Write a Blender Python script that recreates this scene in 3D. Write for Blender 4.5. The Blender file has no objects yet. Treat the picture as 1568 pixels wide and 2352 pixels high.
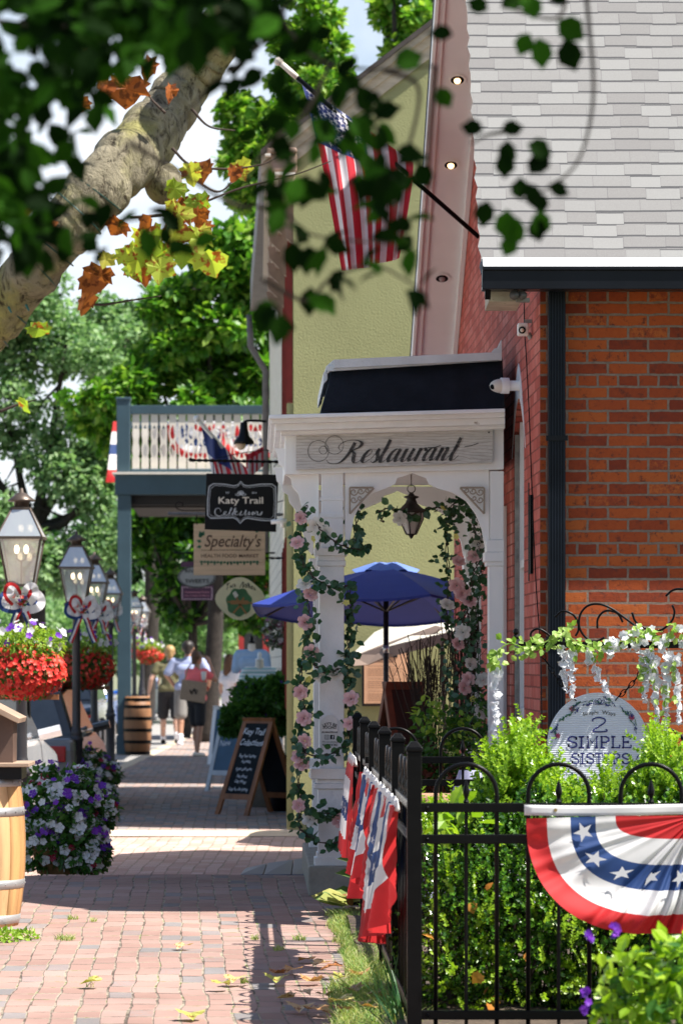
import bpy, math, random
import numpy as np
from mathutils import Vector, Matrix
R = math.radians
random.seed(7); rng = np.random.default_rng(7)
scn = bpy.context.scene
C = scn.collection
# ------------------------------------------------------------------ camera
# the lens is level (verticals stay vertical) and shifted up, street runs along +Y
FOC = 8000.0            # focal length in picture units (picture = 1568 x 2352 units)
CX, HY, CZ = 784.0, 1527.0, 1.34
cam_d = bpy.data.cameras.new('camera'); cam = bpy.data.objects.new('camera', cam_d); C.objects.link(cam)
cam.location = (0, 0, CZ); cam.rotation_euler = (R(90), 0, 0)
cam_d.sensor_fit = 'VERTICAL'; cam_d.sensor_height = 36.0; cam_d.sensor_width = 24.0
cam_d.lens = FOC/2352*36.0; cam_d.shift_y = (HY-1176)/2352.0
cam_d.clip_start = 0.1; cam_d.clip_end = 3000
cam_d.dof.use_dof = True; cam_d.dof.focus_distance = 17.0; cam_d.dof.aperture_fstop = 7.0
scn.camera = cam
# ------------------------------------------------------------------ world and sun
SUN_E, SUN_A = 57.0, 108.0     # elevation, azimuth clockwise from +Y
w = bpy.data.worlds.new('World'); scn.world = w; w.use_nodes = True
nt = w.node_tree; nt.nodes.clear()
sky = nt.nodes.new('ShaderNodeTexSky'); sky.sky_type = 'NISHITA'; sky.sun_disc = False
sky.sun_elevation = R(SUN_E); sky.sun_rotation = R(SUN_A); sky.air_density = 1.0; sky.dust_density = 1.2
bg = nt.nodes.new('ShaderNodeBackground'); bg.inputs[1].default_value = 0.075
wo = nt.nodes.new('ShaderNodeOutputWorld')
# white cloud added low over the end of the street to brighten the sky
_tc = nt.nodes.new('ShaderNodeTexCoord'); _sp = nt.nodes.new('ShaderNodeSeparateXYZ'); nt.links.new(_tc.outputs['Generated'], _sp.inputs[0])
_cn = nt.nodes.new('ShaderNodeTexNoise'); _cn.inputs['Scale'].default_value = 5.5; _cn.inputs['Detail'].default_value = 6; _cn.inputs['Roughness'].default_value = .55; nt.links.new(_tc.outputs['Generated'], _cn.inputs['Vector'])
_cr = nt.nodes.new('ShaderNodeValToRGB'); _cr.color_ramp.elements[0].position = .30; _cr.color_ramp.elements[1].position = .52; nt.links.new(_cn.outputs[0], _cr.inputs[0])
_el = nt.nodes.new('ShaderNodeMapRange'); _el.inputs[1].default_value = .50; _el.inputs[2].default_value = .28; nt.links.new(_sp.outputs[2], _el.inputs[0])
_az = nt.nodes.new('ShaderNodeMapRange'); _az.inputs[1].default_value = .55; _az.inputs[2].default_value = .85; nt.links.new(_sp.outputs[1], _az.inputs[0])
_m1 = nt.nodes.new('ShaderNodeMath'); _m1.operation = 'MULTIPLY'; nt.links.new(_el.outputs[0], _m1.inputs[0]); nt.links.new(_az.outputs[0], _m1.inputs[1])
_m2 = nt.nodes.new('ShaderNodeMath'); _m2.operation = 'MULTIPLY'; nt.links.new(_m1.outputs[0], _m2.inputs[0]); nt.links.new(_cr.outputs[0], _m2.inputs[1])
_mx = nt.nodes.new('ShaderNodeMix'); _mx.data_type = 'RGBA'; nt.links.new(_m2.outputs[0], _mx.inputs[0]); nt.links.new(sky.outputs[0], _mx.inputs[6]); _mx.inputs[7].default_value = (7.6, 8.0, 8.6, 1)
nt.links.new(_mx.outputs[2], bg.inputs[0]); nt.links.new(bg.outputs[0], wo.inputs[0])
sd = bpy.data.lights.new('sun', 'SUN'); sd.energy = 5.0; sd.angle = R(0.53); sd.color = (1.0, 0.95, 0.87)
so = bpy.data.objects.new('sun', sd); C.objects.link(so)
SV = Vector((math.cos(R(SUN_E))*math.sin(R(SUN_A)), math.cos(R(SUN_E))*math.cos(R(SUN_A)), math.sin(R(SUN_E))))
so.rotation_euler = SV.to_track_quat('Z', 'Y').to_euler(); so.location = (10, -2, 16)
scn.view_settings.view_transform = 'Standard'; scn.view_settings.look = 'None'
scn.view_settings.exposure = 1.1; scn.view_settings.gamma = 1.0
scn.render.engine = 'CYCLES'
scn.cycles.max_bounces = 8; scn.cycles.transparent_max_bounces = 12

# ------------------------------------------------------------------ helpers
K = (590-784)/FOC                      # the street drifts this far left per metre of distance
def X(x, D): return (x-CX)*D/FOC
def Z(y, D): return CZ+(HY-y)*D/FOC
def P(x, y, D): return (X(x, D), D, Z(y, D))
WORLD = {}
def worldloc(o): return WORLD.get(o.name, Vector((0, 0, 0)))
class MB:
    def __init__(s): s.v = []; s.f = []; s.m = []; s.mi = 0
    def add(s, vs, fs, mi=None):
        n = len(s.v); s.v += [tuple(a) for a in vs]; s.f += [tuple(i+n for i in f) for f in fs]
        s.m += [s.mi if mi is None else mi]*len(fs); return s
    def box(s, x0, x1, y0, y1, z0, z1, mi=None):
        v = [(x0,y0,z0),(x1,y0,z0),(x1,y1,z0),(x0,y1,z0),(x0,y0,z1),(x1,y0,z1),(x1,y1,z1),(x0,y1,z1)]
        return s.add(v, [(0,3,2,1),(4,5,6,7),(0,1,5,4),(1,2,6,5),(2,3,7,6),(3,0,4,7)], mi)
    def pbox(s, x0, x1, y0, y1, D, d, mi=None):
        """box whose front face spans picture units x0..x1, y0(top)..y1 at distance D, d metres deep"""
        return s.box(X(x0,D), X(x1,D), D, D+d, Z(y1,D), Z(y0,D), mi)
    def hexa(s, a, b, mi=None):
        """a: four bottom/front points, b: four matching points"""
        return s.add(list(a)+list(b), [(0,3,2,1),(4,5,6,7),(0,1,5,4),(1,2,6,5),(2,3,7,6),(3,0,4,7)], mi)
    def prism(s, pts, off, mi=None):
        """planar polygon (3d points) extruded by vector off"""
        n = len(pts); b = [tuple(Vector(p)+Vector(off)) for p in pts]
        fs = [tuple(range(n)), tuple(range(2*n-1, n-1, -1))]+[(i, i+n, (i+1)%n+n, (i+1)%n) for i in range(n)]
        return s.add(list(pts)+b, fs, mi)
    def tube(s, pts, r, seg=8, mi=None, caps=True):
        pts = [Vector(p) for p in pts]; n = len(pts)
        rs = r if hasattr(r, '__len__') else [r]*n
        vs = []; prev = None
        for i, p in enumerate(pts):
            t = (pts[min(i+1, n-1)]-pts[max(i-1, 0)])
            if t.length < 1e-9: t = Vector((0, 0, 1))
            t.normalize()
            if prev is None:
                a = Vector((0, 0, 1)) if abs(t.z) < .9 else Vector((1, 0, 0)); u = t.cross(a).normalized()
            else:
                u = (prev-t*prev.dot(t))
                u = u.normalized() if u.length > 1e-6 else t.orthogonal().normalized()
            prev = u; q = t.cross(u)
            for k in range(seg):
                an = 2*math.pi*k/seg; vs.append(p+(u*math.cos(an)+q*math.sin(an))*rs[i])
        fs = [(i*seg+k, i*seg+(k+1)%seg, (i+1)*seg+(k+1)%seg, (i+1)*seg+k) for i in range(n-1) for k in range(seg)]
        if caps: fs += [tuple(range(seg-1, -1, -1)), tuple(range((n-1)*seg, n*seg))]
        return s.add(vs, fs, mi)
    def lathe(s, prof, c, seg=24, mi=None, sx=1, sy=1, rot=0):
        """prof: (radius, height) list"""
        n = len(prof); vs = [(c[0]+r*sx*math.cos(2*math.pi*k/seg+rot), c[1]+r*sy*math.sin(2*math.pi*k/seg+rot), c[2]+z) for r, z in prof for k in range(seg)]
        fs = [(i*seg+k, i*seg+(k+1)%seg, (i+1)*seg+(k+1)%seg, (i+1)*seg+k) for i in range(n-1) for k in range(seg)]
        if prof[0][0] > 1e-4: fs.append(tuple(range(seg-1, -1, -1)))
        if prof[-1][0] > 1e-4: fs.append(tuple(range((n-1)*seg, n*seg)))
        return s.add(vs, fs, mi)
    def ball(s, c, r, seg=12, ring=8, mi=None):
        rr = r if hasattr(r, '__len__') else (r, r, r)
        vs = []; fs = []
        for i in range(ring+1):
            th = math.pi*i/ring
            for k in range(seg):
                ph = 2*math.pi*k/seg
                vs.append((c[0]+rr[0]*math.sin(th)*math.cos(ph), c[1]+rr[1]*math.sin(th)*math.sin(ph), c[2]-rr[2]*math.cos(th)))
        fs = [(i*seg+k, i*seg+(k+1)%seg, (i+1)*seg+(k+1)%seg, (i+1)*seg+k) for i in range(ring) for k in range(seg)]
        return s.add(vs, fs, mi)
    def grid(s, fn, nu, nv, mi=None, mfn=None):
        vs = [fn(i/nu, j/nv) for j in range(nv+1) for i in range(nu+1)]
        fs = [(j*(nu+1)+i, j*(nu+1)+i+1, (j+1)*(nu+1)+i+1, (j+1)*(nu+1)+i) for j in range(nv) for i in range(nu)]
        n = len(s.v); s.v += [tuple(a) for a in vs]; s.f += [tuple(i+n for i in f) for f in fs]
        s.m += [(mfn((k % nu+.5)/nu, (k//nu+.5)/nv) if mfn else (s.mi if mi is None else mi)) for k in range(nu*nv)]
        return s
    def build(s, name, mats, parent=None, smooth=False, bevel=0, solid=0, loc=None, sub=0):
        if not isinstance(mats, (list, tuple)): mats = [mats]
        me = bpy.data.meshes.new(name)
        v = np.array(s.v, dtype=np.float64)
        if loc is None:
            if parent is not None: loc = worldloc(parent)
            else: loc = Vector(((v[:,0].min()+v[:,0].max())/2, (v[:,1].min()+v[:,1].max())/2, v[:,2].min()))
        loc = Vector(loc)
        me.from_pydata([tuple(a) for a in (v-np.array(loc))], [], s.f)
        for m in mats: me.materials.append(m)
        me.polygons.foreach_set('material_index', s.m)
        if smooth: me.polygons.foreach_set('use_smooth', [True]*len(s.f))
        me.update(); me.validate()
        o = bpy.data.objects.new(name, me); C.objects.link(o)
        if parent is not None:
            o.parent = parent; o.location = loc-worldloc(parent)
        else: o.location = loc
        WORLD[o.name] = loc
        if solid:
            q = o.modifiers.new('solid', 'SOLIDIFY'); q.thickness = solid; q.offset = 0
        if bevel:
            q = o.modifiers.new('bevel', 'BEVEL'); q.width = bevel; q.segments = 2; q.limit_method = 'ANGLE'; q.angle_limit = R(35)
        if sub:
            q = o.modifiers.new('sub', 'SUBSURF'); q.levels = sub; q.render_levels = sub
        return o
def thing(name, label, cat, loc=(0,0,0), group=None):
    o = bpy.data.objects.new(name, None); C.objects.link(o); o.location = loc; o.empty_display_size = .2
    WORLD[o.name] = Vector(loc); tag(o, label, cat, group); return o
def tag(o, label=None, cat=None, group=None, kind=None):
    if label: o['label'] = label
    if cat: o['category'] = cat
    if group: o['group'] = group
    if kind: o['kind'] = kind
    return o
def dup(root, loc, rz=None, label=None, scale=None):
    r = root.copy(); C.objects.link(r); r.location = loc
    if rz is not None: r.rotation_euler = (0, 0, rz)
    if scale: r.scale = (scale,)*3
    if label: r['label'] = label
    for ch in list(root.children):
        c = ch.copy(); C.objects.link(c); c.parent = r
        for g in ch.children:
            d = g.copy(); C.objects.link(d); d.parent = c
    return r
def spline(pts, n=8):
    """Catmull-Rom through the points"""
    p = [Vector(a) for a in pts]; p = [p[0]*2-p[1]]+p+[p[-1]*2-p[-2]]; out = []
    for i in range(1, len(p)-2):
        for k in range(n):
            t = k/n
            out.append(.5*((2*p[i])+(p[i+1]-p[i-1])*t+(2*p[i-1]-5*p[i]+4*p[i+1]-p[i+2])*t*t+(3*p[i]-p[i-1]-3*p[i+1]+p[i+2])*t**3))
    out.append(p[-2]); return out

# ------------------------------------------------------------------ materials
def base(name):
    m = bpy.data.materials.new(name); m.use_nodes = True; n = m.node_tree
    return m, n, n.nodes['Principled BSDF'], n.nodes['Material Output']
def node(n, t, **kw):
    o = n.nodes.new(t)
    for k, v in kw.items():
        if k.startswith('i_'): o.inputs[int(k[2:]) if k[2:].isdigit() else k[2:]].default_value = v
        else: setattr(o, k, v)
    return o
def c4(c): return (c[0], c[1], c[2], 1)
def ramp(n, fac, stops, interp='LINEAR'):
    r = n.nodes.new('ShaderNodeValToRGB'); r.color_ramp.interpolation = interp; e = r.color_ramp.elements
    while len(e) > len(stops): e.remove(e[-1])
    while len(e) < len(stops): e.new(1.0)
    for i, (p, c) in enumerate(stops): e[i].position = p; e[i].color = c4(c)
    n.links.new(fac, r.inputs[0]); return r.outputs[0]
def objco(n): return node(n, 'ShaderNodeTexCoord').outputs['Object']
def math_(n, op, a, b=None, c=None):
    o = n.nodes.new('ShaderNodeMath'); o.operation = op
    for i, q in enumerate((a, b, c)):
        if q is None: continue
        if isinstance(q, (int, float)): o.inputs[i].default_value = q
        else: n.links.new(q, o.inputs[i])
    return o.outputs[0]
def mixc(n, fac, a, b, mode='MIX'):
    o = n.nodes.new('ShaderNodeMix'); o.data_type = 'RGBA'; o.blend_type = mode
    for i, q in ((0, fac), (6, a), (7, b)):
        if isinstance(q, (int, float)): o.inputs[i].default_value = q
        elif isinstance(q, tuple): o.inputs[i].default_value = c4(q)
        else: n.links.new(q, o.inputs[i])
    return o.outputs[2]
def noise(n, co, scale, detail=4, rough=.55, dist=0):
    o = node(n, 'ShaderNodeTexNoise'); o.inputs['Scale'].default_value = scale; o.inputs['Detail'].default_value = detail
    o.inputs['Roughness'].default_value = rough; o.inputs['Distortion'].default_value = dist
    if co is not None: n.links.new(co, o.inputs['Vector'])
    return o
def bump(n, h, strength, dist=.01):
    o = node(n, 'ShaderNodeBump'); o.inputs['Strength'].default_value = strength; o.inputs['Distance'].default_value = dist
    n.links.new(h, o.inputs['Height']); return o.outputs[0]
def scl(n, co, v):
    o = node(n, 'ShaderNodeMapping'); o.inputs['Scale'].default_value = v; n.links.new(co, o.inputs[0]); return o.outputs[0]
def M(name, col, rough=.6, metal=0, var=.12, scale=6, bmp=0.0, bscale=60, spec=.5, coat=0, stretch=(1,1,1), second=None, thr=.5):
    m, n, b, _ = base(name); co = scl(n, objco(n), stretch)
    nz = noise(n, co, scale, 5)
    lo = tuple(c*(1-var) for c in col); hi = tuple(min(1, c*(1+var)) for c in col)
    cc = ramp(n, nz.outputs[0], [(.3, lo), (.7, hi)])
    if second:
        n2 = noise(n, co, scale*2.3, 6, .65)
        cc = mixc(n, ramp(n, n2.outputs[0], [(thr, (0,0,0)), (thr+.06, (1,1,1))]), cc, second)
    n.links.new(cc, b.inputs['Base Color'])
    b.inputs['Roughness'].default_value = rough; b.inputs['Metallic'].default_value = metal
    b.inputs['Specular IOR Level'].default_value = spec
    if coat: b.inputs['Coat Weight'].default_value = coat; b.inputs['Coat Roughness'].default_value = .08
    if bmp:
        n.links.new(bump(n, noise(n, co, bscale, 4).outputs[0], bmp, .01), b.inputs['Normal'])
    return m
def leafmat(name, cols, trans=.35, rough=.45, spec=.4, spots=None, tcol=None):
    """leaf or petal: colour differs leaf by leaf; some light passes through"""
    m, n, b, out = base(name)
    g = node(n, 'ShaderNodeNewGeometry')
    st = [(i/max(1, len(cols)-1), c) for i, c in enumerate(cols)]
    cc = ramp(n, g.outputs['Random Per Island'], st)
    if spots:
        nz = noise(n, objco(n), spots[1], 4, .6)
        cc = mixc(n, ramp(n, nz.outputs[0], [(spots[2], (0,0,0)), (spots[2]+.05, (1,1,1))]), cc, spots[0])
    n.links.new(cc, b.inputs['Base Color']); b.inputs['Roughness'].default_value = rough
    b.inputs['Specular IOR Level'].default_value = spec
    t = node(n, 'ShaderNodeBsdfTranslucent')
    n.links.new(mixc(n, 1.0, cc, tcol or (1.25, 1.3, .6), 'MULTIPLY'), t.inputs[0])
    mx = node(n, 'ShaderNodeMixShader'); mx.inputs[0].default_value = trans
    n.links.new(b.outputs[0], mx.inputs[1]); n.links.new(t.outputs[0], mx.inputs[2]); n.links.new(mx.outputs[0], out.inputs[0])
    return m
def emit(name, col, s):
    m, n, b, _ = base(name); b.inputs['Emission Color'].default_value = c4(col); b.inputs['Emission Strength'].default_value = s
    b.inputs['Base Color'].default_value = c4(col); return m
def glass(name, col=(.9,.95,.95), rough=.05, alpha=.35):
    m, n, b, out = base(name)
    gl = node(n, 'ShaderNodeBsdfGlossy'); gl.inputs['Roughness'].default_value = rough
    tr = node(n, 'ShaderNodeBsdfTransparent'); tr.inputs[0].default_value = c4(col)
    df = node(n, 'ShaderNodeBsdfDiffuse'); df.inputs[0].default_value = (.75,.78,.78,1)
    m1 = node(n, 'ShaderNodeMixShader'); m1.inputs[0].default_value = alpha*.6
    m2 = node(n, 'ShaderNodeMixShader'); m2.inputs[0].default_value = alpha*.5
    n.links.new(tr.outputs[0], m1.inputs[1]); n.links.new(df.outputs[0], m1.inputs[2])
    n.links.new(m1.outputs[0], m2.inputs[1]); n.links.new(gl.outputs[0], m2.inputs[2]); n.links.new(m2.outputs[0], out.inputs[0]); return m
def axes(n, co, ax):
    s = node(n, 'ShaderNodeSeparateXYZ'); n.links.new(co, s.inputs[0]); d = {'x': 0, 'y': 1, 'z': 2}
    return s.outputs[d[ax[0]]], s.outputs[d[ax[1]]]
def brickmat(name, ax, bw, bh, mort, stops, mcol, wob=.006, header=None, bstr=.6, rough=.85, dirt=None, msmooth=.15, lowwob=0, paint=None):
    """bricks: colour per brick from a ramp, worn edges, mortar, optional header courses every few rows"""
    m, n, b, _ = base(name); co = objco(n)
    u, v = axes(n, co, ax)
    nz = noise(n, co, 14, 3); sp = node(n, 'ShaderNodeSeparateXYZ'); n.links.new(nz.outputs['Color'], sp.inputs[0])
    u2 = math_(n, 'ADD', u, math_(n, 'MULTIPLY', math_(n, 'SUBTRACT', sp.outputs[0], .5), wob*2))
    v2 = math_(n, 'ADD', v, math_(n, 'MULTIPLY', math_(n, 'SUBTRACT', sp.outputs[1], .5), wob*2))
    if lowwob:
        nl = noise(n, co, 1.1, 2); sl = node(n, 'ShaderNodeSeparateXYZ'); n.links.new(nl.outputs['Color'], sl.inputs[0])
        u2 = math_(n, 'ADD', u2, math_(n, 'MULTIPLY', math_(n, 'SUBTRACT', sl.outputs[0], .5), lowwob*2))
        v2 = math_(n, 'ADD', v2, math_(n, 'MULTIPLY', math_(n, 'SUBTRACT', sl.outputs[1], .5), lowwob*2))
    cb = node(n, 'ShaderNodeCombineXYZ'); n.links.new(u2, cb.inputs[0]); n.links.new(v2, cb.inputs[1])
    def bt(width, off):
        t = node(n, 'ShaderNodeTexBrick'); t.offset = off; t.squash = 1.0
        t.inputs['Scale'].default_value = 1; t.inputs['Mortar Size'].default_value = mort; t.inputs['Mortar Smooth'].default_value = msmooth
        t.inputs['Brick Width'].default_value = width; t.inputs['Row Height'].default_value = bh; t.inputs['Bias'].default_value = 0
        t.inputs['Color1'].default_value = (0,0,0,1); t.inputs['Color2'].default_value = (1,1,1,1); t.inputs['Mortar'].default_value = (.5,.5,.5,1)
        n.links.new(cb.outputs[0], t.inputs['Vector']); return t
    t1 = bt(bw, .5); fac = t1.outputs['Fac']; rnd = t1.outputs['Color']
    if header:
        t2 = bt(bw/2, .5)
        row = math_(n, 'FLOOR', math_(n, 'DIVIDE', v2, bh))
        sel = math_(n, 'COMPARE', math_(n, 'FLOORED_MODULO', row, header), 2.0, .1)
        rnd = mixc(n, sel, rnd, t2.outputs['Color'])
        mf = node(n, 'ShaderNodeMix'); n.links.new(sel, mf.inputs[0]); n.links.new(fac, mf.inputs[2]); n.links.new(t2.outputs['Fac'], mf.inputs[3]); fac = mf.outputs[0]
    nb = noise(n, co, 45, 5, .7); big = noise(n, co, 1.6, 3)
    f = math_(n, 'ADD', rnd, math_(n, 'MULTIPLY', math_(n, 'SUBTRACT', nb.outputs[0], .5), .55))
    f = math_(n, 'ADD', f, math_(n, 'MULTIPLY', math_(n, 'SUBTRACT', big.outputs[0], .5), .5))
    bc = ramp(n, f, stops)
    soot = noise(n, co, 22, 5, .75)
    if dirt: bc = mixc(n, ramp(n, soot.outputs[0], [(.54, (0,0,0)), (.68, (1,1,1))]), bc, dirt)
    if paint:
        pn = noise(n, scl(n, co, paint[2]), paint[1], 5, .6)
        bc = mixc(n, ramp(n, pn.outputs[0], [(paint[3], (0,0,0)), (paint[3]+.12, (1,1,1))]), bc, paint[0])
    mc = ramp(n, noise(n, co, 30, 4, .7).outputs[0], [(.3, tuple(c*.7 for c in mcol)), (.7, tuple(min(1, c*1.15) for c in mcol))])
    n.links.new(mixc(n, fac, bc, mc), b.inputs['Base Color'])
    b.inputs['Roughness'].default_value = rough; b.inputs['Specular IOR Level'].default_value = .25
    h = math_(n, 'ADD', math_(n, 'SUBTRACT', 1.0, fac), math_(n, 'MULTIPLY', nb.outputs[0], .45))
    h = math_(n, 'ADD', h, math_(n, 'MULTIPLY', rnd, .25))
    n.links.new(bump(n, h, bstr, .008), b.inputs['Normal']); return m

m_brick = brickmat('old_brick', 'xz', .216, .0642, .0068, [(0, (.20,.035,.016)), (.35, (.31,.058,.018)), (.65, (.40,.085,.021)), (.9, (.43,.11,.027)), (1, (.27,.052,.022))], (.24,.175,.135), wob=.0065, header=7, dirt=(.12,.035,.022), bstr=.8)
m_redpaint = brickmat('red_painted_brick', 'yz', .216, .0642, .005, [(0, (.38,.065,.045)), (.5, (.54,.115,.085)), (1, (.60,.18,.14))], (.28,.07,.05), wob=.004, bstr=.9, paint=((.66,.42,.38), 9, (1, 1, .12), .60), dirt=(.34,.14,.10))
m_creambrick = brickmat('cream_brick', 'yz', .4, .16, .008, [(0, (.78,.71,.60)), (1, (.84,.79,.70))], (.5,.45,.38), wob=.003)
m_farbrick = brickmat('orange_brick', 'xz', .21, .07, .006, [(0, (.5,.16,.07)), (1, (.62,.24,.11))], (.5,.4,.3), wob=.003)
def pavemat(name, bw, bh, slant, stops, joint, weeds=True, stain=.6):
    """worn paving bricks in columns along the street: long joints, staggered cross joints, chipped corners, grit and moss in the gaps"""
    m, n, b, _ = base(name); co = objco(n); x, y = axes(n, co, 'xy')
    w1 = noise(n, co, 16, 3); s1 = node(n, 'ShaderNodeSeparateXYZ'); n.links.new(w1.outputs['Color'], s1.inputs[0])
    w2 = noise(n, co, 1.4, 2); s2 = node(n, 'ShaderNodeSeparateXYZ'); n.links.new(w2.outputs['Color'], s2.inputs[0])
    def wob(v, a, bb, k1, k2): return math_(n, 'ADD', v, math_(n, 'ADD', math_(n, 'MULTIPLY', math_(n, 'SUBTRACT', a, .5), k1), math_(n, 'MULTIPLY', math_(n, 'SUBTRACT', bb, .5), k2)))
    v = math_(n, 'ADD', x, math_(n, 'MULTIPLY', y, slant)); v = wob(v, s1.outputs[0], s2.outputs[0], .010, .05); u = wob(y, s1.outputs[1], s2.outputs[1], .03, .12)
    vc = math_(n, 'DIVIDE', v, bh); col = math_(n, 'FLOOR', vc); fv = math_(n, 'FRACT', vc)
    wn = node(n, 'ShaderNodeTexWhiteNoise'); wn.noise_dimensions = '1D'; n.links.new(col, wn.inputs['W'])
    uc = math_(n, 'ADD', math_(n, 'DIVIDE', u, bw), math_(n, 'MULTIPLY', wn.outputs['Value'], .55)); row = math_(n, 'FLOOR', uc); fu = math_(n, 'FRACT', uc)
    cc = node(n, 'ShaderNodeCombineXYZ'); n.links.new(col, cc.inputs[0]); n.links.new(row, cc.inputs[1])
    rn = node(n, 'ShaderNodeTexWhiteNoise'); rn.noise_dimensions = '2D'; n.links.new(cc.outputs[0], rn.inputs['Vector'])
    # small random twist of every brick makes the long joints step
    fv2 = math_(n, 'ADD', fv, math_(n, 'MULTIPLY', math_(n, 'SUBTRACT', rn.outputs['Value'], .5), .07))
    dv = math_(n, 'MULTIPLY', math_(n, 'SUBTRACT', .5, math_(n, 'ABSOLUTE', math_(n, 'SUBTRACT', fv2, .5))), bh)
    du = math_(n, 'MULTIPLY', math_(n, 'SUBTRACT', .5, math_(n, 'ABSOLUTE', math_(n, 'SUBTRACT', fu, .5))), bw*.42)
    d = math_(n, 'MINIMUM', dv, du); grit = noise(n, co, 70, 4, .7)
    d = math_(n, 'ADD', d, math_(n, 'MULTIPLY', math_(n, 'SUBTRACT', grit.outputs[0], .5), .004))
    mr = node(n, 'ShaderNodeMapRange'); mr.inputs[1].default_value = .0022; mr.inputs[2].default_value = .0062; n.links.new(d, mr.inputs[0]); face = mr.outputs[0]
    f = math_(n, 'ADD', rn.outputs['Value'], math_(n, 'MULTIPLY', math_(n, 'SUBTRACT', grit.outputs[0], .5), .35)); bc = ramp(n, f, stops)
    big = noise(n, co, .9, 5, .6); bc = mixc(n, 1.0, bc, ramp(n, big.outputs[0], [(.3, (stain+.1,stain+.09,stain+.08)), (.62, (1,1,1))]), 'MULTIPLY')
    sp = noise(n, co, 38, 5, .8); bc = mixc(n, ramp(n, sp.outputs[0], [(.63, (0,0,0)), (.72, (1,1,1))]), bc, (.20,.16,.13))
    jn = noise(n, co, 4.5, 4, .7); jc = ramp(n, jn.outputs[0], [(.40, joint), (.58, (.36,.31,.24)), (.62, (.16,.20,.05) if weeds else joint), (.72, joint)])
    n.links.new(mixc(n, face, jc, bc), b.inputs['Base Color']); b.inputs['Roughness'].default_value = .85; b.inputs['Specular IOR Level'].default_value = .25
    h = math_(n, 'ADD', face, math_(n, 'ADD', math_(n, 'MULTIPLY', grit.outputs[0], .35), math_(n, 'MULTIPLY', rn.outputs['Value'], .5)))
    n.links.new(bump(n, h, .6, .008), b.inputs['Normal']); return m
m_pave = pavemat('brick_paving', .27, .0985, .046, [(0, (.22,.21,.21)), (.10, (.29,.24,.23)), (.17, (.335,.21,.175)), (.6, (.365,.235,.20)), (1, (.39,.27,.235))], (.09,.07,.055))
m_pave_far = pavemat('far_brick_paving', .24, .0985, .03, [(0, (.22,.24,.26)), (.3, (.33,.28,.27)), (.5, (.41,.27,.23)), (.75, (.45,.31,.26)), (1, (.38,.36,.34))], (.10,.08,.07), weeds=False, stain=.7)  # bricks of the far sidewalk and patio, with more grey ones
m_drive = pavemat('pink_paving', .21, .10, -.01, [(0, (.46,.30,.25)), (.5, (.52,.36,.31)), (1, (.56,.41,.36))], (.24,.16,.12), stain=.85)
m_white = M('white_paint', (.86,.865,.87), .45, var=.05, scale=4, bmp=.15, bscale=35, stretch=(1,1,.3))
m_oldwhite = M('worn_white_paint', (.82,.835,.85), .55, var=.07, scale=5, bmp=.3, bscale=40, second=(.30,.26,.22), thr=.70)
m_roofblack = M('black_roofing_felt', (.008,.010,.014), .6, var=.4, scale=7, bmp=.5, bscale=25, spec=.2)
m_black = M('black_powder_coat', (.004,.004,.0045), .33, var=.2, scale=20, bmp=.08, bscale=120, spec=.12)
m_gutter = M('black_painted_metal', (.006,.007,.010), .34, var=.3, scale=3, spec=.2)
m_olive = M('olive_stucco', (.30,.305,.15), .9, var=.11, scale=1.3, bmp=.5, bscale=55, spec=.15)
m_redtrim = M('red_shutter_paint', (.24,.022,.018), .5, var=.2)
m_pinktrim = M('dusty_pink_paint', (.82,.83,.82), .5, var=.05, scale=2)
m_concrete = M('old_concrete', (.30,.285,.24), .9, var=.2, scale=8, bmp=.6, bscale=40)
m_curb = M('pale_sandy_concrete', (.62,.50,.36), .9, var=.12, scale=8, bmp=.4)
m_asphalt = M('street_surface', (.30,.285,.27), .9, var=.12, scale=9, bmp=.4)
m_soil = M('dark_soil', (.07,.05,.035), .95, var=.4, scale=14, bmp=1, bscale=50)
m_litter = M('dry_mulch', (.30,.20,.12), .95, var=.5, scale=30, bmp=1, bscale=70)
m_ground = M('field_ground', (.16,.17,.10), .95, var=.2, scale=.3)
m_teal = M('slate_blue_paint', (.04,.08,.105), .5, var=.1, scale=3)
m_cream = M('cream_paint', (.72,.66,.58), .6, var=.05)
m_woodframe = M('brown_stained_wood', (.24,.095,.035), .5, var=.3, scale=10, stretch=(1,1,.15), bmp=.2)
m_board = M('chalk_black', (.010,.014,.018), .7, var=.35, scale=5, spec=.15)
m_chalk = M('chalk', (.62,.66,.72), .9, var=.15, scale=50)
m_bark = None
def barkmat(name, c1, c2, c3):
    m, n, b, _ = base(name); co = objco(n)
    a = noise(n, co, 5, 6, .65, .6); s = noise(n, scl(n, co, (1, 1, .5)), 26, 6, .7, .8); mo = noise(n, co, 3.2, 4, .6)
    cc = ramp(n, a.outputs[0], [(.3, c1), (.62, c2)])
    cc = mixc(n, ramp(n, mo.outputs[0], [(.46, (0,0,0)), (.62, (1,1,1))]), cc, c3)
    cr = ramp(n, s.outputs[0], [(.36, (.16,.13,.10)), (.48, (1,1,1))])
    n.links.new(mixc(n, 1.0, cc, cr, 'MULTIPLY'), b.inputs['Base Color']); b.inputs['Roughness'].default_value = .95
    n.links.new(bump(n, math_(n, 'ADD', s.outputs[0], a.outputs[0]), 1.0, .03), b.inputs['Normal']); return m
m_bark = barkmat('mossy_bark', (.13,.11,.07), (.33,.29,.20), (.27,.25,.09))
m_darkbark = M('dark_bark', (.03,.024,.02), .95, var=.4, scale=12, bmp=.8)
m_twig = M('twig_bark', (.045,.028,.02), .8, var=.3)
m_skin = M('light_skin', (.58,.34,.25), .5, var=.04)
m_tan = M('tanned_skin', (.42,.22,.14), .5, var=.04)
m_hair_b = M('brown_hair', (.10,.045,.02), .5, var=.4, scale=30)
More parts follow.
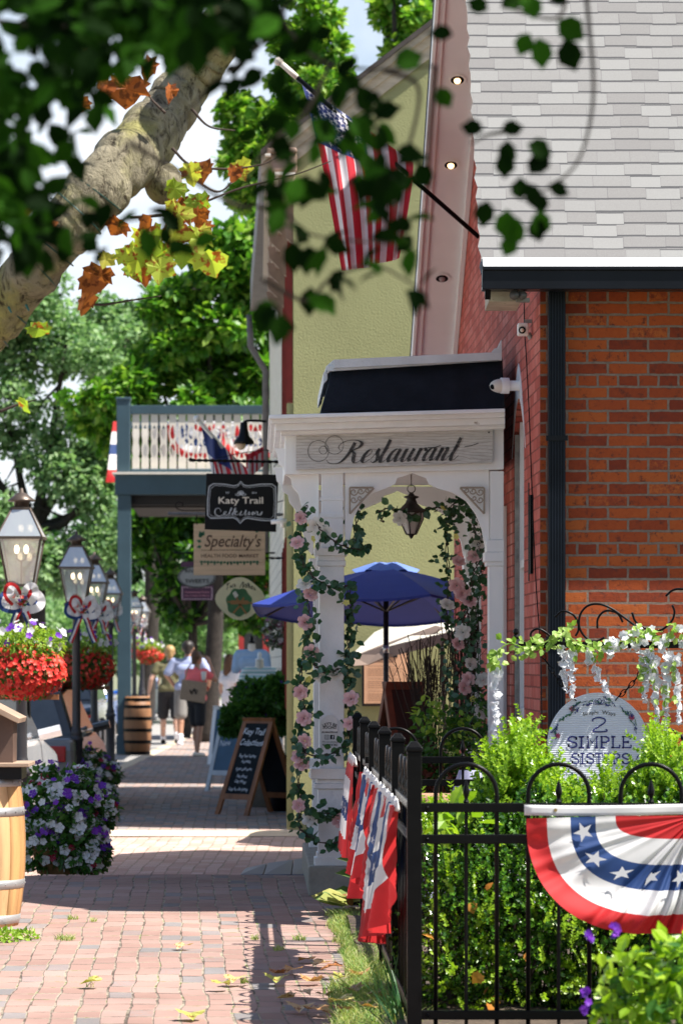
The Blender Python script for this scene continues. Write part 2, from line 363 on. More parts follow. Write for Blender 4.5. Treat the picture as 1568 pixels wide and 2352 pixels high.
m_hair_k = M('dark_hair', (.02,.014,.012), .5, var=.4, scale=30)
m_hair_s = M('blond_hair', (.38,.24,.10), .5, var=.3, scale=30)
m_red = M('red_cloth', (.58,.018,.022), .7, var=.12, scale=8)
m_wht = M('white_cloth', (.80,.79,.80), .75, var=.04, scale=8)
m_blu = M('navy_cloth', (.022,.065,.22), .7, var=.15, scale=8)
def cloth(m, t=.25):
    """thin cloth lets sun through"""
    n = m.node_tree; b = n.nodes['Principled BSDF']; out = n.nodes['Material Output']
    src = b.inputs['Base Color'].links[0].from_socket
    tr = node(n, 'ShaderNodeBsdfTranslucent'); n.links.new(src, tr.inputs[0])
    mx = node(n, 'ShaderNodeMixShader'); mx.inputs[0].default_value = t
    n.links.new(b.outputs[0], mx.inputs[1]); n.links.new(tr.outputs[0], mx.inputs[2]); n.links.new(mx.outputs[0], out.inputs[0]); return m
for q in (m_red, m_wht, m_blu): cloth(q, .3)
def shinglemat():
    """architectural shingles: stepped courses with random tab widths, granules"""
    m, n, b, _ = base('grey_shingles'); co = node(n, 'ShaderNodeUVMap').outputs[0]
    s = node(n, 'ShaderNodeSeparateXYZ'); n.links.new(co, s.inputs[0]); u, v = s.outputs[0], s.outputs[1]
    wob = noise(n, scl(n, co, (2.2, .4, 1)), 1.0, 3)
    v = math_(n, 'ADD', v, math_(n, 'MULTIPLY', math_(n, 'SUBTRACT', wob.outputs[0], .5), .012))
    EX = .0915
    row = math_(n, 'FLOOR', math_(n, 'DIVIDE', v, EX)); fr = math_(n, 'FRACT', math_(n, 'DIVIDE', v, EX))
    wn = node(n, 'ShaderNodeTexWhiteNoise'); wn.noise_dimensions = '1D'; n.links.new(row, wn.inputs['W'])
    uu = math_(n, 'ADD', u, math_(n, 'MULTIPLY', wn.outputs['Value'], 3.7))
    v0_ = v
    # tab edges: warp u so that the widths differ
    cw = node(n, 'ShaderNodeCombineXYZ'); n.links.new(math_(n, 'MULTIPLY', uu, 2.3), cw.inputs[0]); n.links.new(math_(n, 'MULTIPLY', row, 5.37), cw.inputs[1])
    wr = noise(n, cw.outputs[0], 1.0, 1)
    uw = math_(n, 'ADD', math_(n, 'DIVIDE', uu, .175), math_(n, 'MULTIPLY', wr.outputs[0], 1.6))
    cell = math_(n, 'FLOOR', uw); fu = math_(n, 'FRACT', uw)
    cc = node(n, 'ShaderNodeCombineXYZ'); n.links.new(cell, cc.inputs[0]); n.links.new(row, cc.inputs[1])
    w2 = node(n, 'ShaderNodeTexWhiteNoise'); w2.noise_dimensions = '2D'; n.links.new(cc.outputs[0], w2.inputs['Vector'])
    vs_ = math_(n, 'ADD', v0_, math_(n, 'MULTIPLY', math_(n, 'SUBTRACT', w2.outputs['Value'], .5), .016)); fr = math_(n, 'FRACT', math_(n, 'ADD', math_(n, 'SUBTRACT', math_(n, 'DIVIDE', vs_, EX), row), 0.0))
    gr = noise(n, objco(n), 160, 3, .85)
    f = math_(n, 'ADD', w2.outputs['Value'], math_(n, 'MULTIPLY', math_(n, 'SUBTRACT', gr.outputs[0], .5), 1.5))
    col = ramp(n, f, [(0, (.19,.184,.182)), (.35, (.218,.214,.21)), (.65, (.236,.234,.23)), (1, (.256,.255,.25))])
    # shadow below each course painted as a thin dark line, slot between tabs
    lip_shade = math_(n, 'LESS_THAN', fr, .14); slot = math_(n, 'LESS_THAN', fu, .018)
    dk = math_(n, 'MAXIMUM', math_(n, 'MULTIPLY', lip_shade, .92), math_(n, 'MULTIPLY', slot, .35))
    n.links.new(mixc(n, dk, col, (.07,.07,.075)), b.inputs['Base Color'])
    b.inputs['Roughness'].default_value = .95; b.inputs['Specular IOR Level'].default_value = .1
    h = math_(n, 'ADD', math_(n, 'MULTIPLY', math_(n, 'SUBTRACT', 1.0, fr), 1.0), math_(n, 'ADD', math_(n, 'MULTIPLY', w2.outputs['Value'], .35), math_(n, 'MULTIPLY', gr.outputs[0], .25)))
    n.links.new(bump(n, h, .5, .008), b.inputs['Normal']); return m
m_shingle = shinglemat()

# ------------------------------------------------------------------ foliage builders
def rand_dirs(n):
    v = rng.normal(size=(n, 3)); return v/np.linalg.norm(v, axis=1)[:, None]
LEAF4 = np.array([(0,0,0), (-.32,.45,.10), (0,1,0), (.32,.45,.10)]); LEAF4F = [(0,1,2,3)]
LEAF6 = np.array([(0,0,0), (-.26,.25,.06), (-.30,.6,.08), (0,1.0,-.04), (.30,.6,.08), (.26,.25,.06), (0,.3,0), (0,.65,0)])
LEAF6F = [(0,6,1), (1,6,7,2), (2,7,3), (0,5,6), (5,4,7,6), (4,3,7)]
LONG = np.array([(0,0,0), (-.16,.3,.04), (-.13,.7,.03), (0,1,-.08), (.13,.7,.03), (.16,.3,.04)]); LONGF = [(0,1,5), (1,2,4,5), (2,3,4)]
_mp = [(0,0),(.12,.04),(.36,-.02),(.37,.15),(.56,.30),(.45,.42),(.46,.66),(.31,.64),(.20,.82),(0,1.0),(-.17,.80),(-.33,.62),(-.48,.62),(-.44,.40),(-.54,.26),(-.36,.14),(-.30,-.03),(-.12,.05)]
MAPLE = np.array([(a, b, .10*abs(a)-.12*b*b) for a, b in _mp]+[(0,.4,0)]); MAPLEF = [(i, (i+1) % 18, 18) for i in range(18)]
def petal_flower(k=5, cup=.25):
    v = [(0,0,0)]; f = []
    for i in range(k):
        a = 2*math.pi*i/k
        for da, rr in ((-.42, .8), (0, 1.0), (.42, .8)):
            v.append((rr*math.cos(a+da*2*math.pi/k*1.1), rr*math.sin(a+da*2*math.pi/k*1.1), cup*rr*rr))
        b = 1+3*i; f += [(0, b, b+1), (0, b+1, b+2)]
    return np.array(v), f
FLOW, FLOWF = petal_flower()
def scatter(mb, pos, yd, zd, size, shape, faces, mi=0):
    """copies of a small shape: yd = growth direction, zd = roughly its normal"""
    n = len(pos); yd = yd/np.maximum(np.linalg.norm(yd, axis=1), 1e-9)[:, None]
    xd = np.cross(yd, zd); l = np.linalg.norm(xd, axis=1); bad = l < 1e-5; xd[bad] = (1, 0, 0); l[bad] = 1; xd /= l[:, None]
    zd = np.cross(xd, yd)
    sz = (np.ones(n)*size)[:, None, None]
    V = (shape[None, :, 0, None]*xd[:, None, :]+shape[None, :, 1, None]*yd[:, None, :]+shape[None, :, 2, None]*zd[:, None, :])*sz+pos[:, None, :]
    k = len(shape); b = len(mb.v); mb.v += [tuple(a) for a in V.reshape(-1, 3)]
    for i in range(n):
        o = b+i*k; mb.f += [tuple(j+o for j in f) for f in faces]
    mb.m += [mi]*(n*len(faces)); return mb
def in_blobs(blobs, n, shell=.35):
    """points in a set of ellipsoids, denser towards their surfaces; blob = (x,y,z,rx,ry,rz[,weight])"""
    B = np.array([b[:6] for b in blobs], float); wt = np.array([(b[6] if len(b) > 6 else b[3]*b[5]) for b in blobs], float)
    idx = rng.choice(len(B), n, p=wt/wt.sum()); d = rand_dirs(n)
    r = (shell+(1-shell)*rng.random(n))**.6
    return B[idx, :3]+d*r[:, None]*B[idx, 3:6], d
def foliage(mb, blobs, n, size, shape=LEAF4, faces=LEAF4F, droop=.3, mi=0, shell=.35, var=.35, out=.6):
    pos, d = in_blobs(blobs, n, shell)
    yd = d*out+rand_dirs(n)*.8; yd[:, 2] -= droop
    zd = rand_dirs(n)*.7+np.array([0, 0, 1.0])
    return scatter(mb, pos, yd, zd, size*(1-var+2*var*rng.random(n)), shape, faces, mi)
def shoots(mb, blobs, n, length, per, size, up=.6, mi=0, shape=LEAF4, faces=LEAF4F, shell=.7):
    """many short shoots with paired leaves"""
    pos, d = in_blobs(blobs, n, shell)
    ax = d*.6+rand_dirs(n)*.35; ax[:, 2] += up; ax /= np.linalg.norm(ax, axis=1)[:, None]
    L = length*(.6+.8*rng.random(n))
    P_, Y_, N_ = [], [], []
    for k in range(per):
        t = (k+.5)/per; p = pos+ax*(L*t)[:, None]
        sd_ = rand_dirs(n); sd_ -= ax*(sd_*ax).sum(1)[:, None]; sd_ /= np.linalg.norm(sd_, axis=1)[:, None]
        for sgn in (1, -1):
            P_.append(p); Y_.append(sd_*sgn*.8+ax*.7); N_.append(ax+rand_dirs(n)*.3)
    P_, Y_, N_ = np.concatenate(P_), np.concatenate(Y_), np.concatenate(N_)
    return scatter(mb, P_, Y_, N_, size*(.6+.7*rng.random(len(P_))), shape, faces, mi)
# ------------------------------------------------------------------ building helpers
def qbox(mb, D, d, L, Rr, mi=None, shear=K):
    """front face from left edge L=(x,ytop,ybottom) to right edge R in picture units at distance D; d metres deep along the street"""
    a = [P(L[0],L[2],D), P(Rr[0],Rr[2],D)]; b = [P(L[0],L[1],D), P(Rr[0],Rr[1],D)]
    s_ = Vector((shear*d, d, 0))
    A = [Vector(a[0]), Vector(a[1]), Vector(a[1])+s_, Vector(a[0])+s_]
    B = [Vector(b[0]), Vector(b[1]), Vector(b[1])+s_, Vector(b[0])+s_]
    return mb.hexa(A, B, mi)
def sb(mb, x0, x1, y0, y1, D, d, mi=None): return qbox(mb, D, d, (x0,y0,y1), (x1,y0,y1), mi)
def fprism(mb, pts, D, d, mi=None, off=0):
    """polygon in picture units at distance D, extruded d metres away along the street"""
    return mb.prism([(X(x,D), D, Z(y,D)) for x, y in pts][::-1], (K*d, d, 0), mi)
def struct(name, mb, m, **kw):
    o = mb.build(name, m, **kw); o['kind'] = 'structure'; return o

# ------------------------------------------------------------------ ground
FENCE_N = (X(951, 12.1), 12.1); FENCE_F = (X(820, 19.4), 19.4)
GZ = -.15
struct('ground', MB().box(-900, 900, -60, 1500, -.80, -.45), m_ground)
def sheet(nx, ny, x0, x1, y0, y1, zf):
    mb = MB(); mb.grid(lambda u, v: (x0+(x1-x0)*u, y0+(y1-y0)*v, zf(x0+(x1-x0)*u, y0+(y1-y0)*v)), nx, ny); return mb
def wav(x, y, a=.006): return a*(math.sin(x*2.1+y*1.3)+math.sin(x*.9-y*2.3+1)+.6*math.sin(x*4.3+y*3.1))
def near_z(x, y):
    z = wav(x, y, .004)
    if y > 22.2:
        t = min(1, (y-22.2)/1.3); z -= .25*t*t*(3-2*t)
    return z
struct('sidewalk', sheet(60, 160, -3.0, .55, 6, 23.6, near_z), m_pave, smooth=True, loc=(0,0,0))
struct('driveway', sheet(80, 40, -9, 1.6, 23.4, 31.05, lambda x, y: -.25+.075*max(0,min(1,(y-26)/4.8))+wav(x, y, .005)), m_drive, smooth=True, loc=(0,0,0))
mb = MB()
def gut(u, v):
    x = -9+11*u; yy = 30.62+.25*v+.10*math.sin(x*.8); return (x, yy, -.242+.0*v)
mb.grid(lambda u, v: (-3.4+4.9*u, 30.80+.36*v+.03*math.sin(u*9), -.174+.035*min(1, v*2.2)), 40, 8)
struct('curb', mb, m_curb, smooth=True, loc=(0,0,0))
struct('far_sidewalk', sheet(40, 200, -3.1, 1.5, 31.1, 110, lambda x, y: GZ+wav(x, y, .004)), m_pave_far, smooth=True, loc=(0,0,0))
struct('road', MB().box(-16, -3.05, 6, 160, -.44, -.27), m_asphalt, loc=(0,0,0))
mb = MB(); mb.box(-3.25, -3.0, 6, 22.3, -.3, -.01); mb.box(-3.3, -3.1, 31.3, 110, -.3, GZ+.005)
struct('street_kerb', mb, m_curb, loc=(0,0,0), bevel=.02)
mb = MB(); mb.grid(lambda u, v: ((FENCE_N[0]-.08)+(FENCE_F[0]-FENCE_N[0])*v+(4.5)*u, 11.7+7.0*v, .035+.03*math.sin(u*30+v*9)*math.sin(v*17)), 60, 40)
struct('planting_bed', mb, m_soil, smooth=True, loc=(0,0,0))
mb = MB(); mb.grid(lambda u, v: (-3.0+.62*u+.10*math.sin(v*9), 16.6+2.6*v, .012+.015*math.sin(u*21+v*13)), 20, 30)
struct('soil_patch', mb, m_litter, smooth=True, loc=(0,0,0))
struct('patio_ground', MB().box(.1, 4, 22.9, 31.4, -.26, -.13), m_pave_far, loc=(0,0,0))

# ------------------------------------------------------------------ restaurant building
A0 = 1.51
def FX(D, A=A0): return A+K*D
def fac(mb, pts, th=.25, A=A0, mi=None):
    """polygon in (D, Z) on the street facade, extruded inwards"""
    return mb.prism([(FX(d, A), d, z) for d, z in pts], (th, 0, 0), mi)
def Df(x, A=A0): return FOC*A/(x-590)
def fp(x, y, A=A0):
    d = Df(x, A); return (d, Z(y, d))
S1, S2 = 1.315, .578
DE, ZE, DR, ZR = 18.43, 3.46, 21.0, 6.84
def roofz(D): return ZE+S1*(D-DE) if D < DR else ZR-S2*(D-DR)
rest = thing('restaurant_building', 'red brick gabled restaurant with steep grey shingle roof and painted street front', 'building', (2.5, 22.5, 0))
mb = MB(); mb.box(FX(18.6)+.0, 5.5, 18.6, 18.85, -.1, 3.40); wall = mb.build('brick_wall', m_brick, rest)
mb = MB(); d0, d1, zs, zt = 19.72, 20.50, 1.03, 2.66
fac(mb, [(18.85,-.1), (d0,-.1), (d0,roofz(d0)-.12), (18.85,roofz(18.85)-.12)])
fac(mb, [(18.603,-.1), (18.85,-.1), (18.85,roofz(18.85)-.12), (18.603,roofz(18.6)-.12)], .001)
fac(mb, [(d0,-.1), (d1,-.1), (d1,zs), (d0,zs)])
ar = [(d0+(d1-d0)*t, zt+.22*math.sin(math.pi*t)) for t in np.linspace(0, 1, 9)]
fac(mb, ar+[(d1,roofz(d1)-.12), (d0,roofz(d0)-.12)])
fac(mb, [(d1,-.1), (26.6,-.1), (26.6,roofz(26.6)-.1), (DR,ZR-.12), (d1,roofz(d1)-.12)])
mb.box(FX(26.6), 5.5, 26.6, 26.8, -.2, 3.3)
fw = mb.build('street_wall', m_redpaint, rest)
mb = MB()  # whitewashed arch over the window, painted onto the bricks
t_ = np.linspace(0, 1, 11); lo = [(d0-.06+(d1-d0+.12)*t, zt-.02+.24*math.sin(math.pi*t)) for t in t_]; hi = [(d0-.12+(d1-d0+.24)*t, zt-.1*abs(2*t-1)+.42*math.sin(math.pi*t)) for t in t_]
for i in range(10): fac(mb, [lo[i], lo[i+1], hi[i+1], hi[i]], -.004)
m_ww = M('whitewash_on_brick', (.80,.76,.76), .8, var=.08, second=(.50,.18,.16), thr=.60, scale=9, stretch=(1,1,.2), bmp=.6)
mb.build('arched_lintel', m_ww, rest)
m_lime = M('crumbly_mortar_edge', (.42,.41,.38), .95, var=.25, scale=20, bmp=1, bscale=40)
mb = MB(); mb.box(FX(d1)+.004, FX(d1)+.028, d1-.05, d1-.002, zs, zt+.03); mb.box(FX(d0)+.004, FX(d0)+.028, d0+.002, d0+.04, zs, zt+.03)
mb.build('window_reveal', m_lime, rest)
wf = MB(); wf.box(FX(d1)+.03, FX(d1)+.07, d0, d0+.07, zs, zt+.2); wf.box(FX(d1)+.03, FX(d1)+.07, d1-.12, d1-.02, zs, zt+.1); wf.box(FX(d1)+.03, FX(d1)+.07, d0+.07, d1-.12, zs, zs+.06); wf.box(FX(d1)+.03, FX(d1)+.07, d0+.07, d1-.12, 1.9, 1.95)
win = wf.build('window', m_white, rest, bevel=.004)
mb = MB(); mb.box(FX(d1)+.062, FX(d1)+.066, d0+.05, d1-.1, zs, zt+.1); mb.build('pane', glass('window_glass', alpha=.6), win)
mb = MB(); mb.box(FX(19.14)-.016, FX(19.14)+.0, 19.05, 19.22, 1.84, 2.27); mb.box(FX(19.14)-.022, FX(19.14)-.016, 19.12, 19.15, 1.80, 2.34); mb.build('wall_anchor', m_black, rest)
# door inside the porch
mb = MB(); mb.box(FX(22)-.03, FX(22)+.02, 21.05, 21.17, 0, 2.3); mb.box(FX(22)-.03, FX(22)+.02, 22.2, 22.34, 0, 2.3); mb.box(FX(22)-.03, FX(22)+.02, 21.17, 22.2, 2.2, 2.3)
dr = mb.build('door_frame', m_white, rest)
mb = MB(); mb.box(FX(22)-.012, FX(22)+.01, 21.17, 22.2, .1, 2.2); mb.build('door', m_woodframe, dr)
# near roof slope with its own uv so that the courses run true
mb = MB(); me_v = []; xl0 = 1.18; r0, r1 = 18.33, DR
zz = lambda D: ZE+S1*(D-DE)
def edge(D): return xl0+K*D
NR = 60
uvs = []
mbr = MB()
for i in range(NR+1):
    D = r0+(r1-r0)*i/NR
    mbr.v.append((edge(D)+.008*math.sin(i*2.7), D, zz(D))); mbr.v.append((6.2, D, zz(D)))
for i in range(NR): mbr.f.append((2*i, 2*i+1, 2*i+3, 2*i+2)); mbr.m.append(0)
roof = mbr.build('shingle_roof', m_shingle, rest)
uv = roof.data.uv_layers.new(name='UVMap')
sl = math.hypot(1, S1)
for l in roof.data.loops:
    v = roof.data.vertices[l.vertex_index].co; uv.data[l.index].uv = (v.x, (v.y+22.5-r0)*sl)
# course lips: thin real steps so that the edge of the roof is stepped
mb = MB(); k = 0
rnd = random.Random(3)
while True:
    D = r0+.089/sl*(k+1)
    if D > 20.6: break
    k += 1
mb = MB()
mb.prism([(edge(r0)+.02, r0+.01, zz(r0)-.012), (edge(DR)+.02, DR, zz(DR)-.012), (edge(DR)+.02, DR, zz(DR)-.10), (edge(r0)+.02, r0+.06, zz(r0)-.06)], (.03, 0, 0))
mb.build('rake_board', m_black, rest)
mb = MB(); e2 = lambda D: 1.16+K*D
mb.hexa([(e2(DR)-.0,DR,ZR-.03), (6.2,DR,ZR-.03), (6.2,27.3,roofz(27.3)-.03), (e2(27.3),27.3,roofz(27.3)-.03)], [(e2(DR),DR,ZR+.02), (6.2,DR,ZR+.02), (6.2,27.3,roofz(27.3)+.02), (e2(27.3),27.3,roofz(27.3)+.02)])
mb.build('back_roof', m_roofblack, rest)
mb = MB()   # far rake: soffit, white outer fascia, inner moulding
def rake(mb, a0, a1, zl, zh, mi=0):
    q = lambda D, a, dz: (a+K*D, D, roofz(D)+dz)
    mb.hexa([q(DR,a0,zl), q(DR,a1,zl), q(27.25,a1,zl), q(27.25,a0,zl)], [q(DR,a0,zh), q(DR,a1,zh), q(27.25,a1,zh), q(27.25,a0,zh)], mi)
rake(mb, 1.19, 1.53, -.11, -.06); rake(mb, 1.165, 1.19, -.16, -.031); rake(mb, 1.19, 1.235, -.135, -.111); rake(mb, 1.47, 1.508, -.15, -.111)
sof = mb.build('rake_soffit', m_pinktrim, rest, bevel=.004)
m_lampwarm = emit('warm_bulb', (1.0, .62, .30), 1.6); m_lampoff = M('unlit_bulb', (.32,.24,.24), .2)
for (x, y, on) in ((1048,58,1), (1033,332,1), (1013,591,0)):
    D = FOC*1.345/(x-590); zc = roofz(D)-.111; c = (1.35+K*D, D, zc)
    ax = Vector((0, -S2, -1)).normalized()*1.0; n_ = Vector((0, -S2*1.0, -1)).normalized(); tdir = Vector((0, 1, -S2)).normalized()
    def disc(mb, r0_, r1_, off, mi=0, seg=20):
        pts = []
        for rr, o_ in ((r0_, off), (r1_, off)):
            for k_ in range(seg):
                a = 2*math.pi*k_/seg; pts.append(Vector(c)+Vector((1,0,0))*rr*math.cos(a)+tdir*rr*math.sin(a)+n_*o_)
        return mb.add(pts, [(k_, (k_+1) % seg, seg+(k_+1) % seg, seg+k_) for k_ in range(seg)], mi)
    mb = MB(); disc(mb, .045, .062, .006); disc(mb, .0001, .047, .003, 1)
    lf = mb.build('recessed_light', [m_pinktrim, m_black], rest)
    mb = MB(); mb.ball(Vector(c)+n_*.008+Vector((0,.004,0)), .024); mb.build('bulb', m_lampwarm if on else m_lampoff, lf, smooth=True)
# gutter, white drip edge, downspout, boxed eave end
mb = MB(); D = 18.29; z0, z1 = Z(664, D), Z(612, D)
prof = [(0,z0), (-.0,z1-.02), (-.012,z1-.02), (-.012,z1), (.0,z1), (.012,z1-.008), (.13,z1-.008), (.13,z0)]
mb.prism([(X(1107,D), D+a, b) for a, b in prof], (5, 0, 0)); gut_o = mb.build('gutter', m_gutter, rest, bevel=.003)
mb = MB(); mb.hexa([(X(1110,D),D+.012,z1), (6,D+.012,z1), (6,D+.15,z1+.03), (X(1110,D),D+.15,z1+.03)], [(X(1110,D),D+.03,Z(597,D)), (6,D+.03,Z(597,D)), (6,D+.15,Z(597,D)+.03), (X(1110,D),D+.15,Z(597,D)+.03)])
mb.build('drip_edge', m_white, rest)
mb = MB(); mb.pbox(1122, 1196, 666, 692, 18.45, .5); mb.build('eave_box', M('weathered_plywood', (.42,.38,.30), .8, var=.2, scale=10, second=(.25,.2,.14), thr=.6), rest)
m_dsp = M('black_downspout_metal', (.006,.009,.015), .35, var=.3, spec=.2)
mb = MB(); D = 18.5; xa, xb = X(1258,D), X(1298,D); n = 6
pts = [(xa, D+.07)]
for i in range(n):
    wq = (xb-xa)/n; pts += [(xa+wq*i+.002, D), (xa+wq*(i+.8), D), (xa+wq*(i+.82), D+.006), (xa+wq*(i+.98), D+.006)]
pts += [(xb, D+.07)]
mb.prism([(a, b, .03) for a, b in pts], (0, 0, Z(662,D)-.03)); mb.build('downspout', m_dsp, gut_o, loc=(0,0,0))
for ya_, yb_ in ((1462,1480), (1000,1012)):
    mb = MB(); mb.pbox(1253, 1303, ya_, yb_, 18.49, .015); mb.build('strap', m_gutter, rest)
# twin flood light under the eave
fl = thing('flood_light', 'grey twin flood light fixture under the eave end beside the downspout', 'light', P(1196,680,18.40))
mb = MB(); mb.pbox(1185, 1216, 684, 693, 18.38, .05); mb.build('mount', M('grey_metal', (.2,.19,.17), .4, metal=.5), fl)
for xx in (1187, 1205):
    mb = MB(); a = Vector(P(xx,676,18.4)); mb.tube([a, a+Vector((-.015,-.05,-.01)), a+Vector((-.02,-.07,-.012))], [.012,.02,.026], 12); mb.build('lamp_head', M('dark_grey_metal', (.07,.065,.06), .4), fl, smooth=True)
# wire down the facade
cab = MB(); pts = [Vector((FX(fp(x,y)[0])-.008, *fp(x,y))) for x, y in ((1206,694), (1207,760), (1211,820), (1218,960), (1226,1180), (1234,1350), (1243,1480), (1246,1600), (1247,1690))]
tag(cab.tube(spline(pts, 6), .0035, 6).build('cable', m_black), 'thin dark cable running down the red painted corner of the restaurant', 'cable')
sc = thing('security_camera', 'small white square spotlight camera on the red painted brick below the eave', 'camera', P(1198,758,19.2))
mb = MB(); c = Vector((FX(19.15)-.05, 19.15, Z(757,19.15)))
mb.box(c.x-.03, c.x+.03, c.y-.03, c.y+.03, c.z-.035, c.z+.035); mb.build('housing', m_white, sc, bevel=.008)
mb = MB(); mb.tube([c+Vector((-.005,-.031,-.005)), c+Vector((-.006,-.038,-.006))], [.02,.02], 16); mb.build('lens_ring', m_black, sc)
mb = MB(); mb.ball(c+Vector((-.006,-.036,-.006)), (.012,.008,.012)); mb.build('lens', m_cream, sc, smooth=True)
mb = MB(); mb.box(c.x+.01, c.x+.05, c.y-.012, c.y+.012, c.z+.036, c.z+.055); mb.tube([c+Vector((.03,0,-.02)), c+Vector((.045,0,-.05))], .014, 10); mb.build('mount', M('grey_plastic', (.25,.25,.25), .5), sc)
dc = thing('dome_camera', 'white bullet dome security camera beside the black porch roof', 'camera', P(1150,888,20.2))
D = 20.02; c = Vector((X(1168,D), D, Z(886,D)))
mb = MB(); mb.tube([c, c+Vector((-.045,-.004,0)), c+Vector((-.05,-.005,0))], [.046,.046,.044], 24); mb.tube([c, Vector((FX(D)+.01, D, c.z))], .03, 16); mb.build('base', m_white, dc, smooth=True, bevel=.003)
mb = MB(); mb.ball(c+Vector((-.05,-.01,-.002)), (.062,.04,.04), 20, 12); mb.build('shell', m_cream, dc, smooth=True)
mb = MB(); mb.ball(c+Vector((-.092,-.028,-.008)), (.018,.014,.016)); mb.build('lens', m_black, dc, smooth=True)

# ------------------------------------------------------------------ porch
po = thing('porch', 'white painted entrance porch with moulded cornice, arched fretwork and black mansard roof', 'porch', (X(950,21.3), 21.3, 0))
PD = 20.3
mb = MB(); qbox(mb, 20.2, 2.7, (708,1990,2060), (1180,1990,2060)); mb.build('plinth', m_concrete, po, bevel=.012)
mb = MB(); sb(mb, 745, 1150, 1940, 1990, 20.9, 1.2); mb.build('step', m_concrete, po, bevel=.01)
def column(mbq, D, k, full=True):
    """square column drawn towards the street's vanishing point by k"""
    T = lambda x, y: (590+(x-590)*k, HY+(y-HY)*k)
    def bx(x0, x1, y0, y1, wy):
        a, b = T(x0, y0), T(x1, y1); w_ = (b[0]-a[0])*D/FOC
        sb(mbq, a[0], b[0], a[1], b[1], D+(.157-w_)/2, w_)
    bx(722,798,1970,2003,0); bx(727,793,1958,1970,0); bx(730,791,1812,1958,0); bx(722,797,1800,1812,0); bx(727,793,1790,1800,0); bx(713,801,1765,1790,0)
    bx(733,790,1300,1765,0); bx(727,794,1288,1300,0); bx(729,792,1276,1288,0); bx(722,798,1258,1276,0); bx(738,788,1085,1258,0); bx(735,790,1178,1190,0); bx(735,790,1142,1150,0)
for (D, k) in ((20.3, 1.0), (22.35, 20.3/22.35)):
    mb = MB(); column(mb, D, k); mb.build('column', m_oldwhite if k == 1 else m_white, po, bevel=.004)
for (D, k) in ((20.3, 1.0), (22.35, 20.3/22.35)):
    mb = MB(); T = lambda x, y: (590+(x-590)*k, HY+(y-HY)*k)
    def bx(x0, x1, y0, y1, dd=0):
        a, b = T(x0, y0), T(x1, y1); sb(mb, a[0], b[0], a[1], b[1], D+dd, .14-2*dd)
    bx(1122,1156,1300,1985); bx(1116,1157,1290,1300,-.01); bx(1112,1157,1268,1290,-.02); bx(1116,1157,1240,1268,-.012); bx(1125,1156,1082,1240)
    mb.build('pilaster', m_white, po, bevel=.004)
mb = MB()   # frieze board, soffit box
qbox(mb, 20.28, .12, (655,998,1090), (1156,984,1078)); qbox(mb, 20.4, 2.1, (655,998,1075), (700,997,1075)); qbox(mb, 20.4, 2.1, (700,1060,1072), (1156,1060,1072)); qbox(mb, 22.5, .1, (655,996,1090), (1156,984,1078))
mb.build('frieze', m_white, po, bevel=.004)
mb = MB()
for (D, xl, yt, yb, dr_) in ((19.93, 617, 0, 9, 2.85), (19.99, 622, 9, 20, 2.75), (20.06, 632, 20, 36, 2.6), (20.16, 645, 36, 46, 2.4)):
    yl, yr = 953, 938
    qbox(mb, D, dr_, (xl, yl+yt, yl+yb+.3), (1159, yr+yt, yr+yb+.3))
mb.build('cornice', m_oldwhite, po, bevel=.005)
arch = [(792,1076), (1122,1076), (1122,1262), (1112,1250), (1106,1215), (1092,1180), (1070,1150), (1040,1132), (1005,1122), (985,1112), (978,1098), (962,1093), (946,1086), (930,1093), (912,1098), (906,1112), (885,1122), (855,1134), (828,1158), (812,1190), (806,1225), (800,1262), (792,1275)]
def archp(mb, D, k, th=.05):
    pts = [(590+(x-590)*k, HY+(y-HY)*k) for x, y in arch]
    # split into left, top and right convex strips
    n = len(pts); lowr = pts[2:]; 
    top = lambda x: HY+(1076-HY)*k
    for i in range(len(lowr)-1):
        a, b = lowr[i], lowr[i+1]
        if abs(a[0]-b[0]) < .5: continue
        fprism(mb, [(b[0],top(0)), (a[0],top(0)), (a[0],a[1]), (b[0],b[1])], D, th)
for D, k in ((20.33, 1.0), (22.4, 20.33/22.4)):
    mb = MB(); archp(mb, D, k); mb.build('arch_panel', m_white, po)
m_fret = M('grey_fret_paint', (.5,.48,.46), .5)  # mid grey paint
for side in (0, 1):   # scroll fretwork in the spandrels
    mb = MB(); D = 20.30
    def fpt(x, y): return Vector(P((x if not side else 1914-x), y, D))
    for cx_, cy_, r_ in ((812,1130,9), (828,1128,8), (843,1126,6), (812,1148,8), (826,1144,6)):
        pts = [fpt(cx_+r_*(1-t*.7)*math.cos(t*7), cy_+r_*(1-t*.7)*math.sin(t*7)) for t in np.linspace(0, 1, 20)]
        mb.tube(pts, .0035, 5)
    mb.tube([fpt(803,1120), fpt(858,1120)], .006, 5); mb.tube([fpt(803,1120), fpt(803,1180)], .006, 5); mb.tube([fpt(858,1121), fpt(803,1180)], .006, 5)
    mb.build('fretwork', M('fret_iron', (.34,.28,.22), .6), po)
for D, k in ((20.35, 1.0), (22.3, 20.35/22.3)):
    pr = [(640,990), (726,990), (738,1238), (728,1250), (716,1232), (706,1195), (694,1165), (686,1135), (672,1118), (668,1098), (655,1090), (650,1072), (640,1064), (636,1040), (630,1030)]
    mb = MB(); q = [(590+(x-590)*k, HY+(y-HY)*k) for x, y in pr]
    cxq = (590+(732-590)*k)
    for i in range(2, len(q)-1):
        a, b = q[i], q[i+1]
        if abs(a[1]-b[1]) < .5: continue
        fprism(mb, [(cxq,b[1]), (b[0],b[1]), (a[0],a[1]), (cxq,a[1])], D, .07)
    mb.build('bracket', m_white, po)
mb = MB()
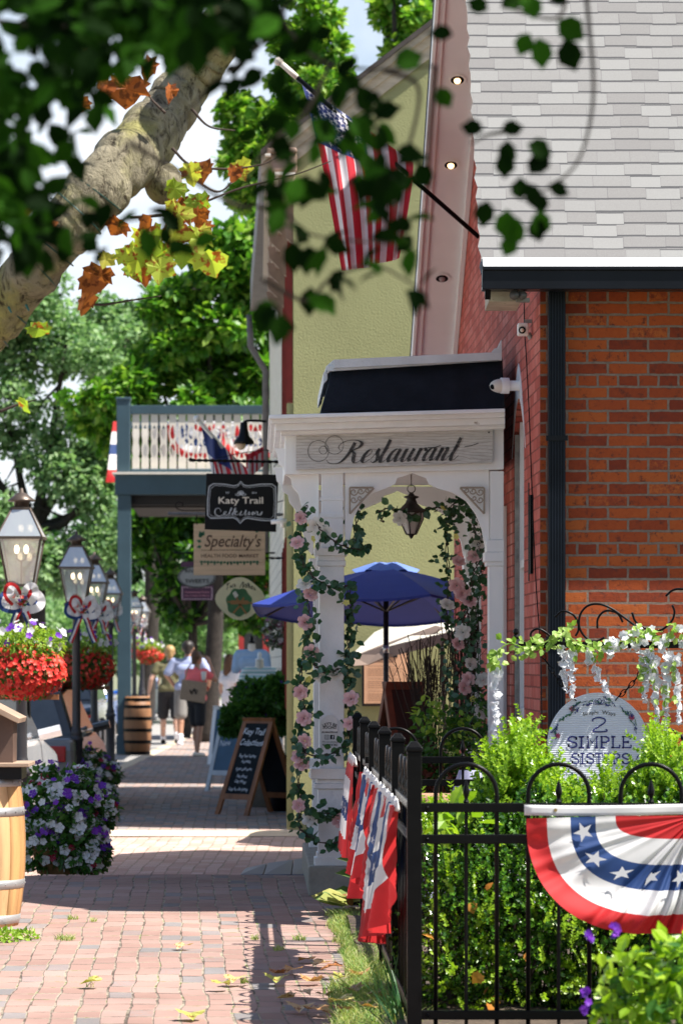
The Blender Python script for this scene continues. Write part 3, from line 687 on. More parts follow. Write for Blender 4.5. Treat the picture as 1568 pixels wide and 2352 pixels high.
b0 = [P(735,946,20.15), P(1159,938,20.15), tuple(Vector(P(1159,938,20.15))+Vector((K*2.3,2.3,0))), tuple(Vector(P(735,946,20.15))+Vector((K*2.3,2.3,0)))]
t0 = [P(764,845,20.38), P(1153,818,20.38), tuple(Vector(P(1153,818,20.38))+Vector((K*1.8,1.8,0))), tuple(Vector(P(764,845,20.38))+Vector((K*1.8,1.8,0)))]
mb.hexa(b0, t0); mb.build('mansard_roof', m_roofblack, po, bevel=.01)
m_flash = M('chipped_white_flashing', (.70,.70,.70), .5, var=.1, second=(.25,.16,.12), thr=.70, bmp=.5, bscale=30)
mb = MB(); qbox(mb, 20.33, 1.95, (752,840,853), (1152,812,828)); qbox(mb, 20.31, .03, (766,826,846), (1152,808,827)); qbox(mb, 20.34, 1.9, (742,858,884), (752,843,872)); qbox(mb, 20.34, 1.9, (748,842,862), (766,826,846))
fprism(mb, [(1125,812), (1135,800), (1141,799), (1150,780), (1152,782), (1152,812)], 20.32, .02)
mb.build('flashing', m_flash, po, bevel=.005)
mb = MB(); mb.grid(lambda u, v: P(1020+14*u, 868+6*math.sin(3*u)-3*v, 20.31-.0), 3, 1); mb.build('paint_chip', M('red_paint_chip', (.35,.05,.03), .6), po, solid=.002)

# ------------------------------------------------------------------ olive stucco building behind
ob = thing('stucco_building', 'olive green stucco building with red shutters and brown bracketed eaves', 'building', (1.2, 36, GZ))
OD = 31.4; AO = .33
mb = MB(); mb.prism([P(674,1912,OD), P(1500,1912,OD), P(1500,-260,OD), P(1290,-135,OD), (X(674,OD),OD,Z(338,OD))], (0, .3, 0)); 
owall = mb.build('gable_wall', m_olive, ob)
zE = Z(338, OD)
mb = MB(); fac(mb, [(31.69,GZ-.05), (41.2,GZ-.05), (41.2,zE), (31.69,zE)], .3, AO); mb.box(FX(41.2,AO), 3.2, 40.9, 41.2, GZ, zE); mb.build('street_wall', m_olive, ob)
m_eave = M('brown_eave_paint', (.30,.20,.15), .6, var=.2)
mb = MB(); qbox(mb, 31.25, 10.1, (622,352,395), (682,352,395)); qbox(mb, 31.22, 10.2, (612,338,352), (682,338,352)); qbox(mb, 31.3, 10, (640,395,440), (678,395,440)); ev = mb.build('eave_cornice', m_eave, ob, bevel=.02)
mb = MB(); qbox(mb, 31.2, 10.2, (608,352,357), (622,352,357)); qbox(mb, 31.24, 10.2, (630,395,401), (678,395,401)); mb.build('white_moulding', m_cream, ob)
for i in range(7):
    D = 31.6+i*1.45; mb = MB(); x = FX(D, AO); z = zE-.35
    mb.prism([(x,D,z), (x-.22,D,z), (x-.20,D,z-.12), (x-.10,D,z-.22), (x-.06,D,z-.45), (x,D,z-.5)], (0, .12, 0)); mb.build('eave_bracket', m_eave, ob)
sl = (Vector(P(1290,-135,OD))-Vector(P(674,338,OD)))
mb = MB()
a, b = Vector(P(600,380,OD)), Vector(P(1300,-157,OD))
for dz0, dz1, y0_, y1_ in ((0, .07, -.12, .35), (-.09, 0, -.06, .3), (-.2, -.09, -.03, 0)):
    mb.hexa([a+Vector((0,y0_,dz0)), b+Vector((0,y0_,dz0)), b+Vector((0,y1_,dz0)), a+Vector((0,y1_,dz0))], [a+Vector((0,y0_,dz1)), b+Vector((0,y0_,dz1)), b+Vector((0,y1_,dz1)), a+Vector((0,y1_,dz1))])
mb.build('rake_moulding', M('weathered_beige_trim', (.42,.36,.27), .7, var=.35, scale=3, stretch=(1,1,3)), ob)
mb = MB(); mb.hexa([a+Vector((0,-.15,.071)), b+Vector((0,-.15,.071)), b+Vector((0,9.6,.071)), a+Vector((0,9.6,.071))], [a+Vector((0,-.15,.12)), b+Vector((0,-.15,.12)), b+Vector((0,9.6,.12)), a+Vector((0,9.6,.12))]); mb.build('roof', M('dark_shingles', (.06,.05,.045), .9, var=.3), ob)
m_glassdark = M('dark_window', (.03,.035,.04), .1, spec=.8)
def shutters(D, z0, z1):
    wx = FX(D, AO); w_ = MB(); w_.box(wx-.01, wx+.02, D+.5, D+1.3, z0, z1); wn = w_.build('window', m_glassdark, ob)
    fr = MB(); fr.box(wx-.02, wx-.011, D+.44, D+.5, z0, z1); fr.box(wx-.02, wx-.011, D+1.3, D+1.36, z0, z1); fr.box(wx-.03, wx-.011, D+.44, D+1.36, z0-.06, z0); fr.build('frame', m_cream, wn)
    for q in (D, D+1.38):
        s_ = MB(); xx = FX(q, AO)
        s_.box(xx-.05, xx-.005, q, q+.05, z0, z1); s_.box(xx-.05, xx-.005, q+.37, q+.42, z0, z1)
        for zc in (z0, (z0+z1)/2-.03, z1-.06): s_.box(xx-.048, xx-.006, q+.05, q+.37, zc, zc+.06)
        zc = z0+.07
        while zc < z1-.07:
            if abs(zc-(z0+z1)/2) > .05: s_.hexa([(xx-.046,q+.05,zc), (xx-.046,q+.37,zc), (xx-.012,q+.37,zc+.018), (xx-.012,q+.05,zc+.018)], [(xx-.046,q+.05,zc+.006), (xx-.046,q+.37,zc+.006), (xx-.012,q+.37,zc+.024), (xx-.012,q+.05,zc+.024)])
            zc += .034
        s_.build('shutter', m_redtrim, ob)
for D in (31.9, 35.0, 38.2):
    shutters(D, 3.75, 5.25); shutters(D, .9, 2.62)
mb = MB(); mb.box(FX(31.5,AO)-.06, FX(31.5,AO)-.005, 31.42, 31.6, GZ, 3.7); mb.build('corner_board', m_olive, ob)

# ------------------------------------------------------------------ cream brick building and what lies beyond
cb = thing('cream_brick_building', 'cream brick shop building with grey downpipe beyond the olive building', 'building', (.6, 49, GZ))
c0, c1 = Vector((X(651,43.2), 43.2, GZ)), Vector((X(619,56), 56, GZ)); ch = 7.6
mb = MB(); mb.hexa([c0, c1, c1+Vector((3,0,0)), c0+Vector((3,0,0))], [q+Vector((0,0,ch)) for q in (c0, c1, c1+Vector((3,0,0)), c0+Vector((3,0,0)))]); mb.build('brick_wall', m_creambrick, cb)
m_grey = M('grey_brown_trim', (.17,.15,.15), .6, var=.2)
mb = MB(); o_ = Vector((-.3,-.2,0)); h_ = Vector((0,0,ch-.45))
mb.hexa([c0+o_+h_, c1+o_+h_, c1+h_+Vector((3,0,0)), c0+h_+Vector((3,-.2,0))], [q+Vector((0,0,.5)) for q in (c0+o_+h_, c1+o_+h_, c1+h_+Vector((3,0,0)), c0+h_+Vector((3,-.2,0)))]); mb.build('cornice', m_grey, cb)
mb = MB(); mb.tube([c1+Vector((-.06,-.1,3.3)), c1+Vector((-.06,-.1,6.2)), c1+Vector((-.3,-.15,6.6)), c1+Vector((-.32,-.15,7.1))], .055, 10); mb.build('downpipe', m_grey, cb, smooth=True)
mb = MB(); mb.tube([P(648,1763,50), P(648,1128,50)], .052, 12); mb.tube([P(648,1128,50), P(662,1095,50)], .052, 12); mb.build('cream_downpipe', m_cream, cb, smooth=True)
bb = thing('orange_brick_shop', 'orange brick shop front with red trim at the far end of the sidewalk', 'building', (X(700,74), 76, GZ))
mb = MB(); sb(mb, 548, 1100, 1300, 1690, 74, 5); mb.build('brick_wall', m_farbrick, bb)
mb = MB(); sb(mb, 548, 560, 1300, 1690, 73.9, .1); sb(mb, 548, 760, 1292, 1302, 73.8, .2); sb(mb, 604, 618, 1300, 1690, 73.9, .1); mb.build('red_trim', M('red_wood_trim', (.34,.03,.03), .5), bb)
mb = MB(); sb(mb, 560, 604, 1440, 1620, 73.95, .05); mb.build('window', m_glassdark, bb)
fh = thing('distant_house', 'pale house with dull red porch roof far beyond the street lamps on the left', 'house', (X(-20,105), 108, GZ))
mb = MB(); sb(mb, -230, 52, 1395, 1560, 105, 6); mb.build('wall', M('pale_siding', (.62,.64,.66), .7), fh)
mb = MB(); qbox(mb, 104.5, 3, (-240,1345,1398), (66,1345,1398)); mb.build('porch_roof', M('dull_red_roof', (.36,.16,.15), .7), fh)
mb = MB(); qbox(mb, 105, 5, (-240,1318,1345), (50,1322,1345)); mb.build('upper_roof', M('pale_roof', (.55,.5,.45), .7), fh)
for xx in (-60, -10, 30):
    mb = MB(); sb(mb, xx, xx+10, 1420, 1490, 104.9, .1); mb.build('window', m_glassdark, fh)

# ------------------------------------------------------------------ balcony
bal = thing('balcony', 'slate blue two storey gallery with cream cutout balusters over the sidewalk', 'balcony', (X(440,60), 60, GZ))
BD = 57.6
mb = MB(); sb(mb, 268, 299, 917, 1095, BD, .23); sb(mb, 266, 301, 912, 918, BD-.02, .27); mb.build('rail_post', m_teal, bal, bevel=.01)
mb = MB(); sb(mb, 270, 301, 1135, 1732, BD, .23); sb(mb, 267, 304, 1690, 1733, BD-.02, .27); mb.build('post', m_teal, bal, bevel=.01)
mb = MB(); sb(mb, 274, 300, 1135, 1732, BD+4.6, .22); mb.build('post', m_teal, bal)
mb = MB(); sb(mb, 300, 622, 931, 951, BD+.03, .12); sb(mb, 300, 622, 1077, 1088, BD+.03, .1); mb.build('rail', m_teal, bal, bevel=.008)
mb = MB(); sb(mb, 264, 640, 1089, 1136, BD-.05, .25); sb(mb, 272, 300, 1095, 1136, BD+.2, 4.4); mb.build('beam', m_teal, bal, bevel=.01)
mb = MB(); sb(mb, 258, 640, 1084, 1089, BD-.12, 5); mb.build('deck', m_cream, bal)
mb = MB(); sb(mb, 300, 640, 1137, 1160, BD+.2, 4.6)
for i in range(8): sb(mb, 300, 640, 1160, 1166, BD+.4+i*.55, .08)
mb.build('ceiling', M('dark_ceiling', (.03,.025,.025), .8), bal)
mb = MB(); D2 = BD+4.9
sb(mb, 284, 620, 968, 984, D2, .1); sb(mb, 284, 620, 1098, 1108, D2, .1); mb.build('rail', m_teal, bal)
pw = 21.1
base_pts = [(0,0), (0,.17), (-.0,.2)]
def baluster(mb, cxp):
    """cut-out board: full width ends, two tall pointed ovals between thin curved sides"""
    y0, y1 = 951, 1077; H = y1-y0; W = 8.4; D = BD+.06; th = .03
    def outw(t):  # half width of silhouette
        if t < .20 or t > .8: return W
        return 4.2+4.2*abs(math.sin((t-.2)/.6*2*math.pi))**.6 if abs(t-.5) > .03 else 6.0
    def inw(t):
        for a, b in ((.20, .47), (.53, .80)):
            if a < t < b: return max(0, (outw(t)-2.9)*min(1, math.sin((t-a)/(b-a)*math.pi)*1.8))
        return 0
    N = 26
    for i in range(N):
        t0_, t1_ = i/N, (i+1)/N
        o0, o1, i0, i1 = outw(t0_+.001), outw(t1_-.001), inw(t0_), inw(t1_)
        ya, yb = y0+H*t0_, y0+H*t1_
        if i0 < .3 and i1 < .3: fprism(mb, [(cxp-o0,ya), (cxp+o0,ya), (cxp+o1,yb), (cxp-o1,yb)], D, th)
        else:
            fprism(mb, [(cxp-o0,ya), (cxp-i0,ya), (cxp-i1,yb), (cxp-o1,yb)], D, th)
            fprism(mb, [(cxp+i0,ya), (cxp+o0,ya), (cxp+o1,yb), (cxp+i1,yb)], D, th)
for i in range(15):
    mb = MB(); baluster(mb, 312.5+pw*i); mb.build('baluster', m_cream, bal)
for i in range(14):
    mb = MB(); xx = 306+22*i; sb(mb, xx, xx+12, 984, 1098, D2, .03); mb.build('far_baluster', m_cream, bal)
# ------------------------------------------------------------------ lettering
def text(s, x, y, h, D, mat, parent, name='lettering', shear=0, bold=0, align='CENTER', fitw=None, curve=None, ext=.002, sp=1.0, wt=None):
    """letters centred at picture (x,y), cap height h picture units; optional arc (curve = radius in picture units, + = arched up)"""
    cu = bpy.data.curves.new(name, 'FONT'); cu.body = s; cu.align_x = align; cu.align_y = 'CENTER'; cu.size = 1.0
    cu.offset = bold; cu.shear = shear; cu.space_character = sp; cu.resolution_u = 3
    to = bpy.data.objects.new(name, cu); C.objects.link(to)
    dg = bpy.context.evaluated_depsgraph_get(); me = bpy.data.meshes.new_from_object(to.evaluated_get(dg))
    v = np.empty(len(me.vertices)*3); me.vertices.foreach_get('co', v); v = v.reshape(-1, 3); f = [tuple(p.vertices) for p in me.polygons]
    C.objects.unlink(to); bpy.data.objects.remove(to)
    k = h/.70; px = v[:, 0]*k; py = v[:, 1]*k
    if fitw: px = px*(fitw/(px.max()-px.min()))
    if curve:
        a = px/curve; px = (abs(curve)+py*(1 if curve > 0 else -1))*np.sin(np.abs(a))*np.sign(a)*1.0*(1 if curve > 0 else -1)
        py = (curve+py)*np.cos(a)-curve
    mb = MB(); mb.add([P(x+a_, y-b_, D) for a_, b_ in zip(px, py)], f)
    return mb.build(name, mat, parent)
def catmull2(pts, n=7):
    return [(p.x, p.y) for p in spline([(a, b, 0) for a, b in pts], n)]
def penstroke(mb, pts, tr, D, wmin, wmax, nib=R(38), smooth=True):
    """broad-nib stroke; pts in glyph units, tr maps glyph units to picture units, widths in picture units"""
    q = [tr(*p) for p in (catmull2(pts) if smooth else pts)]
    L, Rr = [], []
    for i, (x, y) in enumerate(q):
        a, b = q[max(0, i-1)], q[min(len(q)-1, i+1)]; dx, dy = b[0]-a[0], b[1]-a[1]; l = math.hypot(dx, dy) or 1
        if wmax > wmin: wq = wmin+(wmax-wmin)*max(0, dy/l if True else 0)**1.6
        else: wq = wmin
        nx, ny = -dy/l*wq/2, dx/l*wq/2; L.append((x+nx, y+ny)); Rr.append((x-nx, y-ny))
    n = len(q); mb.add([P(x, y, D) for x, y in L]+[P(x, y, D) for x, y in Rr], [(i, i+1, n+i+1, n+i) for i in range(n-1)])
SCR = {
 'R': ([[(.55,2.35),(.5,1.7),(.38,.9),(.1,.2),(-.3,-.05),(-.8,.05),(-1.1,.4)], [(-.35,1.5),(-.6,1.9),(-.4,2.4),(.1,2.62),(.75,2.55),(1.12,2.2),(1.0,1.75),(.6,1.45),(.4,1.4)],
        [(.55,1.42),(.85,1.05),(.95,.45),(1.15,.02),(1.45,.12),(1.7,.5)]], 1.5),
 'e': ([[(0,.35),(.35,.5),(.55,.78),(.45,1.0),(.25,.92),(.06,.55),(.08,.15),(.3,.0),(.62,.25)]], .62),
 's': ([[(0,.25),(.2,.65),(.38,1.08)], [(.38,1.05),(.34,.75),(.5,.4),(.48,.12),(.25,-.02),(.05,.15)]], .62),
 't': ([[(.26,1.75),(.2,1.0),(.1,.4),(.2,.0),(.42,.05),(.66,.35)], [(-.08,1.02),(.45,1.06)]], .62), 
 'a': ([[(.62,.85),(.42,1.0),(.15,.75),(.04,.3),(.18,.0),(.42,.25),(.66,.95)], [(.7,1.0),(.6,.4),(.66,.04),(.82,.08),(1.0,.35)]], .95),
 'u': ([[(0,.65),(.15,.98),(.1,.5),(.12,.1),(.3,.0),(.52,.4),(.7,.95)], [(.72,1.0),(.62,.4),(.68,.04),(.84,.08),(1.02,.35)]], .98),
 'r': ([[(0,.65),(.15,.98),(.12,.5),(.06,.0)], [(.12,.4),(.28,.85),(.45,1.02),(.58,.88),(.52,.8)]], .6),
 'n': ([[(0,.65),(.15,.98),(.12,.5),(.06,.0)], [(.1,.35),(.3,.85),(.5,1.0),(.58,.8),(.5,.3),(.58,.0),(.78,.08),(.96,.4)]], .92)}
def script(mb, s, x, y, unit, D, wmin, wmax, rise=0, shear=.42, adv=1.0):
    cx_ = 0
    for ch in s:
        st, w_ = SCR[ch]
        if ch == 'R': st = [[(a, b*.68) for a, b in q] for q in st]
        for pts in st:
            penstroke(mb, pts, lambda a, b: (x+(cx_+a+b*shear)*unit, y-b*unit*1.0-(cx_+a)*unit*rise), D, wmin, wmax)
        cx_ += w_*adv
SLAB = {'S': ([[(.9,1.05),(.88,1.35),(.45,1.5),(.1,1.3),(.1,1.0),(.45,.78),(.85,.6),(.9,.2),(.5,0),(.12,.15),(.08,.45)], [(.9,1.1),(.9,1.45)], [(.08,.05),(.08,.45)]], 1.15),
 'I': ([[(.3,0),(.3,1.5)], [(0,0),(.6,0)], [(0,1.5),(.6,1.5)]], .85), 'M': ([[(.15,0),(.15,1.5),(.6,.6),(1.05,1.5),(1.05,0)], [(0,0),(.35,0)], [(.85,0),(1.2,0)], [(0,1.5),(.2,1.5)], [(1.0,1.5),(1.2,1.5)]], 1.45),
 'P': ([[(.15,0),(.15,1.5),(.6,1.5),(.9,1.3),(.9,.95),(.6,.72),(.15,.72)], [(0,0),(.45,0)], [(0,1.5),(.2,1.5)]], 1.15), 'L': ([[(.2,1.5),(.2,0),(.9,0),(.9,.4)], [(0,0),(.3,0)], [(0,1.5),(.45,1.5)]], 1.15),
 'E': ([[(.9,1.15),(.9,1.5),(.15,1.5),(.15,0),(.95,0),(.95,.38)], [(.15,.76),(.65,.76)], [(.65,.95),(.65,.6)], [(0,0),(.2,0)], [(0,1.5),(.2,1.5)]], 1.2),
 'T': ([[(.5,0),(.5,1.5)], [(0,1.15),(0,1.5),(1,1.5),(1,1.15)], [(.28,0),(.72,0)]], 1.2), 'R': ([[(.15,0),(.15,1.5),(.6,1.5),(.9,1.3),(.9,1.0),(.6,.8),(.15,.8)], [(.5,.8),(.95,0),(1.1,0)], [(0,0),(.4,0)], [(0,1.5),(.2,1.5)]], 1.25),
 '2': ([[(.08,1.1),(.12,1.35),(.45,1.5),(.8,1.35),(.82,1.0),(.5,.6),(.1,.05),(.9,.05),(.9,.3)]], 1.0)}
def slab(s, xc, yb, h, wd, D, mat, parent, wq=3):
    tot = sum(SLAB[c][1] for c in s)-.2; u = h/1.5; kx = wd/(tot); x = xc-wd/2; mb = MB()
    for c in s:
        for pts in SLAB[c][0]: penstroke(mb, pts, lambda a, b: (x+a*kx, yb-b*u), D, wq, wq, smooth=c in 'S2' and len(pts) > 4)
        x += SLAB[c][1]*kx
    return mb.build('lettering', mat, parent)
def star(mb, c, r, U, V, mi=0):
    pts = []
    for i in range(10):
        a = math.pi/2+i*math.pi/5; q = r if i % 2 == 0 else r*.4
        pts.append(Vector(c)+Vector(U)*q*math.cos(a)+Vector(V)*q*math.sin(a))
    mb.add([Vector(c)]+pts, [(0, 1+i, 1+(i+1) % 10) for i in range(10)], mi)

# ------------------------------------------------------------------ restaurant sign on the porch
def woodsign():
    m, n, b, _ = base('weathered_sign_board'); co = scl(n, objco(n), (2.2, 1, 16))
    a = noise(n, co, 2.2, 8, .75, 1.6); g = noise(n, scl(n, objco(n), (3, 1, 60)), 3, 4, .6, .8)
    col = ramp(n, g.outputs[0], [(.3, (.40,.40,.395)), (.6, (.62,.62,.61))])
    col = mixc(n, ramp(n, a.outputs[0], [(.34, (1,1,1)), (.40, (0,0,0))]), col, (.25,.20,.18))
    w_ = node(n, 'ShaderNodeTexWave'); w_.wave_type = 'BANDS'; w_.bands_direction = 'Z'; w_.inputs['Scale'].default_value = 18; w_.inputs['Distortion'].default_value = 9; w_.inputs['Detail'].default_value = 3; w_.inputs['Detail Scale'].default_value = .6
    n.links.new(scl(n, objco(n), (.35,1,1)), w_.inputs['Vector'])
    col = mixc(n, ramp(n, w_.outputs['Fac'], [(.0, (1,1,1)), (.05, (0,0,0))]), col, (.30,.25,.22))
    n.links.new(col, b.inputs['Base Color']); b.inputs['Roughness'].default_value = .85; return m
m_sgn = woodsign()
m_ink = M('sign_black_paint', (.03,.03,.032), .6, var=.3, second=(.45,.43,.42), thr=.60, scale=12, stretch=(1,1,14))
rs = thing('restaurant_sign', 'weathered white board with black script lettering on the porch cornice', 'sign', P(905,1078,20.2))
mb = MB(); qbox(mb, 20.235, .03, (680,990,1079), (1131,981,1062)); mb.build('board', m_sgn, rs, bevel=.002)
mb = MB(); script(mb, 'Restaurant', 779, 1064, 29.5, 20.228, 1.3, 8.5, rise=.028, shear=.42, adv=1.09)
penstroke(mb, [(0,0),(60,-6),(120,-2)], lambda a, b: (990+a*.0+a*.0, 1000), 20.228, .1, .1) if False else None
for (cx_, cy_, r_) in ((731,1036,24), (768,1022,21), (742,1034,9)):
    penstroke(mb, [(math.cos(t), math.sin(t)) for t in np.linspace(0, 6.2, 14)], lambda a, b: (cx_+a*r_, cy_-b*r_), 20.228, 1.1, 1.1)
penstroke(mb, [(-14,-28),(0,-28),(16,-33)], lambda a, b: (996+a, 1050+b+6), 20.228, 2.2, 2.2)
penstroke(mb, [(-14,-28),(0,-30),(18,-36)], lambda a, b: (1080+a, 1048+b+6), 20.228, 1.6, 1.6)
mb.build('lettering', m_ink, rs)
mb = MB()
for x, y in ((690,999), (1122,993)): mb.lathe([(.006,0),(.004,.004),(0.0001,.005)], P(x,y,20.23), 8)
for x, y in ((690,999), (1122,993)):
    m2 = MB(); m2.ball(P(x,y,20.23), .005, 8, 6); m2.build('nail', m_black, rs)
# small white decal on the column: a rounded plate
dcl = thing('column_notice', 'small white arched notice reading lets be social on the porch column', 'sign', P(757,1720,20.29))
mb = MB(); D = 20.294; oc = [(738,1718), (738,1668)]+[(757-19*math.cos(a), 1662-20*math.sin(a)) for a in np.linspace(.25, math.pi-.25, 9)]+[(776,1668), (776,1718)]
mb.prism([P(x,y,D) for x, y in oc][::-1], (0, .004, 0)); mb.build('plate', M('notice_plate', (.74,.74,.73), .4), dcl)
text("LET'S BE", 757, 1663, 6.5, D-.002, m_board, dcl, bold=.02, curve=28)
text("SOCIAL!", 757, 1671, 6, D-.002, m_board, dcl, bold=.02)
text("#ILLUMINATESTLOUIS", 757, 1682, 3.4, D-.002, m_board, dcl, bold=.03, fitw=36)
text("We love photos!", 757, 1704, 4, D-.002, m_board, dcl, shear=.3, fitw=35); text("FOLLOW & TAG", 757, 1711, 4.2, D-.002, m_board, dcl, bold=.03, fitw=33)
mb = MB()
for cx_, r_, st in ((750,5,1), (763,5,0)):
    if st:
        for a0_, a1_, b0_, b1_ in ((-5,5,-5,-4), (-5,5,4,5), (-5,-4,-4,4), (4,5,-4,4), (-1.8,1.8,-2.4,-1.6), (-1.8,1.8,1.6,2.4), (-2.4,-1.6,-1.6,1.6), (1.6,2.4,-1.6,1.6)): mb.add([P(cx_+a0_,1693+b0_,D-.002), P(cx_+a1_,1693+b0_,D-.002), P(cx_+a1_,1693+b1_,D-.002), P(cx_+a0_,1693+b1_,D-.002)], [(0,1,2,3)])
    else:
        mb.add([P(758,1688,D-.002), P(768,1688,D-.002), P(768,1698,D-.002), P(758,1698,D-.002)], [(0,1,2,3)])
mb.build('social_icons', m_board, dcl); text('f', 764, 1693.5, 7, D-.003, m_white, dcl, bold=.03)
# hanging porch lantern
pl = thing('porch_lantern', 'black hanging lantern with frosted glass under the porch arch', 'lantern', P(944,1240,21.2))
LD = 21.2; LC = Vector(P(944,1200,LD)); s_ = LD/FOC
m_iron = M('dark_iron', (.018,.014,.012), .45, var=.3)
mb = MB()
mb.tube([P(944,1100,LD), P(944,1116,LD)], .003, 6)
mb.tube([Vector(P(944,1123,LD))+Vector((9*s_*math.cos(t), 0, 9*s_*math.sin(t))) for t in np.linspace(0, 2*math.pi, 20)], .0035, 6); mb.tube([P(944,1066,LD), P(944,1102,LD)], .004, 6)
mb.build('chain', m_iron, pl)
zf = lambda y: (HY-y)*s_-(HY-1200)*s_
mb = MB(); mb.lathe([(.001,zf(1132)), (5*s_,zf(1133)), (8*s_,zf(1138)), (17*s_,zf(1140)), (17*s_,zf(1143)), (10*s_,zf(1146)), (14*s_,zf(1156)), (24*s_,zf(1166)), (36*s_,zf(1173)), (37*s_,zf(1178)), (30*s_,zf(1178))], LC, 24); mb.build('cap', m_iron, pl, smooth=True)
mb = MB(); mb.lathe([(27*s_,zf(1178)), (27*s_,zf(1190)), (12*s_,zf(1226)), (.001,zf(1228))], LC, 12); mb.build('glass', M('frosted_glass', (.55,.52,.50), .3, var=.03), pl)
mb = MB()
for k in range(6):
    a = k*math.pi/3+.3; mb.tube([LC+Vector((29*s_*math.cos(a), 29*s_*math.sin(a), zf(1178))), LC+Vector((29*s_*math.cos(a), 29*s_*math.sin(a), zf(1192))), LC+Vector((12*s_*math.cos(a), 12*s_*math.sin(a), zf(1228)))], .0045, 6)
mb.lathe([(.001,zf(1238)), (4*s_,zf(1234)), (6*s_,zf(1230)), (14*s_,zf(1227)), (.001,zf(1226))], LC, 12); mb.build('cage', m_iron, pl)

# ------------------------------------------------------------------ shop signs on brackets
KD = 33.0
ks = thing('black_shop_sign', 'black hanging sign with white lettering Katy Trail Collections', 'sign', P(553,1222,KD))
mb = MB(); mb.prism([P(470,1216,KD), P(634,1222,KD), P(640,1090,KD), P(474,1087,KD)], (.0, .03, 0)); mb.build('board', M('black_sign_paint', (.006,.006,.007), .4, spec=.15), ks, bevel=.004)
mb = MB(); KF = KD-.004
def frame(o, wq):
    pts = []
    cor = [(482,1113), (540,1117), (555,1104), (570,1117), (628,1116)]
    top = [(480+o,1118+o), (490+o,1111+o), (515,1112+o), (538,1116+o), (546,1114+o), (553,1106+o), (560,1114+o), (570,1116+o), (600,1112+o), (624-o,1112+o), (633-o,1118+o)]
    bot = [(632-o,1190-o), (624-o,1196-o), (600,1195-o), (568,1190-o), (560,1193-o), (552,1202-o), (544,1193-o), (536,1189-o), (500,1190-o), (484+o,1190-o), (477+o,1184-o)]
    p = top+[(634-o,1150)]+bot+[(477+o,1150), top[0]]
    penstroke(mb, p, lambda a, b: (a, b), KF, wq, wq, smooth=False)
frame(0, 1.6); frame(4, .7)
mb.build('border', m_chalk, ks)
text('Katy Trail', 553, 1150, 15, KF, m_cream, ks, bold=.012, fitw=102)
text('EST', 523, 1132, 4, KF, m_chalk, ks); text('2016', 584, 1132, 4, KF, m_chalk, ks)
mb = MB()
x0 = 500
for pts in ([(8,-2),(4,10),(-4,8),(-6,-8),(2,-18),(12,-14)], [(14,-12),(20,-4),(16,-2),(14,-12),(22,-14)], [(22,-14),(32,8),(30,10),(26,-14)], [(30,-14),(41,8),(39,10),(34,-14)], [(38,-8),(44,-2),(40,0),(40,-14),(50,-10)], [(50,-8),(54,0),(50,-14),(58,-12)], [(58,-12),(64,4),(62,-14),(68,-10)], [(68,-10),(71,-2),(71,-14),(76,-8)], [(76,-8),(80,-2),(78,-14),(84,-6),(76,-8)], [(84,-14),(86,-2),(90,-4),(90,-14),(95,-12)], [(95,-12),(100,-2),(97,-14),(92,-13)]):
    penstroke(mb, pts, lambda a, b: (x0+a*1.02, 1180-b*.62-6), KF, .8, 1.7)
mb.build('script_lettering', m_chalk, ks)
mb = MB()
for k in range(7):
    a = math.pi*(k+.0)/6; penstroke(mb, [(0,0),(5,3),(11,0),(5,-3),(0,0)], lambda u, v: (553+(u*math.cos(a)-v*math.sin(a))*(1.1 if k in (0,6) else .8), 1136-(u*math.sin(a)+v*math.cos(a))*.8), KF, .9, .9)
mb.build('ornament', m_chalk, ks)
br = thing('sign_bracket', 'twisted black iron bracket holding the black hanging sign', 'bracket', P(560,1060,KD))
def twisted(mb, a, b, r, turns, n=60):
    a, b = Vector(a), Vector(b); L_ = (b-a)
    mb.tube([a+L_*t for t in np.linspace(0, 1, n)], [r*(1+.28*math.sin(t*turns*2*math.pi)) for t in np.linspace(0, 1, n)], 8)
mb = MB(); twisted(mb, P(440,1057,KD), P(645,1061,KD), .014, 14); mb.ball(P(438,1056,KD), .02); mb.build('rod', m_black, br, smooth=True)
mb = MB(); 
for xx in (490, 622): mb.tube([P(xx,1060,KD), P(xx+1,1089,KD)], .005, 6); 
mb.build('hanger', m_black, br)
mb = MB(); mb.tube([P(x,y,KD) for x, y in spline2] if False else spline([P(645,1062,KD), P(620,1035,KD), P(560,1040,KD), P(500,1052,KD)], 6), .004, 5); mb.tube(spline([P(645,1078,KD), P(632,1080,KD), P(630,1070,KD), P(637,1066,KD)], 5), .004, 5); mb.build('scroll', m_black, br)
gl_ = thing('gooseneck_lamp', 'black gooseneck barn lamp above the black hanging sign', 'lamp', P(562,1030,34))
mb = MB(); mb.tube(spline([P(612,968,34), P(585,966,34), P(563,968,34), P(558,980,34)], 5), .012, 8); mb.build('arm', m_black, gl_, smooth=True)
mb = MB(); cL = Vector(P(560,1020,34)); q = 34/FOC; mb.lathe([(.001,50*q), (8*q,50*q), (9*q,35*q), (13*q,18*q), (22*q,8*q), (24*q,0), (22*q,1*q), (8*q,20*q)], cL, 20); mb.build('shade', m_gutter, gl_, smooth=True)
mb = MB(); mb.ball(P(553,1022,34), .05, 12, 8); mb.build('bulb', M('milky_bulb', (.75,.55,.42), .3), gl_, smooth=True)
SD = 36.0
ss = thing('wooden_shop_sign', 'pale wooden plank sign lettered Specialtys Health Food Market with green leaves', 'sign', P(527,1322,SD))
m_plank = M('pale_pine_planks', (.62,.44,.29), .6, var=.14, scale=3, stretch=(.6,1,9), bmp=.2)
mb = MB()
for i in range(4): mb.pbox(445, 609, 1203+i*29.6, 1203+i*29.6+29.2, SD, .035)
mb.build('plank_board', m_plank, ss, bevel=.002)
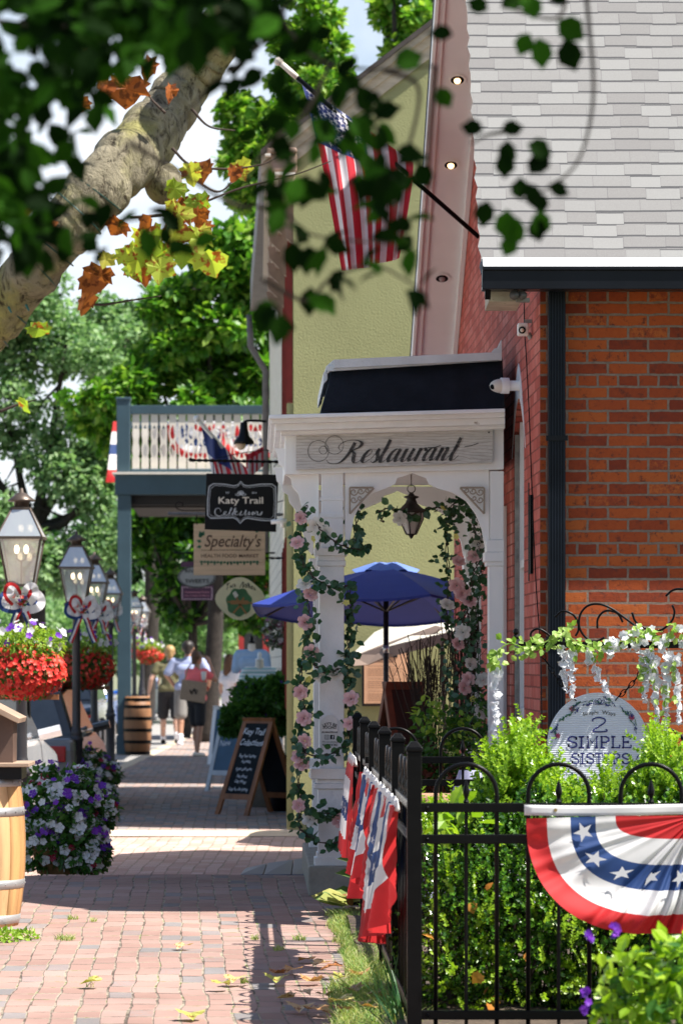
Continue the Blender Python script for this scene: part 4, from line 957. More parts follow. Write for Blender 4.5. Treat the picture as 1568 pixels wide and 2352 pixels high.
m_dkgreen = M('dark_green_paint', (.02,.13,.06), .5); m_brownink = M('brown_sign_paint', (.09,.045,.025), .5)
text("Specialty's", 533, 1244, 27, SD-.004, m_brownink, ss, shear=.3, fitw=130, bold=.012)
text("HEALTH FOOD MARKET", 528, 1277, 8, SD-.004, m_brownink, ss, fitw=132, bold=.012)
mb = MB(); penstroke(mb, [(462,1264),(600,1264)], lambda a, b: (a, b), SD-.004, 1, 1, smooth=False); mb.build('rule', m_brownink, ss)
mb = MB()
def leafp(x, y, a, l, wq=.35): 
    pts = [(0,0), (l*.4,l*wq), (l,0), (l*.4,-l*wq)]; mb.add([P(x+u*math.cos(a)-v*math.sin(a), y-(u*math.sin(a)+v*math.cos(a)), SD-.005) for u, v in pts], [(0,1,2,3)])
for k in range(9):
    leafp(527+k*7.5, 1290, -.5+k*.05, 9); leafp(527-k*7.5, 1290, math.pi+.5-k*.05, 9); 
    if k % 2 == 0: leafp(527+k*7.5+3, 1292, -1.3, 7); leafp(527-k*7.5-3, 1292, math.pi+1.3, 7)
for a in (2.2, 2.8, 3.4): leafp(463, 1248-(3-a)*16, a, 12)
for a in (1.2, 2.0): leafp(464, 1232, a, 14)
leafp(592, 1222, 1.2, 14); leafp(592, 1224, 2.2, 9); mb.build('leaf_motif', m_dkgreen, ss)
br2 = thing('twisted_bracket', 'twisted grey iron bracket with a scroll holding the wooden plank sign', 'bracket', P(540,1180,SD))
mb = MB(); twisted(mb, P(386,1180,SD), P(650,1182,SD), .016, 22); mb.build('rod', M('grey_iron', (.12,.12,.13), .4), br2, smooth=True)
mb = MB(); mb.tube(spline([P(650,1150,SD), P(560,1172,SD), P(470,1172,SD), P(418,1172,SD), P(404,1164,SD), P(408,1154,SD), P(420,1156,SD), P(419,1163,SD)], 6), .006, 6); mb.build('scroll', m_black, br2, smooth=True)
mb = MB(); 
for xx in (452, 600): mb.tube([P(xx,1182,SD), P(xx,1205,SD)], .006, 6)
mb.build('hanger', m_black, br2)
wb = MB(); wb.tube([P(622,1199,32.5), P(660,1196,32.5)], .022, 10); wb.tube([P(648,1190,32.5), P(648,1212,32.5)], .02, 10); tag(wb.build('flagpole_holder', m_white, smooth=True), 'short white bracket tube beside the black hanging sign', 'holder')
def oval(mb, x, y, rx, ry, D, d, n=36, fn=None):
    pts = [(x+rx*(fn(a) if fn else 1)*math.cos(a), y-ry*(fn(a) if fn else 1)*math.sin(a)) for a in np.linspace(0, 2*math.pi, n, endpoint=False)]
    mb.prism([P(a, b, D) for a, b in pts][::-1], (0, d, 0))
OS = 38.0
os_ = thing('cream_oval_sign', 'cream oval shop sign painted with crossed wooden spoons on green', 'sign', P(551,1423,OS))
mb = MB(); oval(mb, 551, 1375, 54, 47, OS, .03, fn=lambda a: 1+.05*math.cos(4*a)); mb.build('board', M('cream_sign', (.76,.68,.44), .6, var=.08), os_)
mb = MB(); oval(mb, 549, 1383, 29, 32, OS-.004, .003, fn=lambda a: 1+.06*math.sin(7*a)); mb.build('painted_ground', M('painted_green', (.06,.17,.07), .7, var=.4, scale=5), os_)
m_spoon = M('painted_spoon', (.36,.17,.06), .6)
mb = MB(); mb.pbox(530, 570, 1379, 1388, OS-.01, .004)
penstroke(mb, [(522,1382),(530,1383)], lambda a, b: (a, b), OS-.01, 3, 3, smooth=False); penstroke(mb, [(570,1384),(580,1386)], lambda a, b: (a, b), OS-.01, 3, 3, smooth=False)
penstroke(mb, [(536,1408),(550,1392),(560,1372)], lambda a, b: (a, b), OS-.012, 4, 4, smooth=False); penstroke(mb, [(566,1410),(552,1390),(540,1366)], lambda a, b: (a, b), OS-.012, 4, 4, smooth=False)
mb.build('crossed_utensils', m_spoon, os_)
mb = MB(); mb.add([P(534,1362,OS-.013), P(541,1357,OS-.013), P(548,1368,OS-.013), P(540,1374,OS-.013)], [(0,1,2,3)]); mb.build('painted_spatula', m_cream, os_)
text("Kitchen Sink", 556, 1341, 11, OS-.005, m_brownink, os_, shear=.35, curve=60, fitw=84) if False else None
mb = MB(); 
for pts in ([(0,0),(3,14),(0,12),(8,15)], [(8,2),(9,8),(12,3)], [(14,2),(15,9),(19,8),(19,2)], [(30,0),(38,14),(38,0)], [(40,4),(45,10),(46,2),(40,4)], [(50,2),(50,14),(54,2)], [(56,6),(60,9),(57,2),(62,3)], [(63,8),(66,4),(64,1)]):
    penstroke(mb, pts, lambda a, b: (521+a*.98, 1350-b+(a-30)**2*.006), OS-.005, 1.2, 2.2)
mb.build('lettering', m_board, os_)
mb = MB(); mb.tube([P(520,1330,OS), P(520,1280,OS)], .006, 5); mb.tube([P(580,1330,OS), P(580,1280,OS)], .006, 5); twisted(mb, P(505,1282,OS), P(650,1282,OS), .012, 10); tag(mb.build('iron_bracket', m_black), 'plain iron bracket with two rods above the cream oval sign', 'bracket')
WS = 47.0
ws = thing('sweets_sign', 'grey oval sweets sign with a purple dotted panel beneath', 'sign', P(452,1378,WS))
mb = MB(); oval(mb, 452, 1325, 44, 26, WS, .03); mb.build('oval_board', M('grey_sign', (.30,.30,.29), .6), ws)
mb = MB(); 
for k in (1.0, .93): penstroke(mb, [(math.cos(a), math.sin(a)) for a in np.linspace(0, 2*math.pi, 40)], lambda a, b: (452+43*k*a, 1325-25*k*b), WS-.004, 1.2, 1.2, smooth=False)
mb.build('rim', m_board, ws)
text('SWEETS', 453, 1335, 9, WS-.005, m_board, ws, fitw=54, bold=.01); text('RIVER', 443, 1312, 8, WS-.005, m_board, ws, fitw=36, bold=.01)
m_purple = M('purple_panel', (.09,.03,.07), .6)
mb = MB(); mb.pbox(416, 490, 1344, 1379, WS+.01, .03); mb.build('dotted_panel', m_purple, ws)
mb = MB(); mb.pbox(416, 490, 1290, 1302, WS+.01, .03); mb.build('top_panel', m_purple, ws)
mb = MB()
for k in range(12):
    for yy in (1349, 1376): mb.add([P(419+6*k+a, yy+b, WS+.006) for a, b in ((-1.4,-1.4), (1.4,-1.4), (1.4,1.4), (-1.4,1.4))], [(0,1,2,3)])
for k in range(5):
    for xx in (419, 487): mb.add([P(xx+a, 1353+4.6*k+b, WS+.006) for a, b in ((-1.4,-1.4), (1.4,-1.4), (1.4,1.4), (-1.4,1.4))], [(0,1,2,3)])
mb.build('dots', M('pink_dots', (.7,.5,.55), .6), ws)
text('Homemade Fudge', 453, 1360, 5, WS+.004, M('pink_letters', (.5,.2,.25), .6), ws, fitw=56, bold=.02) ; text('Ice Cream & More', 453, 1368, 4.5, WS+.004, M('pink_letters_b', (.5,.2,.25), .6), ws, fitw=56, bold=.02)
mb = MB(); mb.tube([P(452,1300,WS), P(452,1270,WS)], .008, 6); mb.tube([P(400,1270,WS), P(632,1270,WS)], .012, 8); tag(mb.build('iron_bracket', m_black), 'thin black rod carrying the grey sweets sign', 'bracket')

# ------------------------------------------------------------------ chalk boards and notices
def aframe(name, label, D, x0, x1, yt, ybf, frame_m, board_m, depth=.55, tilt=0, group=None, splay=.12):
    """folding board: two framed panels hinged at the top"""
    xc = X((x0+x1)/2, D); wq = (x1-x0)*D/FOC; zb = Z(ybf, D); h = Z(yt, D)-zb
    t = thing(name, label, 'sandwich board', (xc, D+depth/2, zb), group)
    Rz = Matrix.Rotation(tilt, 4, 'Z')
    def pt(u, v, back, off=0):   # u -0.5..0.5 across, v 0..1 up
        y = (depth/2*(1-v)+off)*(1 if back else -1)
        p = Rz @ Vector((u*wq*(1+splay*(1-v)), y, v*h)); return Vector((xc, D+depth/2, zb))+p
    for back in (0, 1):
        f = .055/wq; g = .055/h
        for (u0, u1, v0, v1) in ((-.5,-.5+f,0,1), (.5-f,.5,0,1)):
            mb = MB(); mb.hexa([pt(u0,v0,back), pt(u1,v0,back), pt(u1,v0,back,-.03), pt(u0,v0,back,-.03)], [pt(u0,v1,back), pt(u1,v1,back), pt(u1,v1,back,-.03), pt(u0,v1,back,-.03)]); mb.build('leg', frame_m, t, bevel=.004)
        for (v0, v1) in ((.19,.19+g), (1-g,1)):
            mb = MB(); mb.hexa([pt(-.5+f,v0,back,-.002), pt(.5-f,v0,back,-.002), pt(.5-f,v0,back,-.026), pt(-.5+f,v0,back,-.026)], [pt(-.5+f,v1,back,-.002), pt(.5-f,v1,back,-.002), pt(.5-f,v1,back,-.026), pt(-.5+f,v1,back,-.026)]); mb.build('rail', frame_m, t)
        mb = MB(); mb.hexa([pt(-.5+f,.19+g,back,-.008), pt(.5-f,.19+g,back,-.008), pt(.5-f,.19+g,back,-.02), pt(-.5+f,.19+g,back,-.02)], [pt(-.5+f,1-g,back,-.008), pt(.5-f,1-g,back,-.008), pt(.5-f,1-g,back,-.02), pt(-.5+f,1-g,back,-.02)]); mb.build('board', board_m, t)
    return t, pt
def chalktext(t, pt, rows, mat, name='chalk_lettering'):
    """rows: (string, u, v, height, width, shear) on the front board"""
    for s, u, v, h, wq, sh in rows:
        cu = bpy.data.curves.new('c', 'FONT'); cu.body = s; cu.align_x = 'CENTER'; cu.align_y = 'CENTER'; cu.shear = sh; cu.offset = .012; cu.resolution_u = 2
        to = bpy.data.objects.new('c', cu); C.objects.link(to); dg = bpy.context.evaluated_depsgraph_get(); me = bpy.data.meshes.new_from_object(to.evaluated_get(dg))
        co = np.array([tuple(q.co) for q in me.vertices]); f = [tuple(p.vertices) for p in me.polygons]; bpy.data.objects.remove(to)
        kx = wq/(co[:,0].max()-co[:,0].min()); ky = h/.7
        rr = random.Random(s)
        mb = MB(); mb.add([pt(u+a*kx, v+b*ky+.006*math.sin(a*3), 0, .001-.008) for a, b, _ in co], f); mb.build(name, mat, t)
FD = 34.4
t1, pt1 = aframe('chalkboard_sign', 'brown framed chalkboard lettered Katy Trail Collections standing on the shaded sidewalk', FD, 542, 642, 1650, 1882, m_woodframe, m_board, depth=.80, tilt=-.78)
# letters sit just proud of the front board
def ptx(u, v, b, off): return pt1(u, v, b, .002)
chalktext(t1, ptx, [('Katy Trail', -.02, .86, .06, .72, .25), ('Collections', .0, .75, .06, .74, .25), ('Shop New Summer', 0, .62, .03, .55, .2), ('Arrivals', 0, .565, .03, .3, .2), ('Open until seven', 0, .49, .03, .5, .2), ('Ask about', 0, .42, .03, .34, .2), ('Gift Wrap', 0, .365, .03, .36, .2), ('Gifts for the Family', 0, .29, .03, .6, .2)], m_chalk)
m_navy = M('navy_board', (.03,.09,.16), .5)
t2, pt2 = aframe('white_sandwich_board', 'pale framed dark blue sandwich board half hidden behind the brown framed chalkboard', 40.6, 500, 578, 1625, 1818, M('grey_white_frame', (.50,.53,.56), .5), m_navy, depth=.6, tilt=-.7)
chalktext(t2, lambda u, v, b, o: pt2(u, v, b, .002), [('Lunch', -.1, .84, .07, .5, 0), ('Menu', -.1, .70, .07, .5, 0), ('New', -.1, .57, .07, .4, 0)], m_chalk)
t3, pt3 = aframe('tall_white_board', 'tall white framed blue board further up the sidewalk beside the woman in a white tee', 52, 488, 520, 1622, 1770, m_white, m_navy, depth=.5, tilt=-.35)
t4, pt4 = aframe('leaning_easel_board', 'dark brown easel board without writing standing behind the black fence', 23.6, 872, 985, 1566, 1960, M('dark_brown_wood', (.16,.06,.035), .5, var=.3), M('black_board', (.02,.018,.018), .5), depth=.6, tilt=.62)
pq = thing('wall_plaque', 'framed copper coloured notice with small print on the olive wall', 'plaque', P(886,1620,31.3))
mb = MB(); mb.pbox(831, 941, 1474, 1622, 31.33, .05); mb.build('frame', m_iron, pq, bevel=.004)
mb = MB(); mb.pbox(836, 936, 1480, 1616, 31.32, .01); mb.build('panel', M('copper_sheet', (.62,.36,.22), .6, var=.05), pq)
mb = MB(); mb.pbox(862, 912, 1486, 1510, 31.31, .01); mb.build('picture', m_board, pq)
m_print = M('print', (.36,.20,.12), .7)
mb = MB(); rr = random.Random(2)
for k in range(19):
    yy = 1521+k*4.8
    if k in (1, 7, 13): continue
    xe = 928-rr.random()*22; xx = 845
    while xx < xe:
        l = 3+rr.random()*6; mb.add([P(xx,yy,31.315), P(min(xx+l,xe),yy,31.315), P(min(xx+l,xe),yy+1.6,31.315), P(xx,yy+1.6,31.315)], [(0,1,2,3)]); xx += l+1.5
mb.build('small_print', m_print, pq)

# ------------------------------------------------------------------ umbrellas
m_um = cloth(M('blue_canvas', (.018,.040,.27), .7, var=.06), .05); m_umd = m_um
um = thing('patio_umbrella', 'royal blue octagonal patio umbrella open behind the porch column', 'umbrella', (X(886,27.6), 27.6, -.15))
UD = 27.6; uc = Vector((X(886,UD), UD, 0)); ur = 318*UD/FOC; zr = 1.79; zt_ = 2.11
mb = MB(); nseg = 8; a0_ = .30
ringp = []
def canopy(u, v):
    pass
rings = [(0.06, 0), (.35, .12), (.7, .26), (1.0, .42)]
H = zt_-zr
for s8 in range(nseg):
    a, b = a0_+2*math.pi*s8/nseg, a0_+2*math.pi*(s8+1)/nseg
    N = 6
    vs = []
    for j in range(N+1):
        t = .05+.95*j/N
        for i in range(N+1):
            w_ = i/N; pa = Vector((math.cos(a), math.sin(a), 0)); pb = Vector((math.cos(b), math.sin(b), 0)); p = (pa*(1-w_)+pb*w_)*ur*t
            z = zt_-H*(t**1.25)-.085*p.y; sag = .035*math.sin(math.pi*w_)*t
            vs.append(uc+p+Vector((0,0,z-sag)))
    for i in range(N+1):
        vv = vs[N*(N+1)+i]; vs.append(vv+Vector((0,0,-.06*H)))
    fs = [(j*(N+1)+i, j*(N+1)+i+1, (j+1)*(N+1)+i+1, (j+1)*(N+1)+i) for j in range(N+1) for i in range(N)]
    mb.add(vs, fs)
mb.build('canopy', m_um, um, solid=.004)
mb = MB(); vs = []
for k in range(24):
    a = 2*math.pi*k/24; rr_ = .2+.03*math.sin(3*a); vs.append(uc+Vector((rr_*1.25*math.cos(a), rr_*math.sin(a), zt_-.035+.02*math.sin(5*a)))); 
vs2 = [uc+Vector((.09*math.cos(2*math.pi*k/24), .09*math.sin(2*math.pi*k/24), zt_+.03+.012*math.sin(k*1.3))) for k in range(24)]
mb.add(vs+vs2+[uc+Vector((0,0,zt_+.035))], [(k, (k+1) % 24, 24+(k+1) % 24, 24+k) for k in range(24)]+[(24+k, 24+(k+1) % 24, 48) for k in range(24)]); mb.build('vent_cap', cloth(M('pale_blue_canvas', (.14,.24,.62), .7), .2), um, solid=.004)
mb = MB(); mb.tube([uc+Vector((0,0,-.15)), uc+Vector((0,0,zt_))], .021, 12); mb.build('pole', m_iron, um, smooth=True)
mb = MB(); mb.tube([uc+Vector((0,0,Z(1500,UD))), uc+Vector((0,0,Z(1482,UD)))], .024, 12); mb.build('collar', M('pole_silver', (.5,.5,.5), .3, metal=.8), um, smooth=True)
for k in range(8):
    a = a0_+2*math.pi*k/8; e = uc+Vector((math.cos(a)*ur*.98, math.sin(a)*ur*.98, zt_-H-.085*math.sin(a)*ur-.01)); mid = uc+Vector((math.cos(a)*ur*.5, math.sin(a)*ur*.5, zt_-H*.40))
    mb = MB(); mb.tube([uc+Vector((0,0,zt_-.02)), mid, e], .008, 6); mb.tube([uc+Vector((0,0,zr-.03)), mid], .007, 6); mb.build('rib', m_iron, um)
mb = MB(); mb.lathe([(.24,0), (.24,.05), (.05,.08), (.04,.25), (.001,.25)], uc+Vector((0,0,-.14)), 20); mb.build('base', m_concrete, um)
m_tanc = cloth(M('cream_canvas', (.74,.70,.60), .8, var=.03), .12)
tu = thing('tilted_cream_umbrella', 'cream umbrella tilted towards the camera in front of the olive wall', 'umbrella', (X(985,29.6), 29.8, -.15))
TD = 29.6; apex = Vector(P(1040,1405,30.6))
rim = [Vector(P(804,1507,TD)), Vector(P(860,1452,TD+.9)), Vector(P(955,1418,TD+1.4)), Vector(P(1080,1395,TD+1.5)), Vector(P(1180,1400,TD+.9)), Vector(P(1190,1425,TD-.2)), Vector(P(1080,1440,TD-.8)), Vector(P(930,1475,TD-.6))]
mb = MB(); apx = Vector(P(1010,1385,TD+.2)); n = len(rim); vs = [apx]+rim+[r_+Vector((0,0,-.09)) for r_ in rim]; mb.add(vs, [(0, 1+i, 1+(i+1) % n) for i in range(n)]+[(1+i, 1+(i+1) % n, 1+n+(i+1) % n, 1+n+i) for i in range(n)]); mb.m = [0]*n+[1]*n; mb.build('canopy', [m_tanc, M('shade_brown_skirt', (.22,.16,.13), .8)], tu, solid=.004)  # brown skirt colour stands for the shade below the cream rim
mb = MB(); mb.tube([apx, Vector((X(1030,TD+.3), TD+.3, -.15))], .02, 10); mb.build('pole', m_iron, tu)
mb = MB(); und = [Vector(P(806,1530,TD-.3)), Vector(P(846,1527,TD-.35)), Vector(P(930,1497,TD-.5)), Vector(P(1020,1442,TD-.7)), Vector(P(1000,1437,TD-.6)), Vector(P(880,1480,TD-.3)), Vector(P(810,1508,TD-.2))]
mb.add(und, [tuple(range(len(und)))]); mb.build('shaded_underside', M('shade_brown_canvas', (.26,.19,.15), .8), tu, solid=.006)  # dark underside of the canopy, its shade painted as a brown strip

# ------------------------------------------------------------------ street lamps
lamp = thing('street_lamp', 'nearest gas style street lamp, at the left edge above the big red flower basket', 'street lamp', (0,0,0), 'gas style lamps along the kerb')
m_brz = M('bronze_metal', (.10,.075,.06), .4, metal=.4, var=.25); m_post = M('dark_lamp_post', (.035,.033,.038), .4, var=.2); m_lglass = glass('lantern_glass', (.9,.93,.93), .08, .5)
LT = 2.84  # total height
mb = MB(); mb.lathe([(.09,0), (.09,.05), (.066,.1), (.064,.72), (.075,.73), (.075,.75), (.06,.77), (.058,.79), (.066,.8), (.05,.83), (.043,.86), (.038,2.0), (.05,2.02), (.045,2.06), (.001,2.08)], (0,0,0), 20); mb.build('post', m_post, lamp, smooth=True)
zb, zm, zr_, zc = 2.13, 2.47, 2.69, 2.74
mb = MB()
for a in range(4):
    sx_, sy_ = ((1,1), (-1,1), (-1,-1), (1,-1))[a]
    mb.tube([(sx_*.095,sy_*.095,zb), (sx_*.155,sy_*.155,zm)], .009, 6); mb.tube([(sx_*.17,sy_*.17,zm), (sx_*.065,sy_*.065,zr_)], .008, 6)
mb.box(-.10,.10,-.10,.10,zb-.015,zb)
for q0, q1, z0, z1 in ((.148,.172,zm-.008,zm+.012), (.058,.072,zr_-.008,zr_+.01)):
    mb.box(-q1,q1,-q1,-q0,z0,z1); mb.box(-q1,q1,q0,q1,z0,z1); mb.box(-q1,-q0,-q0,q0,z0,z1); mb.box(q0,q1,-q0,q0,z0,z1)
mb.build('lantern_frame', m_brz, lamp)
mb = MB()
for i in range(4):
    c_, s2 = math.cos(i*math.pi/2), math.sin(i*math.pi/2); rt = lambda x, y, z: (x*c_-y*s2, x*s2+y*c_, z)
    mb.add([rt(-.093,-.093,zb), rt(.093,-.093,zb), rt(.153,-.153,zm), rt(-.153,-.153,zm)], [(0,1,2,3)])
mb.build('glass_pane', m_lglass, lamp)
mb = MB()
for i in range(4):
    c_, s2 = math.cos(i*math.pi/2), math.sin(i*math.pi/2); rt = lambda x, y, z: (x*c_-y*s2, x*s2+y*c_, z)
    mb.add([rt(-.168,-.168,zm+.012), rt(.168,-.168,zm+.012), rt(.065,-.065,zr_), rt(-.065,-.065,zr_)], [(0,1,2,3)])
mb.build('roof_pane', glass('roof_glass', (.85,.9,.92), .1, .95), lamp)
mb = MB(); mb.lathe([(.055,zr_-.005), (.055,zc), (.10,zc+.005), (.10,zc+.015), (.06,zc+.045), (.045,zc+.06), (.02,zc+.07), (.012,zc+.10), (.001,zc+.105)], (0,0,0), 16); mb.build('chimney_cap', m_brz, lamp, smooth=True)
mb = MB(); mb.tube([(0,0,zb), (0,0,zb+.18)], .008, 6)
for sx_ in (-1, 1):
    mb.tube([(0,0,zb+.17), (sx_*.035,0,zb+.19), (sx_*.035,0,zb+.23)], .006, 6)
bu = mb.build('burner', m_brz, lamp)
m_mantle = emit('lit_mantle', (1.0, .78, .5), 2.2)
for sx_ in (-1, 1):
    mb = MB(); mb.ball((sx_*.035,0,zb+.26), (.02,.02,.035), 10, 8); mb.build('mantle', m_mantle, bu, smooth=True)
for sx_ in (-1, 1):
    mb = MB(); mb.tube(spline([(sx_*.035,0,1.98), (sx_*.05,0,2.03), (sx_*.10,0,2.08), (sx_*.115,0,2.11), (sx_*.09,0,2.12), (sx_*.085,0,2.10)], 5), .011, 8); mb.build('scroll_arm', m_post, lamp, smooth=True)
lamps = [(50, 300, -.25, 'nearest gas style street lamp, at the left edge above the big red flower basket'), (176, 228, GZ, 'second street lamp from the left, its post rising out of the white and purple flowers'),
         (217, 192, GZ, 'third street lamp from the left, its lantern half covered by the one before it'), (254, 158, GZ, 'fourth street lamp, just left of the slate blue balcony post'),
         (309, 112, GZ, 'small distant street lamp showing close behind the balcony post'), (327, 98, GZ, 'small distant street lamp, left one of the farthest pair under the balcony'), (351, 86, GZ, 'farthest small street lamp under the balcony, right one of the pair')]
lamppos = []
for i, (x, s_, zg, lb) in enumerate(lamps):
    D = FOC/s_; top = {0: 1122, 1: 1221, 2: 1268, 3: 1305, 4: 1352, 5: 1366, 6: 1376}[i]; h = Z(top, D)-zg
    loc = (X(x, D), D, zg); o = lamp if i == 0 else dup(lamp, loc, None, lb, h/LT)
    if i == 0: lamp.location = loc; lamp.scale = (h/LT,)*3
    lamppos.append((x, D, zg))
# wooden posts beside the lamps
m_post2 = M('brown_square_post', (.20,.10,.075), .6, var=.15)
for i, (x0, x1, yt, s_, lb) in enumerate(((37,68,1560,262,'brown square timber post with black top under the nearest flower basket'), (140,160,1560,190,'thinner brown square post between the parked cars'))):
    D = FOC/s_; t = thing('timber_post', lb, 'post', (X((x0+x1)/2,D), D, GZ-.05)); wq = (x1-x0)*D/FOC
    mb = MB(); mb.box(X(x0,D), X(x1,D), D, D+wq, GZ-.06, Z(1660,D)); mb.build('shaft', m_post2, t, bevel=.006)
    mb = MB(); mb.box(X(x0,D)-.003, X(x1,D)+.003, D-.003, D+wq+.003, Z(1660,D), Z(yt,D)); mb.build('black_cap', m_black, t, bevel=.006)

# ------------------------------------------------------------------ ribbon bows
def ribbon(mb, pts, wd, nrm=(0,-1,0)):
    pts = spline(pts, 6); n = len(pts); vs = []
    for i, p in enumerate(pts):
        t = (pts[min(i+1, n-1)]-pts[max(i-1, 0)]).normalized(); side = t.cross(Vector(nrm)).normalized()
        for k in range(4): vs.append(p+side*wd*(k/3-.5)+Vector((0,.01*math.sin(i*.9),0)))
    for i in range(n-1):
        for k in range(3): mb.f.append(tuple(len(mb.v)+q for q in (i*4+k, i*4+k+1, i*4+k+5, i*4+k+4))); mb.m.append(k)
    mb.v += [tuple(q) for q in vs]
bow = thing('ribbon_bow', 'striped bow', 'bow', (0,0,0), 'red white and blue bows tied to the lamp posts')
for sx_ in (-1, 1):
    mb = MB(); ribbon(mb, [(0,0,0), (sx_*.12,-.05,.10), (sx_*.18,-.04,.07), (sx_*.18,-.07,.0), (sx_*.08,-.06,-.03), (0,-.02,0)], .13); mb.build('loop', [m_wht, m_wht, m_blu], bow, solid=.003)
    mb = MB(); ribbon(mb, [(0,-.03,.0), (sx_*.06,-.06,-.12), (sx_*.11,-.03,-.26), (sx_*.17,-.05,-.40)], .075); mb.build('tail', [m_red, m_wht, m_blu], bow, solid=.003)
    mb = MB(); ribbon(mb, [(0,-.02,.02), (sx_*.07,-.09,.16), (sx_*.12,-.10,.18), (sx_*.13,-.10,.10), (sx_*.04,-.05,.0)], .11); mb.build('loop', [m_wht, m_wht, m_red], bow, solid=.003)
m_petw = leafmat('white_petals', [(.72,.72,.75), (.82,.82,.80)], .25, .6, .2, tcol=(1,1,1)); m_petr = leafmat('red_petals', [(.62,.015,.02), (.72,.05,.03), (.85,.12,.08)], .2, .5, .3, tcol=(1,.7,.6))
m_petp = leafmat('purple_petals', [(.10,.02,.32), (.16,.03,.42), (.24,.05,.5)], .2, .5, .3, tcol=(1,.8,1.2)); m_petk = leafmat('pink_petals', [(.72,.34,.36), (.80,.48,.48)], .25, .6, .2, tcol=(1,.8,.8))
m_leaf = leafmat('mid_green_leaves', [(.035,.11,.02), (.06,.17,.03), (.10,.24,.04)]); m_lime = leafmat('lime_leaves', [(.16,.30,.03), (.26,.42,.05), (.36,.50,.07)], .4)
def blossoms(name, blobs, n, size, mat, parent, front=True, shell=.85, cup=1):
    mb = MB(); pos, d = in_blobs(blobs, n, shell); d2 = d*1.0+rand_dirs(n)*.35; d2[:, 1] -= .35; d2[:, 2] += .25
    yd = np.cross(d2, rand_dirs(n)); scatter(mb, pos, yd, d2, size*(.7+.5*rng.random(n)), FLOW, FLOWF)
    o = mb.build(name, mat, parent); 
    if n > 100: o['kind'] = 'stuff'
    return o
blossoms('silk_flower', [(0,-.04,.10,.09,.06,.07)], 22, .03, m_petw, bow); blossoms('silk_flower', [(0,-.05,.08,.1,.06,.07)], 10, .028, m_petr, bow); blossoms('silk_flower', [(0,-.05,.10,.1,.06,.07)], 8, .028, m_petp, bow)
mb = MB(); foliage(mb, [(0,-.02,.07,.09,.05,.07)], 60, .05); mb.build('greenery', m_leaf, bow)
bl = ['striped bow low on the nearest street lamp above the big red flower basket', 'white and blue bow tied to the second street lamp from the left', 'white bow with red centre on the third street lamp from the left', 'pale bow on the fourth street lamp beside the balcony post', 'tiny distant bow on the lamp just behind the balcony post', 'tiny distant bow on the left lamp of the farthest pair']
for i in range(6):
    x, D, zg = lamppos[i]; yb = (1390,1408,1415,1405,1425,1432)[i]; sc_ = (.72,.74,.76,.74,.7,.7)[i]
    loc = (X(x+ (3,14,8,0,0,0)[i], D), D-.07, Z(yb, D)); o = bow if i == 0 else dup(bow, loc, .2*i, bl[i], sc_)
    if i == 0: bow.location = loc; bow['label'] = bl[0]; bow.scale = (sc_,)*3

# ------------------------------------------------------------------ hanging flower baskets
m_basket = M('wire_and_coir_basket', (.30,.17,.07), .9, var=.4, scale=30, bmp=.8)
def basket(label, x, D, yt, yb, r, k=1.0, dense=1.0):
    t = thing('flower_basket', label, 'flower basket', (X(x,D), D, Z(yb,D)), 'flower baskets hanging on the street lamps')
    c = Vector((X(x,D), D-.02, 0)); z0, z1 = Z(yb,D), Z(yt,D); H = z1-z0
    mb = MB(); mb.lathe([(.001,0), (r*.45,.01), (r*.62,H*.25), (r*.66,H*.4)], (c.x, c.y, z0), 20); mb.build('basket', m_basket, t, smooth=True)
    mb = MB(); mb.box(c.x-r*.8, c.x+r*.8, c.y-.02, c.y+.02, z0-.01, z0+.03); mb.build('bracket', m_woodframe, t)
    mb = MB(); foliage(mb, [(c.x,c.y,z0+H*.38,r*.9,r*.9,H*.38)], int(1500*dense), .05*k); mb.build('lower_leaves', m_leaf, t)
    mb = MB(); foliage(mb, [(c.x,c.y,z0+H*.72,r*.95,r*.95,H*.24)], int(1900*dense), .045*k, shape=LONG, faces=LONGF); mb.build('lime_leaves', m_lime, t)
    blossoms('red_blossoms', [(c.x,c.y,z0+H*.36,r*.98,r*.98,H*.38)], int(1000*dense), .021*k, m_petr, t)
    blossoms('purple_blossoms', [(c.x,c.y,z0+H*.80,r*1.0,r*1.0,H*.24)], int(42*dense), .028*k, m_petp, t); blossoms('white_blossoms', [(c.x,c.y,z0+H*.80,r*1.0,r*1.0,H*.25)], int(48*dense), .033*k, m_petw, t)
    return t
basket('big hanging basket of red begonias under lime and purple petunias at the left edge', 52, 26.2, 1432, 1604, .345)
basket('hanging basket of red and purple flowers behind the second lamp post', 190, 36.5, 1448, 1582, .36, dense=.8)
basket('small distant flower basket under the balcony', 345, 76, 1470, 1524, .30, k=1.3, dense=.4)
basket('far flower basket of pale petunias just right of the balcony post', 322, 88, 1462, 1512, .34, k=1.4, dense=.3)

